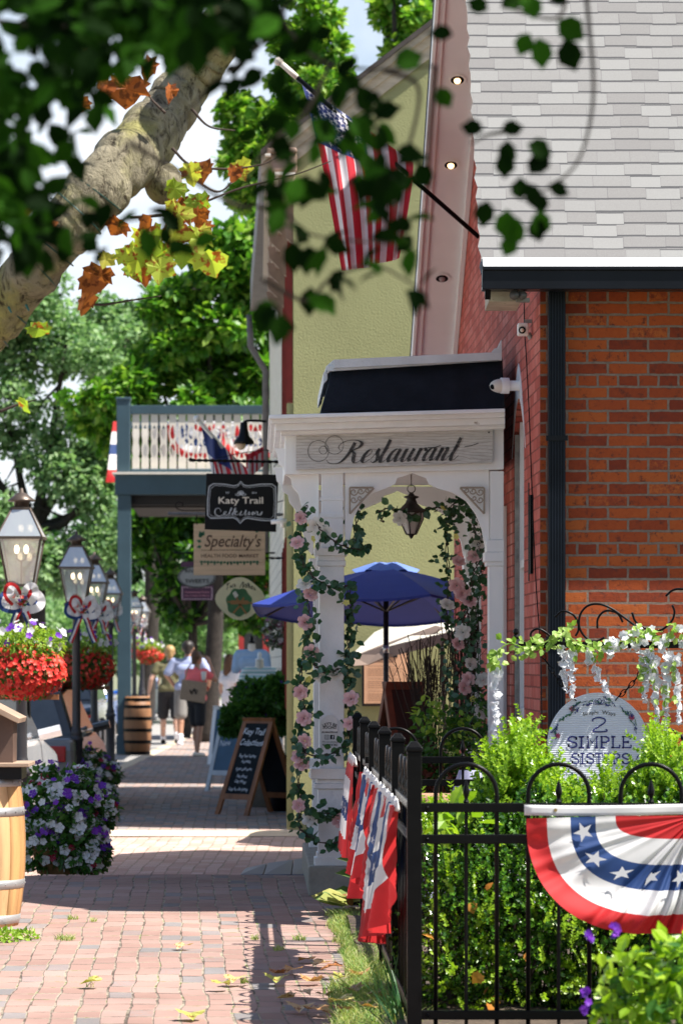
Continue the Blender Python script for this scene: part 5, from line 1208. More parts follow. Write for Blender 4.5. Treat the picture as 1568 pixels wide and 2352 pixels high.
# ------------------------------------------------------------------ mounded planters on the sidewalk
def mound(label, x, yb, s_, wd, h, nfl, zg, kk=1.0):
    D = FOC/s_; t = thing('petunia_planter', label, 'planter', (X(x,D), D, zg), 'planters overflowing with petunias')
    c = (X(x,D), D, zg); r = wd/2
    mb = MB(); mb.lathe([(r*.45,0), (r*.6,h*.35), (r*.62,h*.4), (r*.5,h*.4), (.001,h*.38)], c, 20); mb.build('half_barrel', m_basket, t, smooth=True)
    bl_ = [(c[0],c[1],zg+h*.58,r*.92,r*.9,h*.40), (c[0]+r*.35,c[1]-.1,zg+h*.32,r*.6,r*.6,h*.3), (c[0]-r*.35,c[1]-.1,zg+h*.34,r*.55,r*.6,h*.3), (c[0]+r*.75,c[1],zg+h*.62,r*.34,r*.4,h*.2), (c[0]+r*.62,c[1]-.15,zg+h*.2,r*.36,r*.4,h*.18), (c[0]-r*.3,c[1],zg+h*.92,r*.3,r*.3,h*.13), (c[0]+r*.35,c[1],zg+h*.95,r*.26,r*.3,h*.10)]
    mb = MB(); foliage(mb, bl_, int(5200*kk), .05, shell=.55); mb.build('foliage', m_leaf, t)
    blossoms('white_blossoms', bl_, int(nfl*1.05), .037, m_petw, t, shell=.93); blossoms('purple_blossoms', [(a, b, cc+.08, d, e, f*.85) for a, b, cc, d, e, f in bl_], int(nfl*.32), .030, m_petp, t, shell=.93)
    blossoms('crimson_blossoms', bl_, int(nfl*.12), .028, leafmat('crimson_petals', [(.35,.01,.05), (.45,.02,.08)], .2), t, shell=.93)
mound('nearest planter mound of white and purple petunias beside the wooden barrel', 140, 2012, 352, .68, .66, 430, -.02)
mound('second mound of white and purple petunias around the lamp post foot', 178, 1850, 226, .84, .62, 380, GZ, .8)
# ------------------------------------------------------------------ barrel with its box
bd = 17.9; bx_, rB = X(-78, bd), .30
t = thing('wooden_barrel', 'pale oak barrel with riveted steel hoops at the left edge', 'barrel', (bx_, bd, 0))
m_oak = M('oak_staves', (.50,.28,.11), .65, var=.35, scale=9, stretch=(1,1,.12), bmp=.25, second=(.38,.19,.08), thr=.66)
hB = .80
m_oaks = [m_oak, M('dark_oak_stave', (.42,.22,.085), .65, var=.35, scale=9, stretch=(1,1,.12), bmp=.25, second=(.28,.14,.06), thr=.60), M('pale_oak_stave', (.56,.35,.17), .6, var=.3, scale=8, stretch=(1,1,.1), bmp=.3, second=(.40,.22,.10), thr=.64)]
def rb(z): u = z/hB*2-1; return rB*(1-.13*u*u)
ns = 20
for k in range(ns):
    a0_, a1_ = 2*math.pi*k/ns+.010, 2*math.pi*(k+1)/ns-.010; mb = MB()
    mb.grid(lambda u, v: (bx_+rb(v*hB)*math.cos(a0_+(a1_-a0_)*u), bd+rb(v*hB)*math.sin(a0_+(a1_-a0_)*u), v*hB), 2, 12)
    mb.build('stave', m_oaks[(k*7) % 3], t, smooth=True, solid=.016)
m_steel = M('galvanised_steel', (.42,.42,.42), .45, metal=.6, var=.2, second=(.25,.14,.08), thr=.68)
for z0 in (.02, .20, .36, .57, .72)[0:]:
    if z0 == .36: continue
    mb = MB(); mb.lathe([(rb(z0)+.009,z0), (rb(z0+.02)+.010,z0+.02), (rb(z0+.04)+.009,z0+.042)], (bx_, bd, 0), 48); o_ = mb.build('hoop', m_steel, t, smooth=True, solid=.003)
    for k in range(24):
        a = 2*math.pi*k/24+.05; m2 = MB(); m2.ball((bx_+(rb(z0)+.013)*math.cos(a), bd+(rb(z0)+.013)*math.sin(a), z0+.021), .0045, 6, 4)
        if -1.9 < a-2*math.pi*(a > math.pi) < .6: m2.build('rivet', m_steel, o_)
mb = MB(); mb.lathe([(.001,.77), (rb(.77)-.02,.77), (rb(.77)-.02,.785), (.001,.785)], (bx_, bd, 0), 32); mb.build('lid', m_oak, t)
m_boxw = M('brown_box_wood', (.10,.06,.045), .6, var=.25); m_ledge = M('weathered_ledge_wood', (.34,.24,.17), .7, var=.2)
t = thing('wooden_dispenser_box', 'small dark brown wooden box with sloping lid standing on the oak barrel', 'box', (bx_, bd, .80))
mb = MB(); sb(mb, -150, 67, 1753, 1762, 17.65, .5); mb.build('base_board', m_ledge, t, bevel=.003)
mb = MB(); sb(mb, -140, 50, 1762, 1790, 17.7, .4); mb.build('plinth', m_gutter, t)
mb = MB(); fprism(mb, [(-140,1753), (30,1753), (31,1645), (-140,1560)], 17.75, .3); mb.build('body', m_boxw, t)
mb = MB(); fprism(mb, [(-150,1548), (46,1650), (42,1662), (-150,1566)], 17.62, .55); mb.build('sloping_lid', m_ledge, t, bevel=.003)
b2 = thing('far_barrel', 'brown barrel with black hoops standing behind the balcony post', 'barrel', (X(313,57.5), 57.2, GZ))
bx2, by2, h2, r2 = X(313,57.2), 57.6, .97, .235
mb = MB(); mb.lathe([(r2*.86,0), (r2*.97,h2*.25), (r2,h2*.5), (r2*.97,h2*.75), (r2*.86,h2), (.001,h2-.02)], (bx2, by2, GZ), 28); mb.build('staves', M('brown_staves', (.26,.12,.05), .6, var=.3, scale=10, stretch=(1,1,.1)), b2, smooth=True)
for f in (.03, .22, .42, .62, .82, .94):
    mb = MB(); q = r2*(1-.14*(f*2-1)**2)+.004; mb.lathe([(q,0), (q,.05)], (bx2, by2, GZ+f*h2-.02), 28); mb.build('hoop', m_black, b2, solid=.004)

# ------------------------------------------------------------------ cellar hatch, bins and pots
t = thing('cellar_hatch', 'low blue grey sloping hatch beside the porch plinth', 'hatch', (X(620,26.5), 27, -.25))
m_hatch = M('blue_grey_metal', (.085,.11,.15), .45, var=.1)
D = 25.6
for i, (xa, xb, ya, yb) in enumerate(((552,604,1994,1983), (606,668,1982,1974), (670,735,1973,1966))):
    mb = MB(); x0_, x1_ = X(xa,D), X(xb,D)
    mb.hexa([(x0_,D,-.24), (x1_,D,-.24), (x1_,D+1.3,-.24), (x0_,D+1.3,-.24)], [(x0_,D+.01,-.20), (x1_,D+.01,-.20), (x1_,D+1.29,Z(yb,D+1.29)), (x0_,D+1.29,Z(ya,D+1.29))]); mb.build('door_leaf', m_hatch, t, bevel=.004)
t = thing('waste_bin', 'black waste bin against the wall behind the chalkboard', 'bin', (X(655,34.5), 35.0, GZ))
c = (X(652,35.2), 35.4, GZ); mb = MB(); mb.lathe([(.14,0), (.19,.5), (.19,.52), (.001,.52)], c, 20); mb.build('body', m_gutter, t, smooth=True)
mb = MB(); mb.lathe([(.205,.50), (.215,.53), (.20,.56), (.001,.58)], c, 20); mb.build('lid', m_gutter, t, smooth=True)
# potted shrub in front of the shop
t = thing('potted_shrub', 'bushy green potted shrub with small purple flowers behind the chalkboard', 'plant', (X(600,36), 36.3, GZ))
c = (X(606,36.4), 36.5, GZ); mb = MB(); mb.lathe([(.13,0), (.18,.3), (.20,.32), (.16,.33), (.001,.3)], c, 20); mb.build('pot', m_concrete, t, smooth=True)
mb = MB(); mb.tube([(c[0],c[1],GZ+.3), (c[0],c[1],.6)], .02, 8); mb.build('stem', m_darkbark, t)
pb = lambda x, y, rx, ry, D: (X(x,D), D, Z(y,D), rx*D/FOC, rx*D/FOC*.8, ry*D/FOC)
shr = [pb(600,1612,58,48,36.2), pb(640,1590,34,40,36), pb(556,1640,44,34,36), pb(530,1668,24,20,36), pb(640,1650,30,40,36.3), pb(575,1590,40,25,36.3)]
mb = MB(); foliage(mb, shr, 5200, .075, shell=.3); mb.build('foliage', m_leaf, t)
blossoms('purple_blossoms', shr, 70, .018, m_petp, t)
t = thing('shop_wreath', 'wreath of dusty purple and white silk flowers hanging on the shop front', 'wreath', (X(632,37), 37, Z(1478,37)))
mb = MB(); ringb = [(X(632+18*math.cos(a),37), 36.9, Z(1452+24*math.sin(a),37), .05,.05,.05) for a in np.linspace(0, 5.6, 8)]; foliage(mb, ringb, 260, .06); mb.build('foliage', leafmat('sage_leaves', [(.12,.18,.13), (.22,.28,.2)]), t)
blossoms('silk_flower', ringb, 60, .035, m_petw, t); blossoms('silk_flower', ringb, 40, .035, leafmat('mauve_petals', [(.25,.1,.16), (.4,.2,.3)], .2), t)

# ------------------------------------------------------------------ people and mannequins (one continuous voxel-fused body each)
def capsule(mb, p0, r0, p1, r1, seg=12):
    p0, p1 = Vector(p0), Vector(p1); d = (p1-p0); L_ = d.length; d.normalize()
    pts, rs = [], []
    for a in np.linspace(-math.pi/2, 0, 5): pts.append(p0+d*r0*math.sin(a)); rs.append(max(.0008, r0*math.cos(a)))
    for a in np.linspace(0, math.pi/2, 5): pts.append(p1+d*r1*math.sin(a)); rs.append(max(.0008, r1*math.cos(a)))
    mb.tube(pts, rs, seg)
def fused(name, mb, mat, parent, T, vox=.012, smooth=2):
    me = bpy.data.meshes.new(name); me.from_pydata([tuple(T @ Vector(v)) for v in mb.v], [], mb.f); o = bpy.data.objects.new('tmp', me); C.objects.link(o)
    m1 = o.modifiers.new('r', 'REMESH'); m1.mode = 'VOXEL'; m1.voxel_size = vox; m2 = o.modifiers.new('s', 'SMOOTH'); m2.iterations = smooth; m2.factor = .5
    dg = bpy.context.evaluated_depsgraph_get(); nm = bpy.data.meshes.new_from_object(o.evaluated_get(dg)); bpy.data.objects.remove(o)
    base_ = worldloc(parent); nm.transform(Matrix.Translation(-base_)); nm.materials.clear(); nm.materials.append(mat); nm.name = name
    nm.polygons.foreach_set('use_smooth', [True]*len(nm.polygons)); q = bpy.data.objects.new(name, nm); C.objects.link(q); q.parent = parent; WORLD[q.name] = base_; return q
def person(label, loc, face, h=1.75, skin=None, shirt=None, shorts=None, hair=None, long_hair=False, L=None, Rr=None, stride=.12, sock=None, shoe=None, build=1.0, vox=.011, sleeve=.5, knee=.52):
    """face: heading in radians (0 = walking away from the camera); L / Rr: (elbow, wrist) positions in body space, x right, y forward"""
    k = h/1.75; t = thing('person', label, 'person', loc); T = Matrix.Translation(loc) @ Matrix.Rotation(face, 4, 'Z') @ Matrix.Diagonal((k*build, k*build, k, 1))
    hipL, hipR = Vector((-.09,0,.92)), Vector((.09,0,.92)); fl_, fr_ = stride, -stride
    kneeL, kneeR = Vector((-.10,fl_*.6+.02,.50)), Vector((.10,fr_*.5+.03,.50)); anL, anR = Vector((-.10,fl_,.08)), Vector((.11,fr_,.09))
    shL, shR = Vector((-.185,0,1.41)), Vector((.185,0,1.41))
    L = L or ((-.25,-.03,1.14), (-.27,.06,.90)); Rr = Rr or ((.25,-.03,1.14), (.27,.06,.90))
    mb = MB()
    for hp, kn, an in ((hipL, kneeL, anL), (hipR, kneeR, anR)):
        capsule(mb, hp, .082, kn, .055); capsule(mb, kn, .054, an, .036); capsule(mb, kn+Vector((0,-.02,-.1)), .052, kn+Vector((0,-.015,-.2)), .045)
        capsule(mb, an+Vector((0,-.04,-.04)), .035, an+Vector((0,.15,-.055)), .026)
    capsule(mb, (-.06,0,.96), .105, (.06,0,.96), .105); capsule(mb, (0,0,1.0), .115, (0,0,1.18), .11); capsule(mb, (-.06,0,1.28), .105, (.06,0,1.28), .105); capsule(mb, (-.13,0,1.39), .065, (.13,0,1.39), .065); capsule(mb, (0,0,1.40), .06, (0,.01,1.52), .052)
    mb.ball((0,.012,1.645), (.076,.096,.112), 18, 14); mb.ball((0,.03,1.59), (.055,.072,.06), 12, 8)
    capsule(mb, (0,.098,1.65), .010, (0,.118,1.625), .013); capsule(mb, (-.02,.098,1.59), .008, (.02,.098,1.59), .008)
    for sx_ in (-1, 1): mb.ball((sx_*.079,.0,1.635), (.012,.022,.032), 8, 6)
    for sh, (el, wr), sx_ in ((shL, L, -1), (shR, Rr, 1)):
        el, wr = Vector(el), Vector(wr); capsule(mb, sh, .052, el, .038); capsule(mb, el, .038, wr, .026)
        d = (wr-el).normalized(); side = d.cross(Vector((sx_,0,.2))).normalized(); nrm = d.cross(side).normalized(); pc = wr+d*.05
        capsule(mb, wr+side*.014, .018, pc+side*.026, .017); capsule(mb, wr-side*.014, .018, pc-side*.026, .017); capsule(mb, wr, .019, pc, .019)
        for q, (off, l) in enumerate(((-.033,.062), (-.012,.074), (.011,.070), (.032,.055))):
            a = pc+side*off+d*.012; b_ = a+d*l*.5+nrm*.006; c_ = b_+d*l*.42+nrm*.018; capsule(mb, a, .0098, b_, .009, 8); capsule(mb, b_, .009, c_, .008, 8)
        capsule(mb, wr+d*.02-side*.02, .012, wr+d*.05-side*.055+nrm*.01, .0105, 8); capsule(mb, wr+d*.05-side*.055+nrm*.01, .010, wr+d*.075-side*.06+nrm*.02, .009, 8)
    body = fused('body', mb, skin or m_skin, t, T, vox, 1)
    mb = MB()   # shirt
    capsule(mb, (-.07,0,.98), .125, (.07,0,.98), .125); capsule(mb, (0,0,1.0), .13, (0,0,1.2), .125); capsule(mb, (-.07,0,1.28), .123, (.07,0,1.28), .123); capsule(mb, (-.14,0,1.385), .082, (.14,0,1.385), .082); capsule(mb, (0,0,1.42), .075, (0,0,1.46), .062)
    for sh, (el, wr) in ((shL, L), (shR, Rr)):
        el = Vector(el); capsule(mb, sh, .072, sh.lerp(el, sleeve), .068)
    fused('shirt', mb, shirt, t, T, .014, 3)
    mb = MB()
    capsule(mb, (-.07,0,.93), .116, (.07,0,.93), .116)
    for hp, kn in ((hipL, kneeL), (hipR, kneeR)): capsule(mb, hp, .104, hp.lerp(kn, 1-(knee-.50)*2.0), .095)
    fused('shorts', mb, shorts, t, T, .014, 3)
    mb = MB(); mb.ball((0,-.012,1.675), (.088,.100,.100), 18, 14)
    if long_hair: capsule(mb, (0,-.06,1.62), .075, (0,-.085,1.42), .06); capsule(mb, (-.05,-.04,1.62), .05, (-.05,-.06,1.44), .045); capsule(mb, (.05,-.04,1.62), .05, (.05,-.06,1.44), .045)
    else: capsule(mb, (0,-.05,1.64), .06, (0,-.055,1.58), .05)
    fused('hair', mb, hair, t, T, .012, 1)
    for an in (anL, anR):
        mb = MB(); capsule(mb, an+Vector((0,-.045,-.045)), .043, an+Vector((0,.15,-.058)), .034); fused('shoe', mb, shoe or m_black, t, T, .012, 1)
        if sock: mb = MB(); capsule(mb, an, .044, an+Vector((0,.01,.09)), .047); fused('sock', mb, sock, t, T, .012, 1)
    for sx_ in (-1, 1):
        mb = MB(); mb.ball((sx_*.03,.098,1.665), .0105, 8, 6); mb.v = [tuple(T @ Vector(v)) for v in mb.v]; mb.build('eye', m_board, t)
    return t, T
m_khaki = M('olive_khaki_shirt', (.13,.12,.055), .8, var=.15); m_pale = M('pale_blue_shirt', (.33,.38,.58), .8, var=.06); m_pink = M('coral_pink_shirt', (.90,.16,.17), .8, var=.06); m_tee = M('white_tee', (.76,.75,.80), .8, var=.04)
m_blk = M('black_shorts_cloth', (.012,.012,.016), .8, var=.2); m_nvy = M('navy_shirt', (.02,.035,.07), .8); m_grysh = M('grey_shorts_cloth', (.20,.19,.18), .8)
def pp(x, y, zg=GZ): D = FOC*(CZ-zg)/(y-HY); return (X(x, D), D, zg)
person('man in a khaki green tee and black shorts walking away on the sidewalk', pp(390,1708), .10, 1.84, m_skin, m_khaki, m_blk, m_hair_s, L=((-.30,-.05,1.16), (-.33,.02,.92)), Rr=((.27,-.04,1.15), (.22,.10,.95)), sock=m_tee, build=1.12)
person('tall dark haired man in a pale blue shirt walking away beside the khaki shirt', pp(432,1712), -.05, 1.92, m_tan, m_pale, m_grysh, m_hair_k, L=((-.30,-.02,1.18), (-.20,.10,1.0)), Rr=((.30,.0,1.18), (.28,.14,1.02)), sock=m_tee, shoe=m_tee, build=1.2, stride=-.12, sleeve=.8)
tw, TW = person('woman in a coral pink top and black shorts raising a hand to her head', pp(452,1738), -.75, 1.70, m_tan, m_pink, m_blk, m_hair_b, L=((-.27,.08,1.20), (-.12,.24,1.16)), Rr=((.30,.14,1.28), (.16,.14,1.58)), stride=.10, shoe=m_cream, knee=.60)
person('woman in a white tee with shoulder length brown hair by the shop mannequins', pp(528,1722), -.9, 1.66, m_skin, m_tee, m_tee, m_hair_b, long_hair=True, stride=.05, shoe=m_tee)
person('man in a navy shirt far up the sidewalk right of the pale blue shirt', pp(462,1652), .1, 1.85, m_tan, m_nvy, m_blk, m_hair_k, build=1.1, vox=.014)
person('small distant figure in dark blue near the flower baskets', pp(384,1630), .3, 1.8, m_tan, m_nvy, m_blk, m_hair_k, vox=.016)
person('distant man in a white shirt left of the orange brick shop front', pp(492,1640), .2, 1.8, m_tan, m_tee, m_grysh, m_hair_k, vox=.016)
person('distant woman in pink beyond the navy shirted man', pp(478,1634), -.3, 1.68, m_skin, m_pink, m_blk, m_hair_b, long_hair=True, vox=.016)
person('distant person in a pale blue top seen just right of the far barrel', pp(350,1628), .4, 1.75, m_skin, m_pale, m_nvy, m_hair_k, vox=.016)
# tote bag on the woman's side
D = tw.location.y-.2; t = thing('tote_bag', 'tan burlap tote bag hanging at the side of the woman in coral pink', 'bag', P(441,1616,D))
m_burlap = M('burlap', (.36,.26,.18), .9, var=.15, scale=30, bmp=.4)
mb = MB(); mb.prism([P(412,1606,D), P(470,1616,D), P(476,1568,D), P(418,1560,D)], (0,.10,0)); mb.build('bag', m_burlap, t, bevel=.015)
mb = MB(); mb.tube(spline([P(424,1562,D+.05), P(432,1535,D+.1), P(446,1522,D+.15), P(460,1540,D+.1), P(470,1567,D+.05)], 5), .012, 6); mb.build('strap', m_burlap, t)
mb = MB(); penstroke(mb, [(-8,-4),(-3,6),(2,-6),(6,6),(9,-3),(0,-1),(-7,3)], lambda a, b: (444+a, 1588+b), D-.006, 1.6, 3); mb.build('printed_motif', m_board, t)
t = thing('paper_cup', 'white paper cup with straw held by the woman in coral pink', 'cup', P(468,1560,D-.1))
mb = MB(); cc_ = P(468,1562,D-.1); mb.lathe([(.032,0), (.045,.13), (.048,.135), (.001,.14)], cc_, 14); mb.build('cup', m_white, t, smooth=True)
mb = MB(); mb.tube([Vector(cc_)+Vector((0,0,.13)), Vector(cc_)+Vector((-.03,0,.22))], .004, 6); mb.build('straw', m_red, t)
def mannequin(label, x, y, D, mat, capm, stripes=False, h=.75):
    c = Vector(P(x, y, D)); t = thing('mannequin', label, 'mannequin', (c.x, c.y, GZ)); T = Matrix.Translation((c.x, c.y, c.z-1.45))
    mb = MB(); capsule(mb, (-.05,0,.98), .12, (.05,0,.98), .12); capsule(mb, (0,0,1.0), .105, (0,0,1.18), .10); capsule(mb, (-.07,0,1.28), .115, (.07,0,1.28), .115); capsule(mb, (-.15,0,1.385), .07, (.15,0,1.385), .07); capsule(mb, (-.17,0,1.36), .07, (-.2,-.02,1.2), .06); capsule(mb, (.17,0,1.36), .07, (.2,-.02,1.2), .06)
    fused('shirt', mb, mat, t, T, .013, 2)
    mb = MB(); capsule(mb, (0,0,1.38), .06, (0,.0,1.50), .05); fused('neck_form', mb, m_cream, t, T, .012, 1)
    mb = MB(); mb.lathe([(.05,0), (.05,.015), (.02,.03), (.025,.06), (.02,.09), (.001,.1)], (c.x, c.y, c.z+.08), 12); mb.build('finial', capm, t, smooth=True)
    mb = MB(); mb.tube([(c.x,c.y,GZ), (c.x,c.y,c.z-.4)], .02, 8); mb.lathe([(.16,0), (.16,.02), (.001,.03)], (c.x,c.y,GZ), 16); mb.build('stand', m_iron, t)
def stripem():
    m, n, b, _ = base('striped_cloth'); s = node(n, 'ShaderNodeSeparateXYZ'); n.links.new(objco(n), s.inputs[0])
    f = math_(n, 'FRACT', math_(n, 'MULTIPLY', s.outputs[2], 22.0)); n.links.new(ramp(n, f, [(.0, (.75,.78,.78)), (.55, (.28,.5,.52))], 'CONSTANT'), b.inputs['Base Color']); b.inputs['Roughness'].default_value = .8; return m
mannequin('shop mannequin in a plain light blue top with a black neck finial', 578, 1492, 44.5, M('light_blue_top', (.30,.46,.68), .8), m_black)
mannequin('shop mannequin in a teal and white striped shirt beside the potted shrub', 596, 1532, 41.5, stripem(), m_white)
t = thing('round_base_stand', 'pole stand with a round black base beyond the man in khaki', 'stand', pp(361,1640)); c = Vector(t.location)
mb = MB(); mb.lathe([(.22,0), (.22,.03), (.05,.06), (.001,.06)], c, 20); mb.build('base', m_black, t); mb = MB(); mb.tube([c+Vector((0,0,.05)), c+Vector((0,0,.75))], .05, 8); mb.build('pole', M('pale_metal', (.5,.52,.55), .4), t)

# ------------------------------------------------------------------ parked cars
def car(label, x, D, L_, W_, H_, col, kind='car', wheel=.33, name='parked_car'):
    """rear towards the camera at distance D; x = picture x of the right side"""
    xr = X(x, D); xc = xr-W_/2; z0 = -.27
    t = thing(name, label, kind, (xc, D+L_/2, z0))
    pm = M(label.split()[0]+'_car_paint', col, .25, metal=.3, var=.04, coat=.8)
    def hull(prof, w0, w1, nm, mat, bev):
        mb = MB(); n = len(prof); zs = [p[1] for p in prof]; zlo, zhi = min(zs), max(zs)
        wf = lambda z: w0+(w1-w0)*((z-zlo)/(zhi-zlo))
        vs = [(xc-wf(z)/2, D+y, z0+z) for y, z in prof]+[(xc+wf(z)/2, D+y, z0+z) for y, z in prof]
        mb.add(vs, [tuple(range(n-1, -1, -1)), tuple(range(n, 2*n))]+[(i, (i+1) % n, (i+1) % n+n, i+n) for i in range(n)]); return mb.build(nm, mat, t, bevel=bev)
    hull([(0,.30), (.03,.75), (.10,H_*.60), (L_*.12,H_*.63), (L_*.70,H_*.62), (L_*.95,H_*.53), (L_,.62), (L_-.02,.28), (L_*.5,.22)], W_, W_*.93, 'body', pm, .05)
    hull([(L_*.10,H_*.62), (L_*.17,H_*.93), (L_*.24,H_*.985), (L_*.52,H_), (L_*.58,H_*.97), (L_*.72,H_*.62)], W_*.90, W_*.68, 'cabin', m_glassdark, .03)
    hull([(L_*.17,H_*.94), (L_*.24,H_*.99), (L_*.52,H_*1.003), (L_*.575,H_*.985)], W_*.74, W_*.68, 'roof', pm, .02)
    for sx_ in (-1, 1):
        for f in (.18, .80):
            c = Vector((xc+sx_*(W_/2-.10), D+L_*f, z0+wheel)); mb = MB(); mb.tube([c-Vector((.12,0,0)), c+Vector((.12,0,0))], wheel, 28); wl = mb.build('wheel', M('tyre_rubber', (.02,.02,.02), .8), t, bevel=.03)
            mb = MB(); mb.tube([c+Vector((sx_*.10,0,0)), c+Vector((sx_*.125,0,0))], wheel*.62, 16); mb.build('rim', m_steel, wl, bevel=.01)
        mb = MB(); mb.box(xc+sx_*W_*.36-.11, xc+sx_*W_*.36+.11, D-.012, D+.08, z0+H_*.44, z0+H_*.55); mb.build('tail_light', M('tail_light_red', (.40,.015,.015), .2), t, bevel=.01)
        mb = MB(); mb.tube([(xc+sx_*W_*.46, D+L_*.62, z0+H_*.64), (xc+sx_*W_*.56, D+L_*.62, z0+H_*.67)], .05, 8); mb.build('side_mirror', pm, t)
    mb = MB(); mb.add([(xc-W_*.38,D+L_*.105,z0+H_*.66), (xc+W_*.38,D+L_*.105,z0+H_*.66), (xc+W_*.31,D+L_*.155,z0+H_*.90), (xc-W_*.31,D+L_*.155,z0+H_*.90)], [(0,1,2,3)]); mb.build('rear_window', M('rear_glass', (.10,.12,.14), .08), t)
    mb = MB(); mb.box(xc-W_/2-.01, xc+W_/2+.01, D-.05, D+.08, z0+.30, z0+.48); mb.build('bumper', m_gutter if W_ > 1.85 else pm, t, bevel=.03)
    mb = MB(); mb.box(xc-.16, xc+.16, D-.058, D-.05, z0+.36, z0+.45); mb.build('number_plate', m_cream, t)
    return t
car('white pickup parked at the left edge behind the oak barrel', 36, 27.5, 4.9, 1.9, 1.55, (.75,.76,.78), 'pickup')
car('grey car parked beside the brown timber post', 184, 34.8, 4.6, 1.8, 1.45, (.16,.155,.15))
car('dark teal car with red tail lights parked further up the kerb', 152, 43, 4.5, 1.8, 1.5, (.04,.07,.10))
car('silver car parked beyond the second street lamp', 232, 62, 4.4, 1.75, 1.5, (.52,.53,.55))
car('small bright blue car far up the street', 252, 78, 4.0, 1.7, 1.5, (.02,.15,.62))

# ------------------------------------------------------------------ flags
m_fr = cloth(M('flag_red', (.56,.03,.05), .65, var=.06), .25); m_fw = cloth(M('flag_white', (.76,.74,.78), .65, var=.03), .3); m_fb = cloth(M('flag_blue', (.03,.05,.20), .65, var=.08), .2)
t = thing('american_flag', 'large stars and stripes flag hanging from a black pole on the red street wall', 'flag', (X(850,23.7), 23.7, 4.3))
base_ = Vector((FX(23.7), 23.7, Z(545,23.7))); tip = Vector(P(682,178,23.55))
mb = MB(); mb.tube([base_, tip], .016, 10); mb.build('pole', m_black, t, smooth=True)
mb = MB(); mb.tube([tip+(tip-base_)*.0, tip+(base_-tip)*-.09], .02, 10); mb.ball(tip+(tip-base_)*.1, .03); mb.build('pole_tip', m_cream, t, smooth=True)
# picture corners: hoist top (tip side) -> hoist bottom (wall side); the fly hangs down
H0, H1 = (692,190), (948,372)
def flagpt(u, v, off=0):
    """u along the hoist from tip (0) to wall side (1), v down the fly 0..1"""
    tx, ty = H0[0]+(H1[0]-H0[0])*u, H0[1]+(H1[1]-H0[1])*u
    ex, ey = 780+(918-780)*u, 622-30*u**1.5
    cx1, cy1 = 735+(955-735)*u, 330+(400-330)*u
    x = tx*(1-v)**2+2*cx1*v*(1-v)+ex*v*v; y = ty*(1-v)**2+2*cy1*v*(1-v)+ey*v*v
    d = 23.6+.10*math.sin(u*15+v*2.0)*(.25+v)+.05*math.sin(u*31)*v-off
    return P(x+5*math.sin(u*15+1)*v, y, d)
def flagm(u, v):
    k = min(12, int(u*13))
    if k < 7 and v < .40: return 2
    return 0 if k % 2 == 0 else 1
mb = MB(); mb.grid(flagpt, 78, 40, mfn=flagm); mb.build('cloth', [m_fr, m_fw, m_fb], t, smooth=True)
mb = MB()
for r_ in range(9):
    for c_ in range(6 if r_ % 2 == 0 else 5):
        u = (r_+1)*.0538; v = (.033 if r_ % 2 == 0 else .066)+c_*.0660
        c0_ = Vector(flagpt(u, v, .012)); U_ = (Vector(flagpt(u+.01, v, .012))-c0_).normalized(); V_ = (Vector(flagpt(u, v+.01, .012))-c0_).normalized()
        star(mb, c0_, .030, U_, V_)
mb.build('stars', m_fw, t)
t = thing('balcony_flag', 'small drooping flag on a white pole slanting up in front of the balcony', 'flag', P(520,1050,37.5))
mb = MB(); mb.tube([P(452,962,37), P(600,1128,38)], .022, 10); mb.ball(P(452,961,37), .035); mb.build('pole', m_white, t, smooth=True)
def f2(u, v):
    x = 462+112*u+26*v+5*math.sin(u*14)*v; y = 978+104*u+(112+8*math.sin(u*11))*v*(1-.25*u); return P(x, y, 37.3+.08*math.sin(u*18+v*4))
mb = MB(); mb.grid(f2, 26, 16, mfn=lambda u, v: (2 if (u < .5 and v < .55) else (0 if int(u*13) % 2 else 1))); mb.build('cloth', [m_fr, m_fw, m_fb], t, smooth=True)
mb = MB(); mb.grid(lambda u, v: P(565+40*u, 1045-20*u+ (60-15*u)*v, 37.6+.06*math.sin(u*16+3*v)), 16, 8, mfn=lambda u, v: 0 if (int(u*7) % 2 == 0 or v < .3) else 1); mb.build('cloth_fold', [m_fr, m_fw], t, smooth=True)

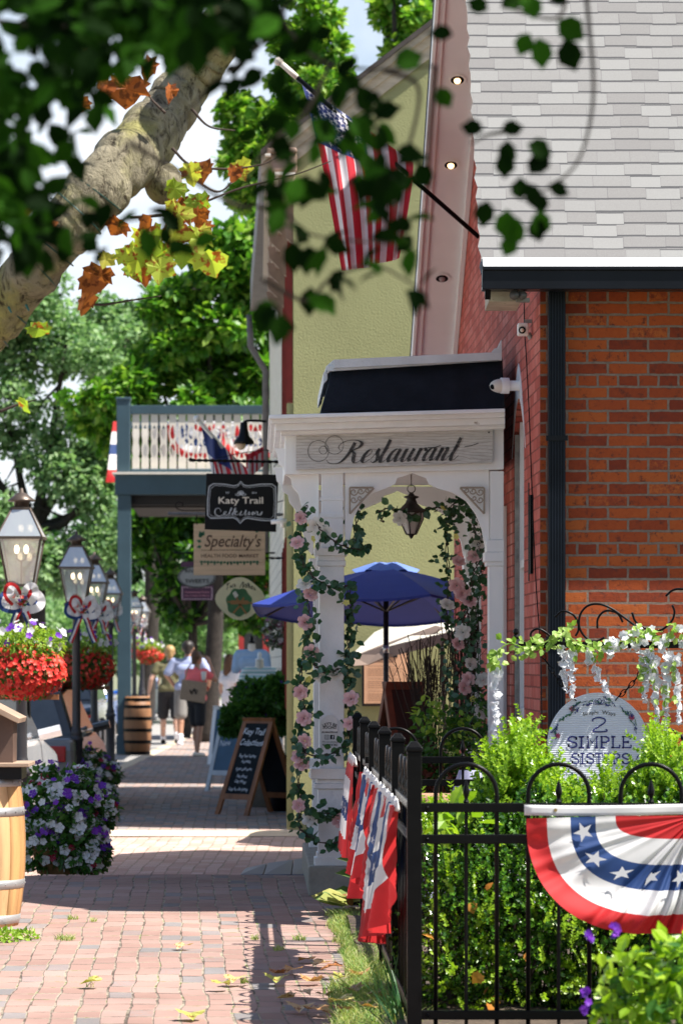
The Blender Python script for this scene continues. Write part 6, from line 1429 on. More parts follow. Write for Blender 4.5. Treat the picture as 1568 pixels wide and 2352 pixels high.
# ------------------------------------------------------------------ buntings
BH, BV = [79, 123, 179, 238, 286], [53, 113, 172, 230, 278]
def bunting(name, label, org, U, V, N, k, amp=.012, fold=22, group='pleated red white and blue buntings', gather=1.0, arc=1.0, seed=0, BH=BH):
    """half-round pleated fan; org = top centre, U along the rail, V down, N outwards; k = metres per picture unit"""
    t = thing(name, label, 'bunting', org, group); org, U, V, N = map(Vector, (org, U, V, N))
    def pt(u, v, off=0):
        a = math.pi*(1-u); rho = v*5; i = min(4, int(rho)); fr = rho-i; lo_h = BH[i-1] if i else 0; lo_v = BV[i-1] if i else 0
        h = lo_h+(BH[i]-lo_h)*fr; vv = lo_v+(BV[i]-lo_v)*fr; ca, sa = math.cos(a), math.sin(a)
        ex = 3.6-.26*rho; rr = 1/((abs(ca)/max(h,1e-3))**ex+(sa/max(vv,1e-3))**ex)**(1/ex) if h > 0 else 0
        # centre of the fan is gathered: straight pleats near the middle
        x = rr*ca*gather; y = rr*sa
        uu_ = u+.022*math.sin(u*17+seed)+.012*math.sin(u*41+2); ph = math.sin(uu_*fold*2*math.pi+seed)+.5*math.sin(uu_*fold*4.7*math.pi+1.3+seed)
        q = amp*ph*(.25+.75*min(1, rho/2.5))*(.35+1.3*sa**3)
        y += 9*math.sin(u*9+seed)*v*v; q += .034*math.sin(u*8.0+rho*1.3)*sa*v+.012*math.sin(u*19+rho*2.1)*v; y += 7*math.sin(u*5.3+1.1)*v; x += 5*math.sin(rho*1.7+u*6)*v
        return org+U*(x*k)+V*(y*k)+N*(q+.012+off+.05*v)
    mb = MB(); mb.grid(lambda u, v: pt(u, v), 190, 25, mfn=lambda u, v: (0, 1, 2, 1, 0)[min(4, int(v*5))]); mb.build('pleated_fan', [m_red, m_wht, m_blu], t, smooth=True)
    mb = MB()
    for u in (.04, .12, .20, .29, .40, .53, .66, .79, .90):
        c0_ = pt(u, .5, .012); U_ = (pt(u+.004, .5)-pt(u-.004, .5)).normalized(); V_ = (pt(u, .52)-pt(u, .48)).normalized()
        Nn = U_.cross(V_).normalized(); s_ = Nn.dot(N); c0_ += N*.004
        Uo = (U_-N*U_.dot(N)).normalized(); Vo = (V_-N*V_.dot(N)).normalized(); star(mb, c0_+N*.006, 24*k, Uo*(.55+.45*abs(U_.dot(Uo))), Vo)
    mb.build('stars', m_wht, t)
    mb = MB(); mb.grid(lambda u, v: org+U*((u-.5)*2*BH[4]*1.0*k*gather)+V*((v-1)*24*k+2*k*math.sin(u*9))+N*(.016+.005*math.sin(u*25)), 40, 3); mb.build('header_band', m_wht, t, smooth=True, solid=.003)
    for uu in (.09, .5, .91):
        m2 = MB(); c0_ = org+U*((uu-.5)*2*BH[4]*k*gather)+V*(-12*k)+N*.022; m2.tube([c0_, c0_+N*.004], .006, 10); m2.build('grommet', M('brass', (.4,.28,.12), .4, metal=.8), t)
    return t
# ------------------------------------------------------------------ black fence
def post(mb, x, y, z0, zt=1.074, w_=.0508):
    h_ = w_/2; mb.box(x-h_, x+h_, y-h_, y+h_, z0, zt-.035)
    c_ = h_+.004; mb.box(x-c_, x+c_, y-c_, y+c_, zt-.035, zt-.022)
    n0 = [(x-c_,y-c_,zt-.022), (x+c_,y-c_,zt-.022), (x+c_,y+c_,zt-.022), (x-c_,y+c_,zt-.022)]; q = h_*.45; mb.hexa(n0, [(x-q,y-q,zt), (x+q,y-q,zt), (x+q,y+q,zt), (x-q,y+q,zt)])
def spear(mb, p):
    x, y, z = p; mb.lathe([(.009,0), (.011,.004), (.008,.010), (.006,.016), (.012,.034), (.012,.044), (.006,.066), (.001,.082)], (x, y, z), 8)
def fence(label, A, B, z0, nposts, firstleg, group=None, rails=(.124,.735,.844), ends=True):
    A, B = Vector((A[0],A[1],0)), Vector((B[0],B[1],0)); L_ = (B-A).length; u = (B-A)/L_; nrm = Vector((-u.y, u.x, 0))
    t = thing('metal_fence', label, 'fence', (A.x, A.y, z0), 'black ornamental fence runs')
    for i in range(nposts):
        p = A+u*(L_*i/(nposts-1))
        if i == 0 and not ends: continue
        mb = MB(); post(mb, p.x, p.y, z0, z0+1.074); mb.build('post', m_black, t, bevel=.003)
    for zr_ in rails:
        mb = MB(); h_ = .014; a, b = A+nrm*h_, A-nrm*h_; c, d = B-nrm*h_, B+nrm*h_
        mb.hexa([(q.x,q.y,z0+zr_-.016) for q in (a,b,c,d)], [(q.x,q.y,z0+zr_+.016) for q in (a,b,c,d)]); mb.build('rail', m_black, t, bevel=.003)
    s_ = firstleg; r = .106; tp = .889; mb = None
    while s_+2*r < L_:
        pl_ = L_/(nposts-1); ph = s_ % pl_
        if ph < .035 or ph+2*r > pl_-.02: s_ += .03; continue
        mb = MB(); a = A+u*s_; pts = [(a.x,a.y,z0+.06), (a.x,a.y,z0+tp)]
        for k in range(1, 16):
            an = math.pi*k/16; p = A+u*(s_+r-r*math.cos(an)); pts.append((p.x,p.y,z0+tp+r*math.sin(an)))
        b = A+u*(s_+2*r); pts += [(b.x,b.y,z0+tp), (b.x,b.y,z0+.06)]
        mb.tube(pts, .0078, 8); mb.build('arched_picket', m_black, t, smooth=True)
        mb = MB(); p = A+u*(s_+r); mb.tube([(p.x,p.y,z0+.06), (p.x,p.y,z0+.862)], .0072, 6); spear(mb, (p.x,p.y,z0+.86)); mb.build('spear_picket', m_black, t)
        s_ += .3207
    for zr_ in rails:
        mb = MB(); p = A+u*.045; 
        q = p-nrm*.016 if nrm.y > 0 else p+nrm*.016
        mb.ball((q.x,q.y,z0+zr_), .007, 8, 6); mb.build('bolt', m_black, t, smooth=True)
    return t
fence('side run of the black arched fence going away from the corner along the sidewalk', FENCE_N, FENCE_F, 0, 6, .06)
fence('front run of the black arched fence facing the camera with the wide bunting', (FENCE_N[0], 12.1), (FENCE_N[0]+1.9, 12.1), 0, 2, .074, ends=False)
fence('rear run of the black arched fence behind the boxwood', (X(838,16.7), 16.7), (X(838,16.7)+2.1, 16.7), .04, 2, (858-838)/480, ends=False)

# ------------------------------------------------------------------ buntings on the fence
k0 = 12.06/FOC
bunting('wide bunting', 'red white and blue half round bunting with stars facing the camera on the front fence', P(1600, 1872, 12.01), (1,0,0), (0,0,-1), (0,-1,0), k0, amp=.014, fold=13, BH=[189,233,289,348,396])
fu = Vector((FENCE_F[0]-FENCE_N[0], FENCE_F[1]-FENCE_N[1], 0)).normalized(); fn = Vector((-fu.y, fu.x, 0)); fn = fn if fn.x < 0 else -fn
def onf(D, z): tq = (D-FENCE_N[1])/(FENCE_F[1]-FENCE_N[1]); return Vector((FENCE_N[0]+(FENCE_F[0]-FENCE_N[0])*tq, D, z))+fn*.035
def sidebunting(label, D0, D1, drop, seed, amp):
    """gathered fan seen edge-on: deep folds bulging towards the sidewalk, hem rounded"""
    a, b = onf(D0, .835), onf(D1, .835); L_ = (b-a).length
    t = thing('bunting', label, 'bunting', tuple(a.lerp(b, .5)), 'pleated red white and blue buntings')
    rr_ = random.Random(seed); ph = [rr_.random()*6 for _ in range(4)]
    if seed == 5:
        def f(u, v, off=0):
            p = a+(b-a)*u+fn*(.02+amp*(v**.7)*(.6+.4*math.sin(u*25+ph[0]))+off); p.z = .835-drop*v; return p
        m_ = lambda u, v: 0 if v > .80 or v < .2 or u < .12 else (2 if .42 < v < .60 else 1)
    else:
        def f(u, v, off=0):
            an = math.pi*(1-u); xx = math.cos(an)*v; s2 = .5+.5*xx+.02*math.sin(v*7+ph[3])*v
            fold = math.sin(s2*2*math.pi*4.3+ph[0]+v*1.2); bulge = .02+amp*(math.sin(an)**.6)*(v**.8)*(.5+.5*fold)+.018*math.sin(s2*2*math.pi*13+ph[1])*v
            p = a+(b-a)*s2+fn*(bulge+off); p.z = .835-drop*v*(math.sin(an)**.8)*(1+.06*math.sin(u*16+ph[2])); return p
        m_ = lambda u, v: (0, 1, 2, 1, 0)[0 if v < .17 else 1 if v < .38 else 2 if v < .60 else 3 if v < .80 else 4]
    mb = MB(); mb.grid(f, 150, 26, mfn=m_); mb.build('pleated_fan', [m_red, m_wht, m_blu], t, smooth=True)
    mb = MB(); 
    for u in np.linspace(.14, .88, 9):
        c0_ = f(u, .51, .006); U_ = (f(u+.01,.51)-f(u-.01,.51)).normalized(); V_ = (f(u,.53)-f(u,.49)).normalized(); star(mb, c0_, .03, U_, V_)
    mb.build('stars', m_wht, t)
    mb = MB(); mb.grid(lambda u, v: (lambda p: (p.x, p.y, .815+.042*(1-v)+.006*math.sin(u*47+v)))(a+(b-a)*(u*.98+.01)+fn*(.012+.010*math.sin(u*75)*(.4+v))), 200, 3); mb.build('header_band', m_wht, t, smooth=True, solid=.002)
sidebunting('nearest gathered bunting hanging on the sidewalk side of the fence, its red end lowest', 12.35, 14.3, .56, 1, .10)
sidebunting('middle gathered bunting on the sidewalk side of the fence', 14.5, 16.4, .50, 2, .085)
sidebunting('farthest bunting on the side fence, with a straight red hem beside the porch plinth', 18.0, 19.2, .50, 5, .06)
# bunting on the balcony
kb = 62.2/FOC
bunting('balcony bunting', 'half round bunting hung behind the cream balusters of the balcony', (X(470,62.2), 62.2, Z(975,62.2)), (1,0,0), (0,0,-1), (0,-1,0), kb*.30, amp=.03, fold=12)
bunting('balcony bunting', 'bunting at the right end behind the balcony balusters', (X(590,62.2), 62.2, Z(975,62.2)), (1,0,0), (0,0,-1), (0,-1,0), kb*.30, amp=.03, fold=12)
t = thing('hanging_banner', 'narrow red white and blue banner hanging on the street side of the balcony', 'banner', P(258,1110,58.2))
mb = MB(); mb.grid(lambda u, v: P(262-16*v*(1-u)-2+8*u, 968+140*v, 58.2+1.5*u+.04*math.sin(v*9)), 5, 24, mfn=lambda u, v: 0 if (v < .18 or v > .8) else (2 if .36 < v < .55 else 1)); mb.build('cloth', [m_red, m_wht, m_blu], t, solid=.01)

# ------------------------------------------------------------------ boxwood, garden plants
m_box = leafmat('boxwood_leaves', [(.012,.045,.006), (.025,.09,.009), (.08,.22,.016), (.17,.34,.03)], .3, .25, .7)
m_boxn = leafmat('boxwood_new_growth', [(.17,.32,.02), (.27,.44,.03), (.38,.54,.05)], .45, .3, .5)
m_bronze = leafmat('bronze_leaves', [(.25,.09,.03), (.35,.15,.04)], .3)
def pxb(lst, D, ry=.3): return [(X(x,D), D, Z(y,D), rx*D/FOC, ry, ryp*D/FOC) for x, y, rx, ryp in lst]
t = thing('boxwood_shrub', 'dense green boxwood shrub filling the bed behind the front fence', 'shrub', (X(1250,13.6), 13.6, 0))
body = pxb([(1020,2150,80,230), (1120,2110,95,260), (1240,2080,110,250), (1370,2090,110,250), (1500,2070,110,250), (1610,2070,100,260)], 13.5, .42)
low = pxb([(1040,1990,60,70), (1180,1880,75,95), (1290,1900,90,75), (1420,1900,90,70), (1530,1850,70,80), (1110,1930,70,70)], 13.7, .35)
mb = MB(); shoots(mb, body+low, 5600, .075, 6, .0175, up=.25, shell=.78, shape=LEAF4*np.array([1.5,1,1.6])); mb.build('foliage', m_box, t)
mb = MB(); foliage(mb, body+low, 9000, .02, shell=.2, shape=LEAF4*np.array([1.5,1,1.6])); mb.build('inner_foliage', m_box, t)
tips = pxb([(1150,1790,40,60), (1185,1750,25,60), (1120,1850,40,50), (1230,1800,45,50), (1290,1855,60,28), (1400,1865,60,28), (1500,1810,40,60), (1395,1815,14,34), (1530,1760,22,60), (1480,1840,50,40), (990,1920,35,60), (1210,1700,10,30), (1060,1900,50,40), (1500,1720,12,35)], 13.6, .22)
mb = MB(); shoots(mb, tips, 1300, .085, 8, .0175, up=.8, shell=.3, shape=LEAF4*np.array([1.5,1,1.6])); mb.build('new_growth', m_boxn, t)
mb = MB(); shoots(mb, pxb([(1000,2000,40,60), (1060,2180,80,200), (1230,2200,130,150), (1420,2180,120,150), (1050,1960,60,40)], 13.15, .12), 260, .08, 7, .017, up=.5, shape=LEAF4*np.array([1.5,1,1.6])); mb.build('front_shoots', m_boxn, t)
mb = MB()
for _ in range(90):
    x, y = X(rng.uniform(980,1580),13.6), 13.6+rng.uniform(-.3,.3); p0 = Vector((x, y, 0)); p1 = p0+Vector((rng.uniform(-.15,.15), rng.uniform(-.1,.1), rng.uniform(.5,.85))); mb.tube([p0, p0.lerp(p1,.5)+Vector((rng.uniform(-.03,.03),0,0)), p1], [.006,.004,.002], 5)
mb.build('branches', m_twig, t)
mb = MB(); foliage(mb, pxb([(1120,2170,150,180), (1480,2200,60,100)], 13.1, .15), 16, .05, MAPLE, MAPLEF); tag(mb.build('caught_leaves', leafmat('fallen_orange_leaves', [(.45,.16,.03), (.55,.28,.05), (.35,.12,.05)], .3)), 'orange brown dry leaves caught among the boxwood twigs', 'leaves', kind='stuff')
t = thing('leafy_seedling', 'large bright green leaves rising behind the fence corner', 'plant', (X(1040,13), 13, 0))
mb = MB(); foliage(mb, pxb([(1040,1880,60,35)], 13.0, .12), 26, .075, LEAF6, LEAF6F, droop=.1); mb.build('leaves', m_boxn, t)
mb = MB()
for q in range(3): mb.tube([P(1020+14*q,1990,13.1), P(1010+25*q,1900,13)], .0025, 5)
mb.build('stems', m_leaf, t)
t = thing('purple_flowering_plant', 'out of focus light green plant with purple flowers at the bottom right corner', 'plant', (X(1500,9.6), 9.6, 0))
fgp = pxb([(1470,2300,95,70), (1540,2220,60,70), (1430,2360,80,60), (1570,2330,90,90), (1440,2220,40,50), (1390,2260,25,50)], 9.6, .12)
mb = MB(); foliage(mb, fgp, 420, .05, LEAF6, LEAF6F, shell=.2, droop=-.1); mb.build('leaves', m_boxn, t)
mb = MB(); foliage(mb, fgp, 100, .05, LEAF6, LEAF6F, shell=.2, droop=.1); mb.build('darker_leaves', m_leaf, t)  # darker green leaves mixed through the same clumps
mb = MB()
for q in range(12): mb.tube([(X(1420+20*q,9.7), 9.7, 0), P(1400+15*q,2230+5*(q % 4),9.6)], .003, 5)
mb.build('stems', m_leaf, t)
for x, y in ((1354,2150), (1345,2310), (1345,2280), (1412,2140)):
    mb = MB(); c = np.array([P(x+rng.uniform(-6,6), y+rng.uniform(-14,14), 9.45) for _ in range(5)]); scatter(mb, c, rand_dirs(5), np.array([[0,-1,.2]]*5)+rand_dirs(5)*.4, .012, FLOW, FLOWF); mb.build('flower', m_petp, t)
def blades(mb, base_, n, L0, w0, spread, dirs=None):
    for _ in range(n):
        a = rng.uniform(*(dirs or (0, 2*math.pi))); l = L0*rng.uniform(.6,1.15); q = spread*rng.uniform(.4,1.2); b = Vector(base_)+Vector((rng.normal()*.02, rng.normal()*.03, 0))
        d = Vector((math.cos(a), math.sin(a), 0)); side = d.cross(Vector((0,0,1)))*w0; pts = []
        for k in range(7):
            t_ = k/6; p = b+d*(l*q*t_**1.2)+Vector((0,0,l*(t_-q*.75*t_*t_))); wk = (1-t_)**.6; pts += [p-side*wk*.5, p+side*wk*.5]
        m0 = len(mb.v); mb.v += [tuple(p) for p in pts]; mb.f += [(m0+2*k, m0+2*k+1, m0+2*k+3, m0+2*k+2) for k in range(6)]; mb.m += [0]*6
t = thing('iris_clump', 'strappy dark green iris leaves arching over the sidewalk from the fence corner post', 'plant', (X(925,12.3), 12.3, 0))
mb = MB(); blades(mb, (X(925,12.0), 12.15, .0), 20, .34, .012, .9, (2.5, 3.9)); blades(mb, (X(920,12.6), 12.6, 0), 26, .33, .011, .45, (1.8, 4.4)); blades(mb, (X(915,13.4), 13.4, 0), 16, .36, .012, .4); mb.build('leaves', leafmat('iris_leaves', [(.015,.06,.02), (.03,.11,.03), (.07,.17,.05)], .2), t)
t = thing('hosta', 'hosta with broad yellowing leaves at the foot of the far fence post', 'plant', (X(812,18.8), 18.8, 0))
mb = MB(); c = X(812,18.8)
for a in np.linspace(2.2, 4.4, 8):
    l = .16+.05*rng.random(); yd = np.array([[math.cos(a), math.sin(a), .25]]); scatter(mb, np.array([[c+.01, 18.7, .02+.05*rng.random()]])+yd*.05, yd, np.array([[0,-.4,1.0]]), l, LEAF6*np.array([1.35,1,1]), LEAF6F)
for z_, l in ((.30,.15), (.22,.16), (.12,.18)): scatter(mb, np.array([[c+.05, 18.9, z_-.04]]), np.array([[-1,-.3,.25]]), np.array([[0,-.5,1.0]]), l, LEAF6, LEAF6F)
mb.build('leaves', leafmat('hosta_leaves', [(.08,.17,.05), (.20,.28,.08), (.42,.40,.12)], .3), t)
mb = MB()
for z_ in (.3,.22,.12): mb.tube([(c+.03,18.75,0), (c+.05,18.9,z_)], .004, 5)
mb.build('stems', m_leaf, t)
mb = MB(); foliage(mb, [(c+.04,18.6,.05,.07,.15,.07)], 30, .06, LEAF6, LEAF6F); tag(mb.build('withered_leaves', leafmat('withered', [(.25,.12,.04), (.40,.26,.10)], .2)), 'withered tan leaves under the hosta', 'leaves', kind='stuff')
# grass verge
m_grass = leafmat('verge_grass', [(.10,.22,.04), (.22,.38,.08), (.40,.46,.16), (.58,.55,.28)], .4, .5)
mb = MB()
def tuft(n, cx_, cy_, rx, ry, l0):
    for _ in range(n):
        a = rng.random()*6.28; r_ = math.sqrt(rng.random()); x = cx_+rx*r_*math.cos(a); y = cy_+ry*r_*math.sin(a); l = l0*rng.uniform(.4,1.1)
        d = Vector((rng.normal(), rng.normal(), 0)).normalized(); side = Vector((rng.normal(), .3*rng.normal(), 0)).normalized()*.0022; m0 = len(mb.v)
        for k in range(4):
            t_ = k/3; p = Vector((x,y,.004))+d*l*.6*t_*t_+Vector((0,0,l*(t_-.35*t_*t_))); mb.v += [tuple(p-side*(1-t_*.9)), tuple(p+side*(1-t_*.9))]
        mb.f += [(m0+2*k, m0+2*k+1, m0+2*k+3, m0+2*k+2) for k in range(3)]; mb.m += [0]*3
for D in np.arange(12.4, 18.6, .22):
    xf = FENCE_N[0]+(FENCE_F[0]-FENCE_N[0])*(D-12.1)/7.3; wq = .17 if D < 14.5 else .11
    tuft(260, xf-wq*.6+rng.normal()*.02, D, wq, .16, .085 if D < 16 else .06)
    tuft(70, xf+.05, D, .05, .12, .10); tuft(55, xf-wq*.7, D, wq*.8, .12, .15 if D < 15 else .09); tuft(60, xf-wq*.95, D, wq*.5, .14, .06)
tag(mb.build('grass', m_grass, loc=(0,0,0)), 'green and straw coloured grass verge along the foot of the side fence', 'grass', kind='stuff')
mb = MB()
for x, y, n_, r_ in ((168,2115,60,.03), (150,2160,90,.05), (215,2120,30,.02), (205,2270,6,.02), (1010,2050,0,.01), (585,2160,30,.02), (640,2185,40,.03), (690,2160,60,.04), (560,2260,25,.02)):
    D = FOC*CZ/(y-HY); tuft(n_, X(x,D), D, r_, r_*1.8, .045)
tag(mb.build('joint_weeds', m_grass, loc=(0,0,0)), 'small grass tufts growing between the paving bricks', 'weeds', kind='stuff')
mb = MB(); D = FOC*CZ/(2160-HY); foliage(mb, [(X(15,D),D,.02,.075,.12,.03), (X(60,D),D+.1,.015,.05,.1,.02)], 260, .028, droop=-.2); tag(mb.build('clover', m_lime, loc=(0,0,0)), 'low bright clover at the foot of the oak barrel', 'weeds', kind='stuff')
# fallen leaves, each its own thing
m_fall = [leafmat('dry_leaf_%d' % i, [c_], .2, spots=((.20,.07,.02), 60, .56)) for i, c_ in enumerate(((.55,.30,.12), (.62,.42,.22), (.42,.42,.10), (.40,.16,.06), (.60,.50,.20)))]
spots = [(512,2272,2), (540,2262,4), (207,2268,2), (640,2243,3), (670,2240,0), (700,2215,0), (735,2225,1), (720,2262,0), (760,2250,3), (700,2292,1), (745,2296,0), (780,2270,2), (690,2330,1), (735,2336,0), (775,2330,4), (810,2300,0), (830,2335,1), (790,2348,3), (860,2345,0), (655,2300,1), (440,2348,2), (420,2185,1), (635,2262,2), (820,2262,0), (868,2318,4)]
wheres = ['pale green dry leaf lying alone on bricks near the bottom, left of the fence shadow', 'straw coloured leaf beside the lone pale green one near the bottom', 'yellow leaf on the sunlit bricks at the far left', 'dark russet leaf at the left end of the leaf litter, in the fence shadow', 'orange tan leaf just right of the dark russet one in the fence shadow', 'orange tan leaf highest of all at the edge of the grass verge', 'pale buff leaf in the grass above the main leaf litter', 'orange tan leaf at the left rim of the grass above curled leaves', 'dark russet leaf half in the grass beside the middle of the verge', 'long pale buff leaf lying across the brick edge of the litter', 'orange tan leaf touching the grass in the middle of the litter', 'greenish yellow leaf in the grass right of the litter', 'pale buff leaf at the bottom left of the leaf litter', 'orange tan leaf at the bottom of the litter next to the grass', 'straw yellow leaf at the bottom of the verge', 'orange tan leaf in the long grass below the lowest bunting', 'pale buff leaf at the bottom edge under the iris blades', 'dark russet leaf at the bottom edge left of the fence foot', 'orange tan leaf against the foot of the fence at the bottom edge', 'small pale buff leaf on the bricks left of the bottom litter', 'greenish leaf cut by the bottom edge in the middle of the path', 'thin pale buff leaf on the bricks just below the building shadow', 'small green and yellow leaf left of the russet leaf in the fence shadow', 'yellow green leaf in the grass beside the iris clump', 'straw yellow leaf on the soil behind the iris blades']
leafproto = []
for i in range(4):
    mb = MB(); ml = MAPLE.copy(); ml[:,2] += (.12+.1*i)*np.abs(ml[:,0])+.15*(ml[:,1]-.5)**2*(1 if i % 2 else -1)+.03*rng.normal(size=len(ml)); ml[:,2] -= ml[:,2].min()
    mb.add([(a*.085, (b-.5)*.085, c_*.085) for a, b, c_ in ml], MAPLEF); me_o = mb.build('fallen_leaf', m_fall[0], loc=(0,0,0)); leafproto.append(me_o.data); bpy.data.objects.remove(me_o)
for i, (x, y, cidx) in enumerate(spots):
    me = leafproto[i % 4].copy(); me.materials.clear(); me.materials.append(m_fall[cidx]); o = bpy.data.objects.new('fallen_leaf', me); C.objects.link(o)
    D = FOC*CZ/(y-HY); o.location = (X(x,D), D, .012 if x < 760 else .04); o.rotation_euler = (0, 0, rng.random()*6.28); o.scale = (rng.uniform(.8,1.3),)*3
    tag(o, wheres[i], 'leaf', 'fallen leaves scattered on the bricks and verge')

# ------------------------------------------------------------------ roses and garlands
m_rosep = leafmat('pink_rose', [(.76,.46,.47), (.82,.60,.60), (.80,.53,.54)], .25, .6, .2, tcol=(1,.85,.8)); m_rosew = leafmat('white_rose', [(.78,.77,.72), (.82,.80,.78)], .3, .6, .2, tcol=(1,1,.95)); m_budy = leafmat('yellow_bud', [(.70,.66,.20)], .3)
def rosemesh(mat):
    mb = MB()
    for ring, (n_, r_, h_, tilt) in enumerate(((3,.28,.62,1.25), (4,.50,.58,1.0), (5,.78,.45,.62), (6,1.0,.28,.30))):
        for k in range(n_):
            a0_ = 2*math.pi*k/n_+ring*.5; wq = 2*math.pi/n_*.72
            def f(u, v): 
                a = a0_+(u-.5)*2*wq*(.5+.5*math.sin(math.pi*min(1,v*.9+.1)))*.8; rr_ = r_*(.25+.75*v**.7)+.06*math.sin(u*math.pi)*v; z = h_*(v**.8)*(1-.25*v*(ring/3))-.12*(2*u-1)**2*v; rr_ += .10*(v**3)*(ring > 0)
                return (rr_*math.cos(a), rr_*math.sin(a), z)
            mb.grid(f, 5, 4)
    mb.v = [(a*.042, b*.042, c_*.042) for a, b, c_ in mb.v]
    o = mb.build('rose', mat, smooth=True, loc=(0,0,0)); me = o.data; bpy.data.objects.remove(o); return me
me_rp, me_rw = rosemesh(m_rosep), rosemesh(m_rosew)
def addrose(t, p, me, sc_=1.0):
    o = bpy.data.objects.new('rose', me); C.objects.link(o); o.parent = t; o.location = Vector(p)-worldloc(t); d = Vector((rng.normal()*.35, -1, .25+rng.normal()*.3)); o.rotation_euler = d.to_track_quat('Z', 'Y').to_euler(); o.scale = (sc_*rng.uniform(.85,1.1),)*3
m_eu = leafmat('silk_leaves', [(.012,.05,.018), (.025,.09,.03), (.05,.14,.05), (.06,.15,.10), (.10,.20,.15)], .2, .45)
def garland(label, strands, D, roses_p, roses_w, leaf=.05, dens=1.35, rad=.045, name='rose_garland', mat=None, buds=()):
    p0 = strands[0][0]; t = thing(name, label, 'garland', P(p0[0], strands[0][-1][1], D)); stem = MB(); lv = MB()
    for st in strands:
        pts = spline([P(x, y, D+(dd[0] if dd else 0)) for x, y, *dd in st], 10); L_ = sum((pts[i+1]-pts[i]).length for i in range(len(pts)-1))
        for off in (0, 1):
            stem.tube([p+Vector((.008*math.sin(i*.9+off*3), .008*math.cos(i*.8+off), .004*math.sin(i))) for i, p in enumerate(pts)], .0035, 5)
        n_ = int(L_/leaf*5.2*dens); ii = rng.integers(0, len(pts)-1, n_); fr = rng.random(n_); A = np.array([tuple(p) for p in pts]); pos = A[ii]*(1-fr[:,None])+A[ii+1]*fr[:,None]+rng.normal(size=(n_,3))*rad*.55*np.array([1,.6,.8])
        yd = rand_dirs(n_)+np.array([0,-.25,-.35]); scatter(lv, pos, yd, rand_dirs(n_)*.6+np.array([0,-.9,.4]), leaf*(.7+.55*rng.random(n_)), LEAF6*np.array([1.25,1,1]), LEAF6F)
    stem.build('vine_stem', m_twig, t); lo = lv.build('leaves', mat or m_eu, t)
    for x, y in roses_p: addrose(t, P(x, y, D-.03), me_rp)
    for x, y in roses_w: addrose(t, P(x, y, D-.03), me_rw, 1.05)
    if len(buds):
        mb = MB(); pos = np.array([P(x, y, D-.03) for x, y in buds]); scatter(mb, pos, rand_dirs(len(buds)), np.array([[0,-1,.2]]*len(buds)), .022, FLOW, FLOWF); mb.build('yellow_buds', m_budy, t)
    return t
garland('rose garland with pink and white silk roses spiralling round the left porch column', [
  [(705,1160,0), (692,1200,0), (688,1250,.05), (700,1300,0), (735,1338,-.05), (775,1350,-.05), (800,1345,0)],
  [(725,1195,-.03), (748,1230,-.05), (790,1255,-.02), (825,1262,0)], [(800,1345,.1), (805,1420,.2), (800,1480,.2), (795,1530,.1)],
  [(700,1300,.1), (702,1360,.05), (710,1420,0), (705,1480,0), (718,1520,-.05), (745,1545,-.06), (785,1535,-.03)],
  [(700,1480,.1), (690,1560,.05), (700,1620,.05), (705,1660,.0)], [(795,1530,.1), (803,1600,.15), (800,1680,.15), (795,1740,.1)],
  [(700,1640,.05), (688,1690,.05), (695,1720,-.04), (735,1740,-.06), (790,1715,-.03)], [(690,1720,.05), (685,1790,.05), (695,1840,0), (735,1868,-.05), (790,1865,-.03)],
  [(690,1860,.05), (688,1900,0), (715,1925,-.05), (760,1940,-.05), (785,1925,-.04)], [(812,1150,.3), (820,1180,.3), (815,1240,.2), (835,1265,.1)]], 20.17,
  [(690,1190), (683,1247), (712,1366), (700,1430), (716,1498), (690,1590), (698,1650), (700,1702), (687,1738), (692,1754), (686,1850), (776,1884), (806,1605), (803,1662)], [(724,1208), (748,1222), (700,1342), (734,1550), (769,1545), (712,1882)], buds=[(712,1205), (700,1330), (795,1385), (718,1238), (708,1560)])
garland('rose garland hanging beside the right porch post with pink roses', [
  [(1100,1130,0), (1085,1170,.0), (1090,1220,0), (1100,1270,-.05), (1085,1330,-.03), (1075,1380,0), (1062,1440,0), (1075,1500,0), (1090,1560,0), (1112,1640,0)],
  [(1060,1140,.3), (1035,1170,.3), (1025,1240,.3), (1030,1330,.3), (1025,1420,.3), (1035,1500,.3), (1045,1600,.3), (1055,1690,.3)],
  [(1110,1160,.1), (1118,1220,.1), (1105,1300,.1), (1095,1400,.15), (1085,1480,.2)], [(1070,1560,.1), (1080,1640,.1), (1100,1700,.1)]], 21.0,
  [(1089,1278), (1052,1290), (1048,1345), (1062,1362), (1078,1382), (1075,1560), (1066,1580), (1050,1480)], [(1098,1248), (1026,1390), (1062,1452), (1080,1524), (1108,1562), (1104,1638)], leaf=.042, dens=1.35, rad=.06, buds=[(1048,1232), (1085,1605)])
garland('thin leafy strand with one white rose draped across the hanging porch lantern', [[(868,1178), (890,1168), (915,1176), (945,1182), (985,1168), (1020,1166)], [(880,1200), (875,1190), (885,1178)]], 21.0, [], [(918,1190)], dens=.75, rad=.035, buds=[(1016,1168)])
def twigs(label, x0, x1, yb, yt, D, n_, lean=30):
    t = thing('dry_branches', label, 'branches', (X((x0+x1)/2,D), D, Z(yb,D)))
    for g in range(3):
        mb = MB()
        for _ in range(n_//3):
            xa = rng.uniform(x0,x1); xb = xa+rng.normal()*lean; y1_ = yt+rng.uniform(0,80); mid = ((xa+xb)/2+rng.normal()*6, (yb+y1_)/2); mb.tube(spline([P(xa,yb,D), P(*mid,D+.03*rng.normal()), P(xb,y1_,D)], 5), .0028, 4, caps=False)
            for q in range(3): f_ = rng.uniform(.4,.95); p = Vector(P(xa,yb,D)).lerp(Vector(P(xb,y1_,D)), f_); mb.tube([p, p+Vector((rng.normal()*.05, rng.normal()*.03, .10))], .0016, 4, caps=False)
        mb.build('twig_bundle', m_twig, t)
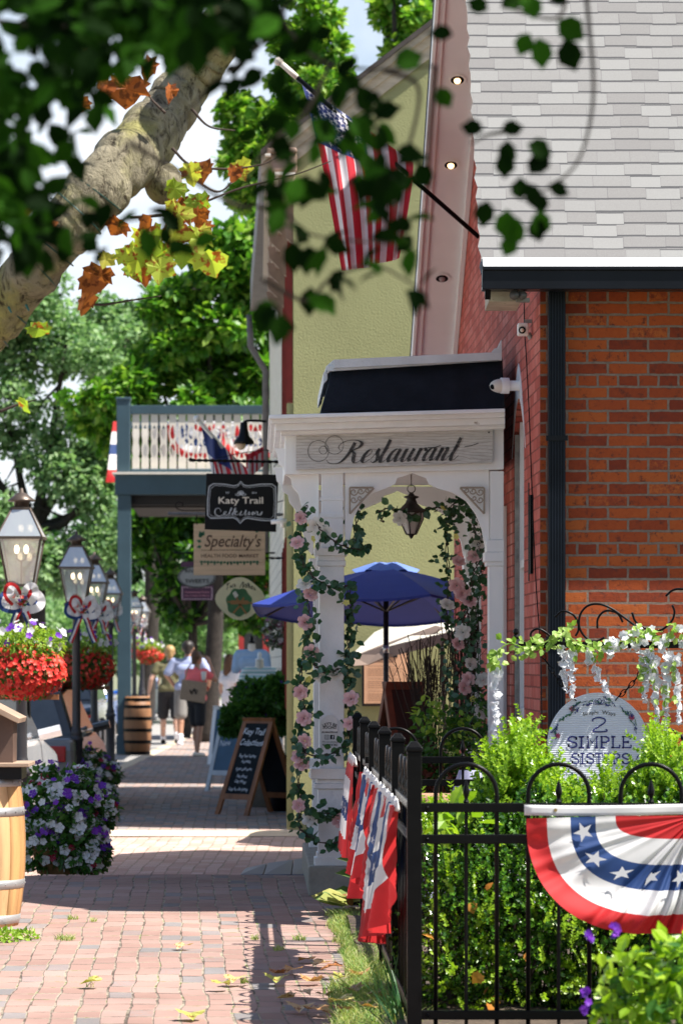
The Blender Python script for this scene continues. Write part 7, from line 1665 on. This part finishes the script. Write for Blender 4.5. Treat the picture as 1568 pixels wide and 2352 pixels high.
twigs('tall bundle of dark dry branches behind the fence right of the easel board', 960, 1010, 1760, 1455, 22.0, 50)
twigs('dark dry branches wound into the hanging garland by the right porch post', 1040, 1085, 1720, 1380, 21.5, 50, 14)
t = thing('patio_plants', 'mixed leafy patio plants behind the rear fence under the dry branches', 'plants', (X(1020,21), 21, 0))
mb = MB(); foliage(mb, pxb([(1000,1700,60,90), (1070,1720,60,80), (1110,1650,30,60), (950,1760,60,60), (1010,1790,90,50)], 20.6, .25), 1300, .045, LEAF6, LEAF6F); mb.build('leaves', m_leaf, t); mb = MB(); foliage(mb, pxb([(980,1640,30,40), (1060,1700,40,60)], 20.4, .2), 110, .045, LEAF6, LEAF6F); mb.build('bright_leaves', m_lime, t)
mb = MB(); foliage(mb, pxb([(1010,1790,80,40)], 20.5, .2), 260, .05, LEAF6, LEAF6F); mb.build('red_leaves', leafmat('red_brown_leaves', [(.12,.03,.02), (.22,.07,.04)], .2), t)
t = thing('draped_table', 'small patio table under a pale lavender cloth behind the rear fence', 'table', (X(1075,18), 18, 0))
tc = Vector((X(1080,17.9), 17.9, 0)); mb = MB()
def tcl(u, v):
    a = u*2*math.pi; r_ = .06+.10*v**.7+.18*v*v+.025*v*math.sin(a*7); return (tc.x+r_*math.cos(a), tc.y+r_*math.sin(a), .80-.72*v)
mb.grid(tcl, 80, 14); m_lav = M('lavender_cloth', (.42,.42,.58), .8, var=.04); mb.build('cloth', m_lav, t, smooth=True)
mb = MB(); mb.lathe([(.02,0), (.02,.8), (.06,.82), (.001,.83)], tc, 16); mb.build('pedestal', m_iron, t)
t = thing('stone_pot', 'round weathered stone pot seen behind the fence corner', 'pot', (X(985,18.3), 18.3, 0))
mb = MB(); mb.lathe([(.12,.3), (.17,.42), (.19,.56), (.17,.62), (.18,.66), (.15,.66), (.001,.62)], (X(985,18.3), 18.3, 0), 20); mb.lathe([(.14,0), (.12,.3)], (X(985,18.3), 18.3, 0), 20); mb.build('pot', M('weathered_terracotta', (.34,.20,.12), .9, var=.3, bmp=.5), t, smooth=True)

# ------------------------------------------------------------------ hanging oval sign on its scroll arm
HD = 15.9; hs = HD/FOC
ar_ = thing('scroll_sign_arm', 'black wrought iron scroll arm holding the round white sign', 'bracket', P(1400,1480,HD))
mb = MB(); mb.pbox(1190, 1700, 1474, 1489, HD-.012, .024); mb.build('bar', m_black, ar_, bevel=.003)
mb = MB(); mb.lathe([(.014,0), (.016,.01), (.008,.02), (.014,.03), (.010,.045), (.001,.05)], P(1184,1468,HD), 10); mb.build('finial', m_black, ar_)
V4 = lambda a, b: P(1066+.32*a, 1317+.32*b, HD)
for pts in ([(560,468),(520,488),(482,470),(478,425),(520,398),(570,415),(640,470)], [(648,312),(700,272),(770,290),(812,350),(815,410),(795,450)], [(1005,460),(940,488),(870,460),(825,390),(828,300),(880,235),(960,220),(1050,250),(1150,320),(1260,400),(1360,440),(1420,480)], [(952,395),(955,330),(990,280),(1040,268),(1100,290),(1135,350)], [(1200,280),(1230,350),(1310,400),(1400,410),(1480,350),(1505,280),(1490,228)], [(1442,163),(1500,118),(1580,115),(1700,150),(1800,260),(1850,400)]):
    mb = MB(); mb.tube(spline([V4(*p) for p in pts], 10), .0052, 8); mb.build('scroll', m_black, ar_, smooth=True)
mb = MB(); px_ = X(1700,HD); mb.box(px_-.03, px_+.03, HD-.03, HD+.03, 0, 1.6); mb.build('post', m_black, ar_)
def chain(label, a, b):
    a, b = Vector(a), Vector(b); n_ = 8; t = thing('chain', label, 'chain', tuple(b)); L_ = (b-a); d = L_.normalized()
    for i in range(n_):
        c = a+L_*((i+.5)/n_)+Vector((0,0,-.02*math.sin(math.pi*(i+.5)/n_))); s_ = d.cross(Vector((0,1,0))) if i % 2 == 0 else Vector((.25,.97,0)); s_ = (s_-d*s_.dot(d)).normalized(); l = L_.length/n_*.66
        mb = MB(); mb.tube([c+d*l*math.cos(k)+s_*.0095*math.sin(k) for k in np.linspace(0, 2*math.pi, 17)], .0026, 6, caps=False); mb.build('link', m_black, t, smooth=True)
chain('left chain of the round white sign', V4(545,560), V4(795,900)); chain('right chain of the round white sign', V4(1340,590), V4(1088,900))
hg = thing('round_hanging_sign', 'round white board lettered 2 Simple Sisters with a painted wreath of lavender', 'sign', P(1372,1825,HD))
def whiteboard():
    m, n, b, _ = base('ribbed_white_board'); co = objco(n); w_ = node(n, 'ShaderNodeTexWave'); w_.bands_direction = 'Z'; w_.inputs['Scale'].default_value = 38; w_.inputs['Distortion'].default_value = 3; w_.inputs['Detail'].default_value = 3
    n.links.new(scl(n, co, (.3,1,1)), w_.inputs[0]); n.links.new(ramp(n, w_.outputs['Fac'], [(0, (.62,.66,.74)), (.3, (.70,.74,.80)), (1, (.73,.77,.83))]), b.inputs['Base Color']); n.links.new(bump(n, w_.outputs['Fac'], .4, .003), b.inputs['Normal']); b.inputs['Roughness'].default_value = .6; return m
mb = MB(); oval(mb, 1372, 1708, 116, 117, HD, .012, 64); mb.build('board', whiteboard(), hg, bevel=.002)
m_ink2 = M('indigo_lettering', (.03,.035,.18), .6, var=.1); HF = HD-.003
slab('2', 1372, 1681, 33, 30, HF, m_ink2, hg, 3.2); slab('SIMPLE', 1376, 1717, 25, 146, HF, m_ink2, hg, 3.9); slab('SISTERS', 1378, 1754, 23, 132, HF, m_ink2, hg, 3.4)
text('Simple  Ways', 1375, 1636, 8.5, HF, m_iron, hg, curve=150, fitw=76); text('Happy  Days', 1372, 1786, 8.5, HF, m_iron, hg, curve=-150, fitw=74)
mb = MB()
for pts in ([(0,0),(-6,8),(0,17),(6,8),(0,0)], [(0,0),(-12,5),(-13,13),(-5,10),(0,0)], [(0,0),(12,5),(13,13),(5,10),(0,0)], [(0,0),(-18,2),(-17,9)], [(0,0),(18,2),(17,9)]): penstroke(mb, pts, lambda a, b: (1376+a*.8, 1618-b*.8), HF, 1.2, 1.2)
mb.build('flower_outline', m_ink2, hg)
mb1, mb2, mb3 = MB(), MB(), MB(); rr = random.Random(5)
for k in range(62):
    a = math.pi*(.08+.84*rr.random()) if k % 3 else math.pi*(1.05+.9*rr.random()); r_ = 97+rr.uniform(-7,7); x, y = 1372+r_*math.cos(a), 1708-r_*math.sin(a)
    sd_ = a+math.pi/2+rr.uniform(-.5,.5)
    penstroke(mb2, [(0,0),(7,1),(15,0)], lambda u, v: (x+u*math.cos(sd_), y-u*math.sin(sd_)-v), HF, .9, .9)
    for q in range(4):
        l = 4; u = 3+q*3.4; dx, dy = u*math.cos(sd_), -u*math.sin(sd_); (mb1 if k % 2 else mb2).add([P(x+dx+rr.uniform(-2.5,2.5)+c_, y+dy+rr.uniform(-2.5,2.5)+d_, HF-.0005*(q+1)) for c_, d_ in ((-1.5,0), (0,-2.2), (1.5,0), (0,2.2))], [(0,1,2,3)])
for x, y in ((1313,1628), (1450,1648), (1280,1690), (1446,1768), (1312,1788)):
    for q in range(9):
        a = q*.7; mb3.add([P(x+c_*math.cos(a)-d_*math.sin(a), y+c_*math.sin(a)+d_*math.cos(a), HF-.0008) for c_, d_ in ((0,0), (4,-1.3), (8,0), (4,1.3))], [(0,1,2,3)])
mb1.build('painted_lavender', m_ink2, hg); mb2.build('painted_stems', m_dkgreen, hg); mb3.build('painted_blooms', M('crimson_paint', (.38,.03,.09), .6), hg)
# white wisteria garland on the arm
m_wis = leafmat('wisteria_petals', [(.76,.78,.80), (.84,.85,.86)], .35, .6, .2, tcol=(1,1,1.05)); m_wisl = leafmat('fresh_yellow_green_leaves', [(.20,.36,.05), (.32,.48,.10), (.42,.56,.18)], .45, .5)
wg = thing('wisteria_garland', 'white silk wisteria garland with fresh green leaves draped along the iron scroll arm', 'garland', P(1380,1470,HD-.04))
vine = [(1130,1535), (1140,1500), (1170,1478), (1215,1490), (1260,1470), (1290,1455), (1330,1478), (1370,1490), (1420,1475), (1470,1455), (1510,1462), (1560,1450), (1620,1470)]
mb = MB(); vp = spline([P(x,y,HD-.04) for x, y in vine], 8); mb.tube(vp, .003, 5); mb.build('stem', m_wisl, wg)
A = np.array([tuple(p) for p in vp]); ii = rng.integers(0, len(A), 190); mb = MB(); pos = A[ii]+rng.normal(size=(190,3))*np.array([.018,.015,.022]); scatter(mb, pos, rand_dirs(190)+np.array([0,-.2,-.5]), rand_dirs(190)*.5+np.array([0,-.9,.4]), .038, LEAF6*np.array([1.1,1,1]), LEAF6F); mb.build('leaves', m_wisl, wg)
ii = rng.integers(int(len(A)*.62), len(A), 70); mb = MB(); pos = A[ii]+rng.normal(size=(70,3))*np.array([.02,.02,.03])+np.array([0,0,-.02]); scatter(mb, pos, rand_dirs(70), np.array([[0,-1,.2]]*70)+rand_dirs(70)*.5, .02, FLOW, FLOWF); mb.build('blossoms', m_wis, wg)
for i, (x, y0, y1_, dx) in enumerate(((1140,1535,1700,-6), (1288,1490,1590,14), (1310,1500,1605,4), (1345,1495,1600,55), (1470,1500,1560,5), (1500,1510,1680,10), (1530,1500,1700,-2), (1550,1510,1660,8), (1490,1490,1610,-12))):
    mb = MB(); n_ = int((y1_-y0)/4.2); t_ = np.linspace(0, 1, n_); pos = np.array([P(x+dx*q+2*math.sin(q*20), y0+(y1_-y0)*q, HD-.04) for q in t_])+rng.normal(size=(n_,3))*np.array([.008,.008,.004])*(1.15-t_[:,None]); scatter(mb, pos, rand_dirs(n_), rand_dirs(n_)+np.array([0,-.8,0]), .0225*(1.05-.35*t_), FLOW, FLOWF); mb.build('raceme', m_wis, wg)
    if i >= 4:
        mb = MB(); n2 = 9; pos = np.array([P(x+dx*q-4, y0+(y1_-y0)*q*.8, HD-.05) for q in rng.random(n2)]); scatter(mb, pos, rand_dirs(n2)+np.array([0,0,-1]), np.array([[0,-1,.2]]*n2), .036, LEAF6, LEAF6F); mb.build('leaf_spray', m_wisl, wg)

# ------------------------------------------------------------------ trees
def tree(name, label, D, x, blobs, n_, size, mats, trunk_r=.3, zg=-.3, shape=LEAF4, faces=LEAF4F, limbs=10, dep=.6, shell=.3):
    t = thing(name, label, 'tree', (X(x,D), D, zg)); B = [(X(a,D), D+rng.normal()*dep, Z(b,D), c_*D/FOC, c_*D/FOC*.8, d_*D/FOC) for a, b, c_, d_ in blobs]
    topz = max(b[2] for b in B); base_ = Vector((X(x,D), D, zg)); mid = Vector((X(x,D)+.2, D, zg+(topz-zg)*.45)); mb = MB(); mb.tube(spline([base_, base_.lerp(mid,.5)+Vector((.1,0,0)), mid], 6), [trunk_r*(1-.35*i/12) for i in range(13)], 10); mb.build('trunk', m_darkbark, t, smooth=True)
    mb = MB()
    for b in B[:limbs]:
        e = Vector(b[:3]); q = mid.lerp(e,.5)+Vector((0,0,-.3)); mb.tube(spline([mid, q, e], 6), [trunk_r*.45*(1-.75*i/12) for i in range(13)], 7)
        for _ in range(3): s2 = q.lerp(e, rng.random()); mb.tube([s2, s2+Vector((rng.normal()*b[3]*.8, rng.normal()*.5, rng.normal()*b[5]*.8))], [trunk_r*.12, .01], 5)
    mb.build('limbs', m_darkbark, t, smooth=True)
    for i, (m_, f_) in enumerate(mats):
        mb = MB(); foliage(mb, B, int(n_*f_), size, shape, faces, shell=shell, droop=.25, out=.5); mb.build('crown', m_, t)
m_t1 = leafmat('locust_leaves', [(.13,.25,.11), (.20,.33,.15), (.28,.42,.20), (.38,.52,.28)], .45, .5, .2, tcol=(1.1,1.25,.75)); m_t2 = leafmat('broad_tree_leaves', [(.04,.13,.012), (.08,.23,.02), (.15,.34,.035)], .42, .4); m_t3 = leafmat('bright_tree_leaves', [(.13,.30,.03), (.23,.40,.05), (.33,.48,.09)], .45)  # last material is a brighter green mixed at random through the crowns
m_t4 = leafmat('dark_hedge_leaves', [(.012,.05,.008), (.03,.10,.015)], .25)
def many(x0, x1, y0, y1_, n_, r0_, r1_, fn=None):
    out = []
    while len(out) < n_:
        x, y = rng.uniform(x0,x1), rng.uniform(y0,y1_)
        if fn and not fn(x, y): continue
        r_ = rng.uniform(r0_,r1_); out.append((x, y, r_, r_*rng.uniform(.6,1)))
    return out
tree('locust_tree', 'tall feathery light green tree far behind the lamps on the left', 84, 60, many(-160,300,680,1330,60,45,85, lambda x, y: y > 690+abs(x-60)*.3)+[(60,690,60,45), (130,650,40,30), (0,740,60,40), (-60,800,70,60)], 34000, .17, [(m_t1,.88), (m_t4,.12)], .35)
tree('locust_tree', 'second feathery tree behind the balcony roof line', 92, 330, many(230,420,700,1200,28,45,75), 16000, .18, [(m_t1,.88), (m_t4,.12)], .25)
tree('broadleaf_tree', 'big dark green broad leaved tree rising behind the balcony', 67, 470, many(270,640,470,1120,56,38,72, lambda x, y: y > 560+(505-x)*.9 and y > 500)+[(210,960,45,40), (260,1010,50,40), (175,930,30,20), (240,920,50,40), (300,900,60,50)], 19000, .20, [(m_t2,.72), (m_t3,.28)], .2, shape=LEAF6, faces=LEAF6F)
tree('shade_tree', 'tall bright tree above the brown eaves behind the flag', 74, 640, many(540,790,-60,470,30,32,58, lambda x, y: (y < 340 or x < 650) and not (520 < x < 625 and y < 215))+[(700,150,40,50), (760,110,40,40), (540,270,40,50), (555,350,40,50), (570,430,40,50)], 11000, .19, [(m_t3,.55), (m_t2,.45)], .25, shape=LEAF6, faces=LEAF6F)
tree('shade_tree', 'leafy tree top showing in the gap beside the pink rake soffit', 60, 930, many(880,1010,-40,140,12,30,50), 2600, .17, [(m_t3,.5), (m_t2,.5)], .3, shape=LEAF6, faces=LEAF6F, limbs=5)
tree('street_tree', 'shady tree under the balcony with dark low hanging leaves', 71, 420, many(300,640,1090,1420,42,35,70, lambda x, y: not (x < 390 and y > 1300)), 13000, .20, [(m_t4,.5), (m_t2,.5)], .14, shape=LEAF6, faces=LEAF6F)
mb = MB(); foliage(mb, [(X(x,98), 98+rng.normal()*2, Z(y,98), .9, 1.5, .7) for x in range(-200, 620, 34) for y in (1395, 1440, 1490)], 15000, .22); tag(mb.build('far_hedge', m_t1), 'light green shrubs and small trees filling the end of the street', 'shrubs', kind='stuff')
mb = MB(); foliage(mb, [(X(x,104), 106, Z(y,106), 1.1, 1.5, 1.1) for x in range(-200, 700, 50) for y in (1250, 1330, 1400, 1470)], 12000, .3); tag(mb.build('far_trees', m_t4), 'dark mass of trees closing off the far end of the street', 'trees', kind='stuff')
blm = [(X(x,62), 62, Z(y,62), .25, .3, .2) for x, y in ((400,1445), (430,1462), (500,1470), (520,1440), (470,1445))]
# ---- near tree with the big limb
nt_ = thing('shade_tree', 'near tree whose thick mossy limb crosses the top left with yellow and orange leaves', 'tree', (X(-420,13.2), 13.4, 0))
LDp = 12.8
path = [(-420,1250), (-330,1060), (-180,900), (-70,790), (20,690), (100,590), (180,490), (260,400), (330,330), (390,250), (450,160), (520,60), (580,-50), (640,-160), (720,-300)]
rad = [110, 100, 80, 68, 62, 60, 66, 70, 72, 62, 58, 58, 60, 56, 50]
pts = spline([P(x,y,LDp+.2*math.sin(i*.8)) for i, (x, y) in enumerate(path)], 10); rs = np.interp(np.linspace(0, 1, len(pts)), np.linspace(0, 1, len(rad)), rad)*LDp/FOC
mb = MB(); mb.tube([p+Vector((0,0,.006*math.sin(i*1.3))) for i, p in enumerate(pts)], [r_*(1+.05*math.sin(i*.7)+.03*math.sin(i*1.9)) for i, r_ in enumerate(rs)], 28); lm = mb.build('limb', m_bark, nt_, smooth=True)
mb = MB(); mb.tube(spline([(X(-450,13.2),13.3,-.2), (X(-440,13.2),13.3,.8), (X(-420,13.0),13.1,1.5), P(-420,1250,12.9)], 8), [.26-.003*i for i in range(25)], 20); mb.build('trunk', m_bark, nt_, smooth=True)
mb = MB(); mb.ball(Vector(P(375,420,LDp-.01)), (.07,.07,.08), 16, 12); mb.build('bark_knot', m_bark, lm, smooth=True)
for pts in ([(395,340),(440,380),(520,388),(600,378),(640,360)], [(300,500),(400,490),(480,460),(560,430),(680,400),(760,370)], [(430,400),(500,440),(545,405)], [(180,690),(230,700),(300,690),(370,680)], [(300,120),(330,90),(360,60)], [(380,260),(350,230),(330,200)], [(0,945),(40,930),(85,918)], [(440,250),(480,290),(540,300)]):
    mb = MB(); pp_ = spline([P(x,y,LDp-.15) for x, y in pts], 8); mb.tube(pp_, [.0065*(1-.7*i/len(pp_)) for i in range(len(pp_))], 6); mb.build('twig', m_twig, nt_, smooth=True)
m_mapy = leafmat('yellow_green_maple_leaves', [(.20,.32,.04), (.36,.46,.06), (.50,.50,.08), (.42,.26,.06)], .5, .5, .3, spots=((.28,.08,.02), 30, .55)); m_mapo = leafmat('orange_brown_maple_leaves', [(.40,.12,.03), (.30,.08,.025), (.48,.24,.08)], .4, .6, .2, spots=((.14,.04,.015), 34, .52))
yl = [(440,400,55),(545,392,50),(420,500,60),(400,545,62),(350,565,60),(330,605,65),(372,620,60),(462,560,60),(482,605,62),(290,590,55),(300,625,50),(455,470,55),(385,590,60),(430,590,55),(90,760,45),(205,110,50),(345,545,50),(410,440,50),(360,600,65),(60,935,40),(470,530,50),(250,600,40)]
ol = [(470,398,55),(240,640,60),(215,660,65),(200,700,60),(120,540,70),(45,482,50),(290,210,75),(250,205,50),(140,175,55),(350,160,60),(315,625,50),(400,490,50),(455,500,50),(340,515,45),(395,215,45),(190,240,40),(280,525,45),(540,400,40),(330,640,40)]
def hung(lst, m_, nm):
    for sl_ in (lst[0::5], lst[1::5], lst[2::5], lst[3::5], lst[4::5]):
        mb = MB(); n_ = len(sl_); pos = np.array([P(x,y-s_*.5,LDp-.05-rng.random()*.35) for x, y, s_ in sl_]); sz = np.array([s_*LDp/FOC*1.05 for _, _, s_ in sl_]); yd = np.array([[rng.normal()*.35, rng.normal()*.3, -1] for _ in sl_]); zd = np.array([[rng.normal()*.4, -1, rng.normal()*.3] for _ in sl_])
        M2 = MAPLE*np.array([1+.25*rng.normal(), 1, 1]); M2[:,:2] += .03*rng.normal(size=(len(M2),2)); M2[:,2] = .35*np.abs(M2[:,0])-.25*M2[:,1]**2+.05*rng.normal(size=len(M2)); scatter(mb, pos, yd, zd, sz, M2, MAPLEF); mb.build(nm, m_, nt_)
hung(yl, m_mapy, 'yellow_leaves'); hung(ol, m_mapo, 'orange_leaves')
mb = MB()
for i in range(7):
    t_ = .20+.045*i; j = int(t_*len(spline([(0,0,0)]*15, 10))) if False else int(t_*141); 
    pl2 = spline([P(x,y,LDp+.2*math.sin(q*.8)) for q, (x, y) in enumerate(path)], 10); c = pl2[j]; d = (pl2[j+1]-c).normalized(); u_ = d.cross(Vector((0,1,0))).normalized(); r_ = rs[j]*1.05
    mb.tube([c+u_*r_*math.cos(a)+Vector((0,1,0))*r_*math.sin(a)+d*.03*a/6*(1 if i % 2 else -1) for a in np.linspace(0, 2*math.pi, 24)], .003, 5)
sl2 = thing('light_string', 'dark green fairy light wire wound round the lower end of the mossy limb', 'light string', P(20,700,LDp)); mb.build('wire', M('green_wire', (.01,.05,.04), .5), sl2)
for x, y in ((30,640), (75,600), (95,650), (20,705), (60,700), (100,625), (10,620), (110,585), (50,560)):
    mb = MB(); a = Vector(P(x,y,LDp-.12)); mb.tube([a, a+Vector((.012,-.005,-.022))], [.005,.003], 6); mb.build('bulb', M('green_socket', (.01,.10,.08), .3), sl2)

# ---- out of focus branches close to the camera
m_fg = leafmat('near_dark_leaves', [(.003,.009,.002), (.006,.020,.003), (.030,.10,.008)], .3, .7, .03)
ft = thing('overhanging_branches', 'dark out of focus leafy branches hanging across the top of the view', 'tree', (1.9, 5.6, 0))
FDp = 5.4
dense = many(-60,450,-60,90,30,40,75)+many(-60,240,60,220,14,35,70)+many(-60,120,160,570,17,35,70)+many(440,600,-60,60,8,30,50)+many(120,280,120,300,3,30,45)
def fgleaves(lst, per, rpx, D=FDp, sz=.044, nm='foliage'):
    mb = MB()
    for x, y, *_ in lst:
        n_ = per; a = rng.random(n_)*6.28; r_ = np.sqrt(rng.random(n_))*rpx; pos = np.array([P(x+r_[i]*math.cos(a[i]), y+r_[i]*math.sin(a[i]), D+rng.normal()*.25) for i in range(n_)])
        yd = rand_dirs(n_)*np.array([1,.4,1])+np.array([0,0,-.55]); zd = rand_dirs(n_)*.7+np.array([0,-.8,.4]); scatter(mb, pos, yd, zd, sz*(.75+.5*rng.random(n_)), LEAF6*np.array([1.05,1,1.6]), LEAF6F)
    return mb.build(nm, m_fg, ft)
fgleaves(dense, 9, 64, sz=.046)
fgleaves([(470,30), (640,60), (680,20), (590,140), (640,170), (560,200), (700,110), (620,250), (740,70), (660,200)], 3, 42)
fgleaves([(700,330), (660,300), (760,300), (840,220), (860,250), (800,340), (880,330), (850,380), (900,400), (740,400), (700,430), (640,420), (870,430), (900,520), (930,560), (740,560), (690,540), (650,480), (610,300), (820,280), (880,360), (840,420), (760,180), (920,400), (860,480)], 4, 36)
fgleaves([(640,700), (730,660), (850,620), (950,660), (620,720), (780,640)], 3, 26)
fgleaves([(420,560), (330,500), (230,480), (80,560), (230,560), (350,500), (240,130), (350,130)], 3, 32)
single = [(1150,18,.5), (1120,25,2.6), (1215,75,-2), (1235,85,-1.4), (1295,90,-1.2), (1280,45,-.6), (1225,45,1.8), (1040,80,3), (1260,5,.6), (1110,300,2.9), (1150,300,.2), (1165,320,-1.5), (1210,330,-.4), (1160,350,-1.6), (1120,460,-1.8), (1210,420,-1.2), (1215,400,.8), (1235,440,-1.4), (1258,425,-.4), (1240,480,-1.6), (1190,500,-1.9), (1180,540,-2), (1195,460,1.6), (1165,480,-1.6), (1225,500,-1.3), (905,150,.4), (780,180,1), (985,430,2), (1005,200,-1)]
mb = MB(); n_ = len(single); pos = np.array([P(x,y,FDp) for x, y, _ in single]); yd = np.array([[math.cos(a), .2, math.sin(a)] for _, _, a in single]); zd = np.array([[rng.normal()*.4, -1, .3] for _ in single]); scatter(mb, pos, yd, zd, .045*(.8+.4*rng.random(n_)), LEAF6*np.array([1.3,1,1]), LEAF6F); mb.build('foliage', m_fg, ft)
for pts in ([(1340,-60),(1352,60),(1362,200),(1350,300),(1320,380),(1260,430),(1200,460)], [(1300,-60),(1290,30),(1240,40),(1150,10)], [(620,-60),(660,60),(740,140),(880,160),(1000,150)], [(-60,40),(120,60),(300,50),(480,60)], [(300,330),(420,400),(540,470),(640,480),(720,540),(900,560)], [(760,140),(700,260),(620,330),(560,420)], [(880,160),(960,200),(940,330),(900,420),(930,560)], [(600,640),(700,690),(760,640),(860,610),(960,660)], [(1180,300),(1120,310),(1080,330)], [(1000,150),(985,330),(985,430)], [(700,-60),(600,100),(480,200),(380,330)]):
    mb = MB(); q = spline([P(x,y,FDp+.05) for x, y in pts], 8); mb.tube(q, [.0042*(1-.6*i/len(q)) for i in range(len(q))], 6); mb.build('twig', m_twig, ft, smooth=True)
# unseen leaf mass added above the frame to keep sun off the near branches
mb = MB(); foliage(mb, [(1.2,5.3,3.6,.9,.9,.6), (.3,5.6,3.7,.8,.8,.5), (2.0,5.2,4.6,1.1,1.1,.8), (1.2,6,4.6,1,.9,.7)], 5200, .075, LEAF6, LEAF6F, shell=.1); mb.build('added_shade_crown', m_fg, ft)
mb = MB(); mb.tube(spline([(1.9,5.6,-.1), (1.95,5.6,1.2), (1.8,5.5,2.6), (1.4,5.4,3.6), (.9,5.4,4.2)], 8), [.10*(1-.6*i/33) for i in range(33)], 12); mb.build('trunk', m_darkbark, ft, smooth=True)
mb = MB(); mb.tube(spline([(1.5,5.4,3.4), (.9,5.4,2.9), (.3,5.4,2.6), (-.2,5.4,2.5)], 8), .012, 8); mb.build('bough', m_darkbark, ft, smooth=True)
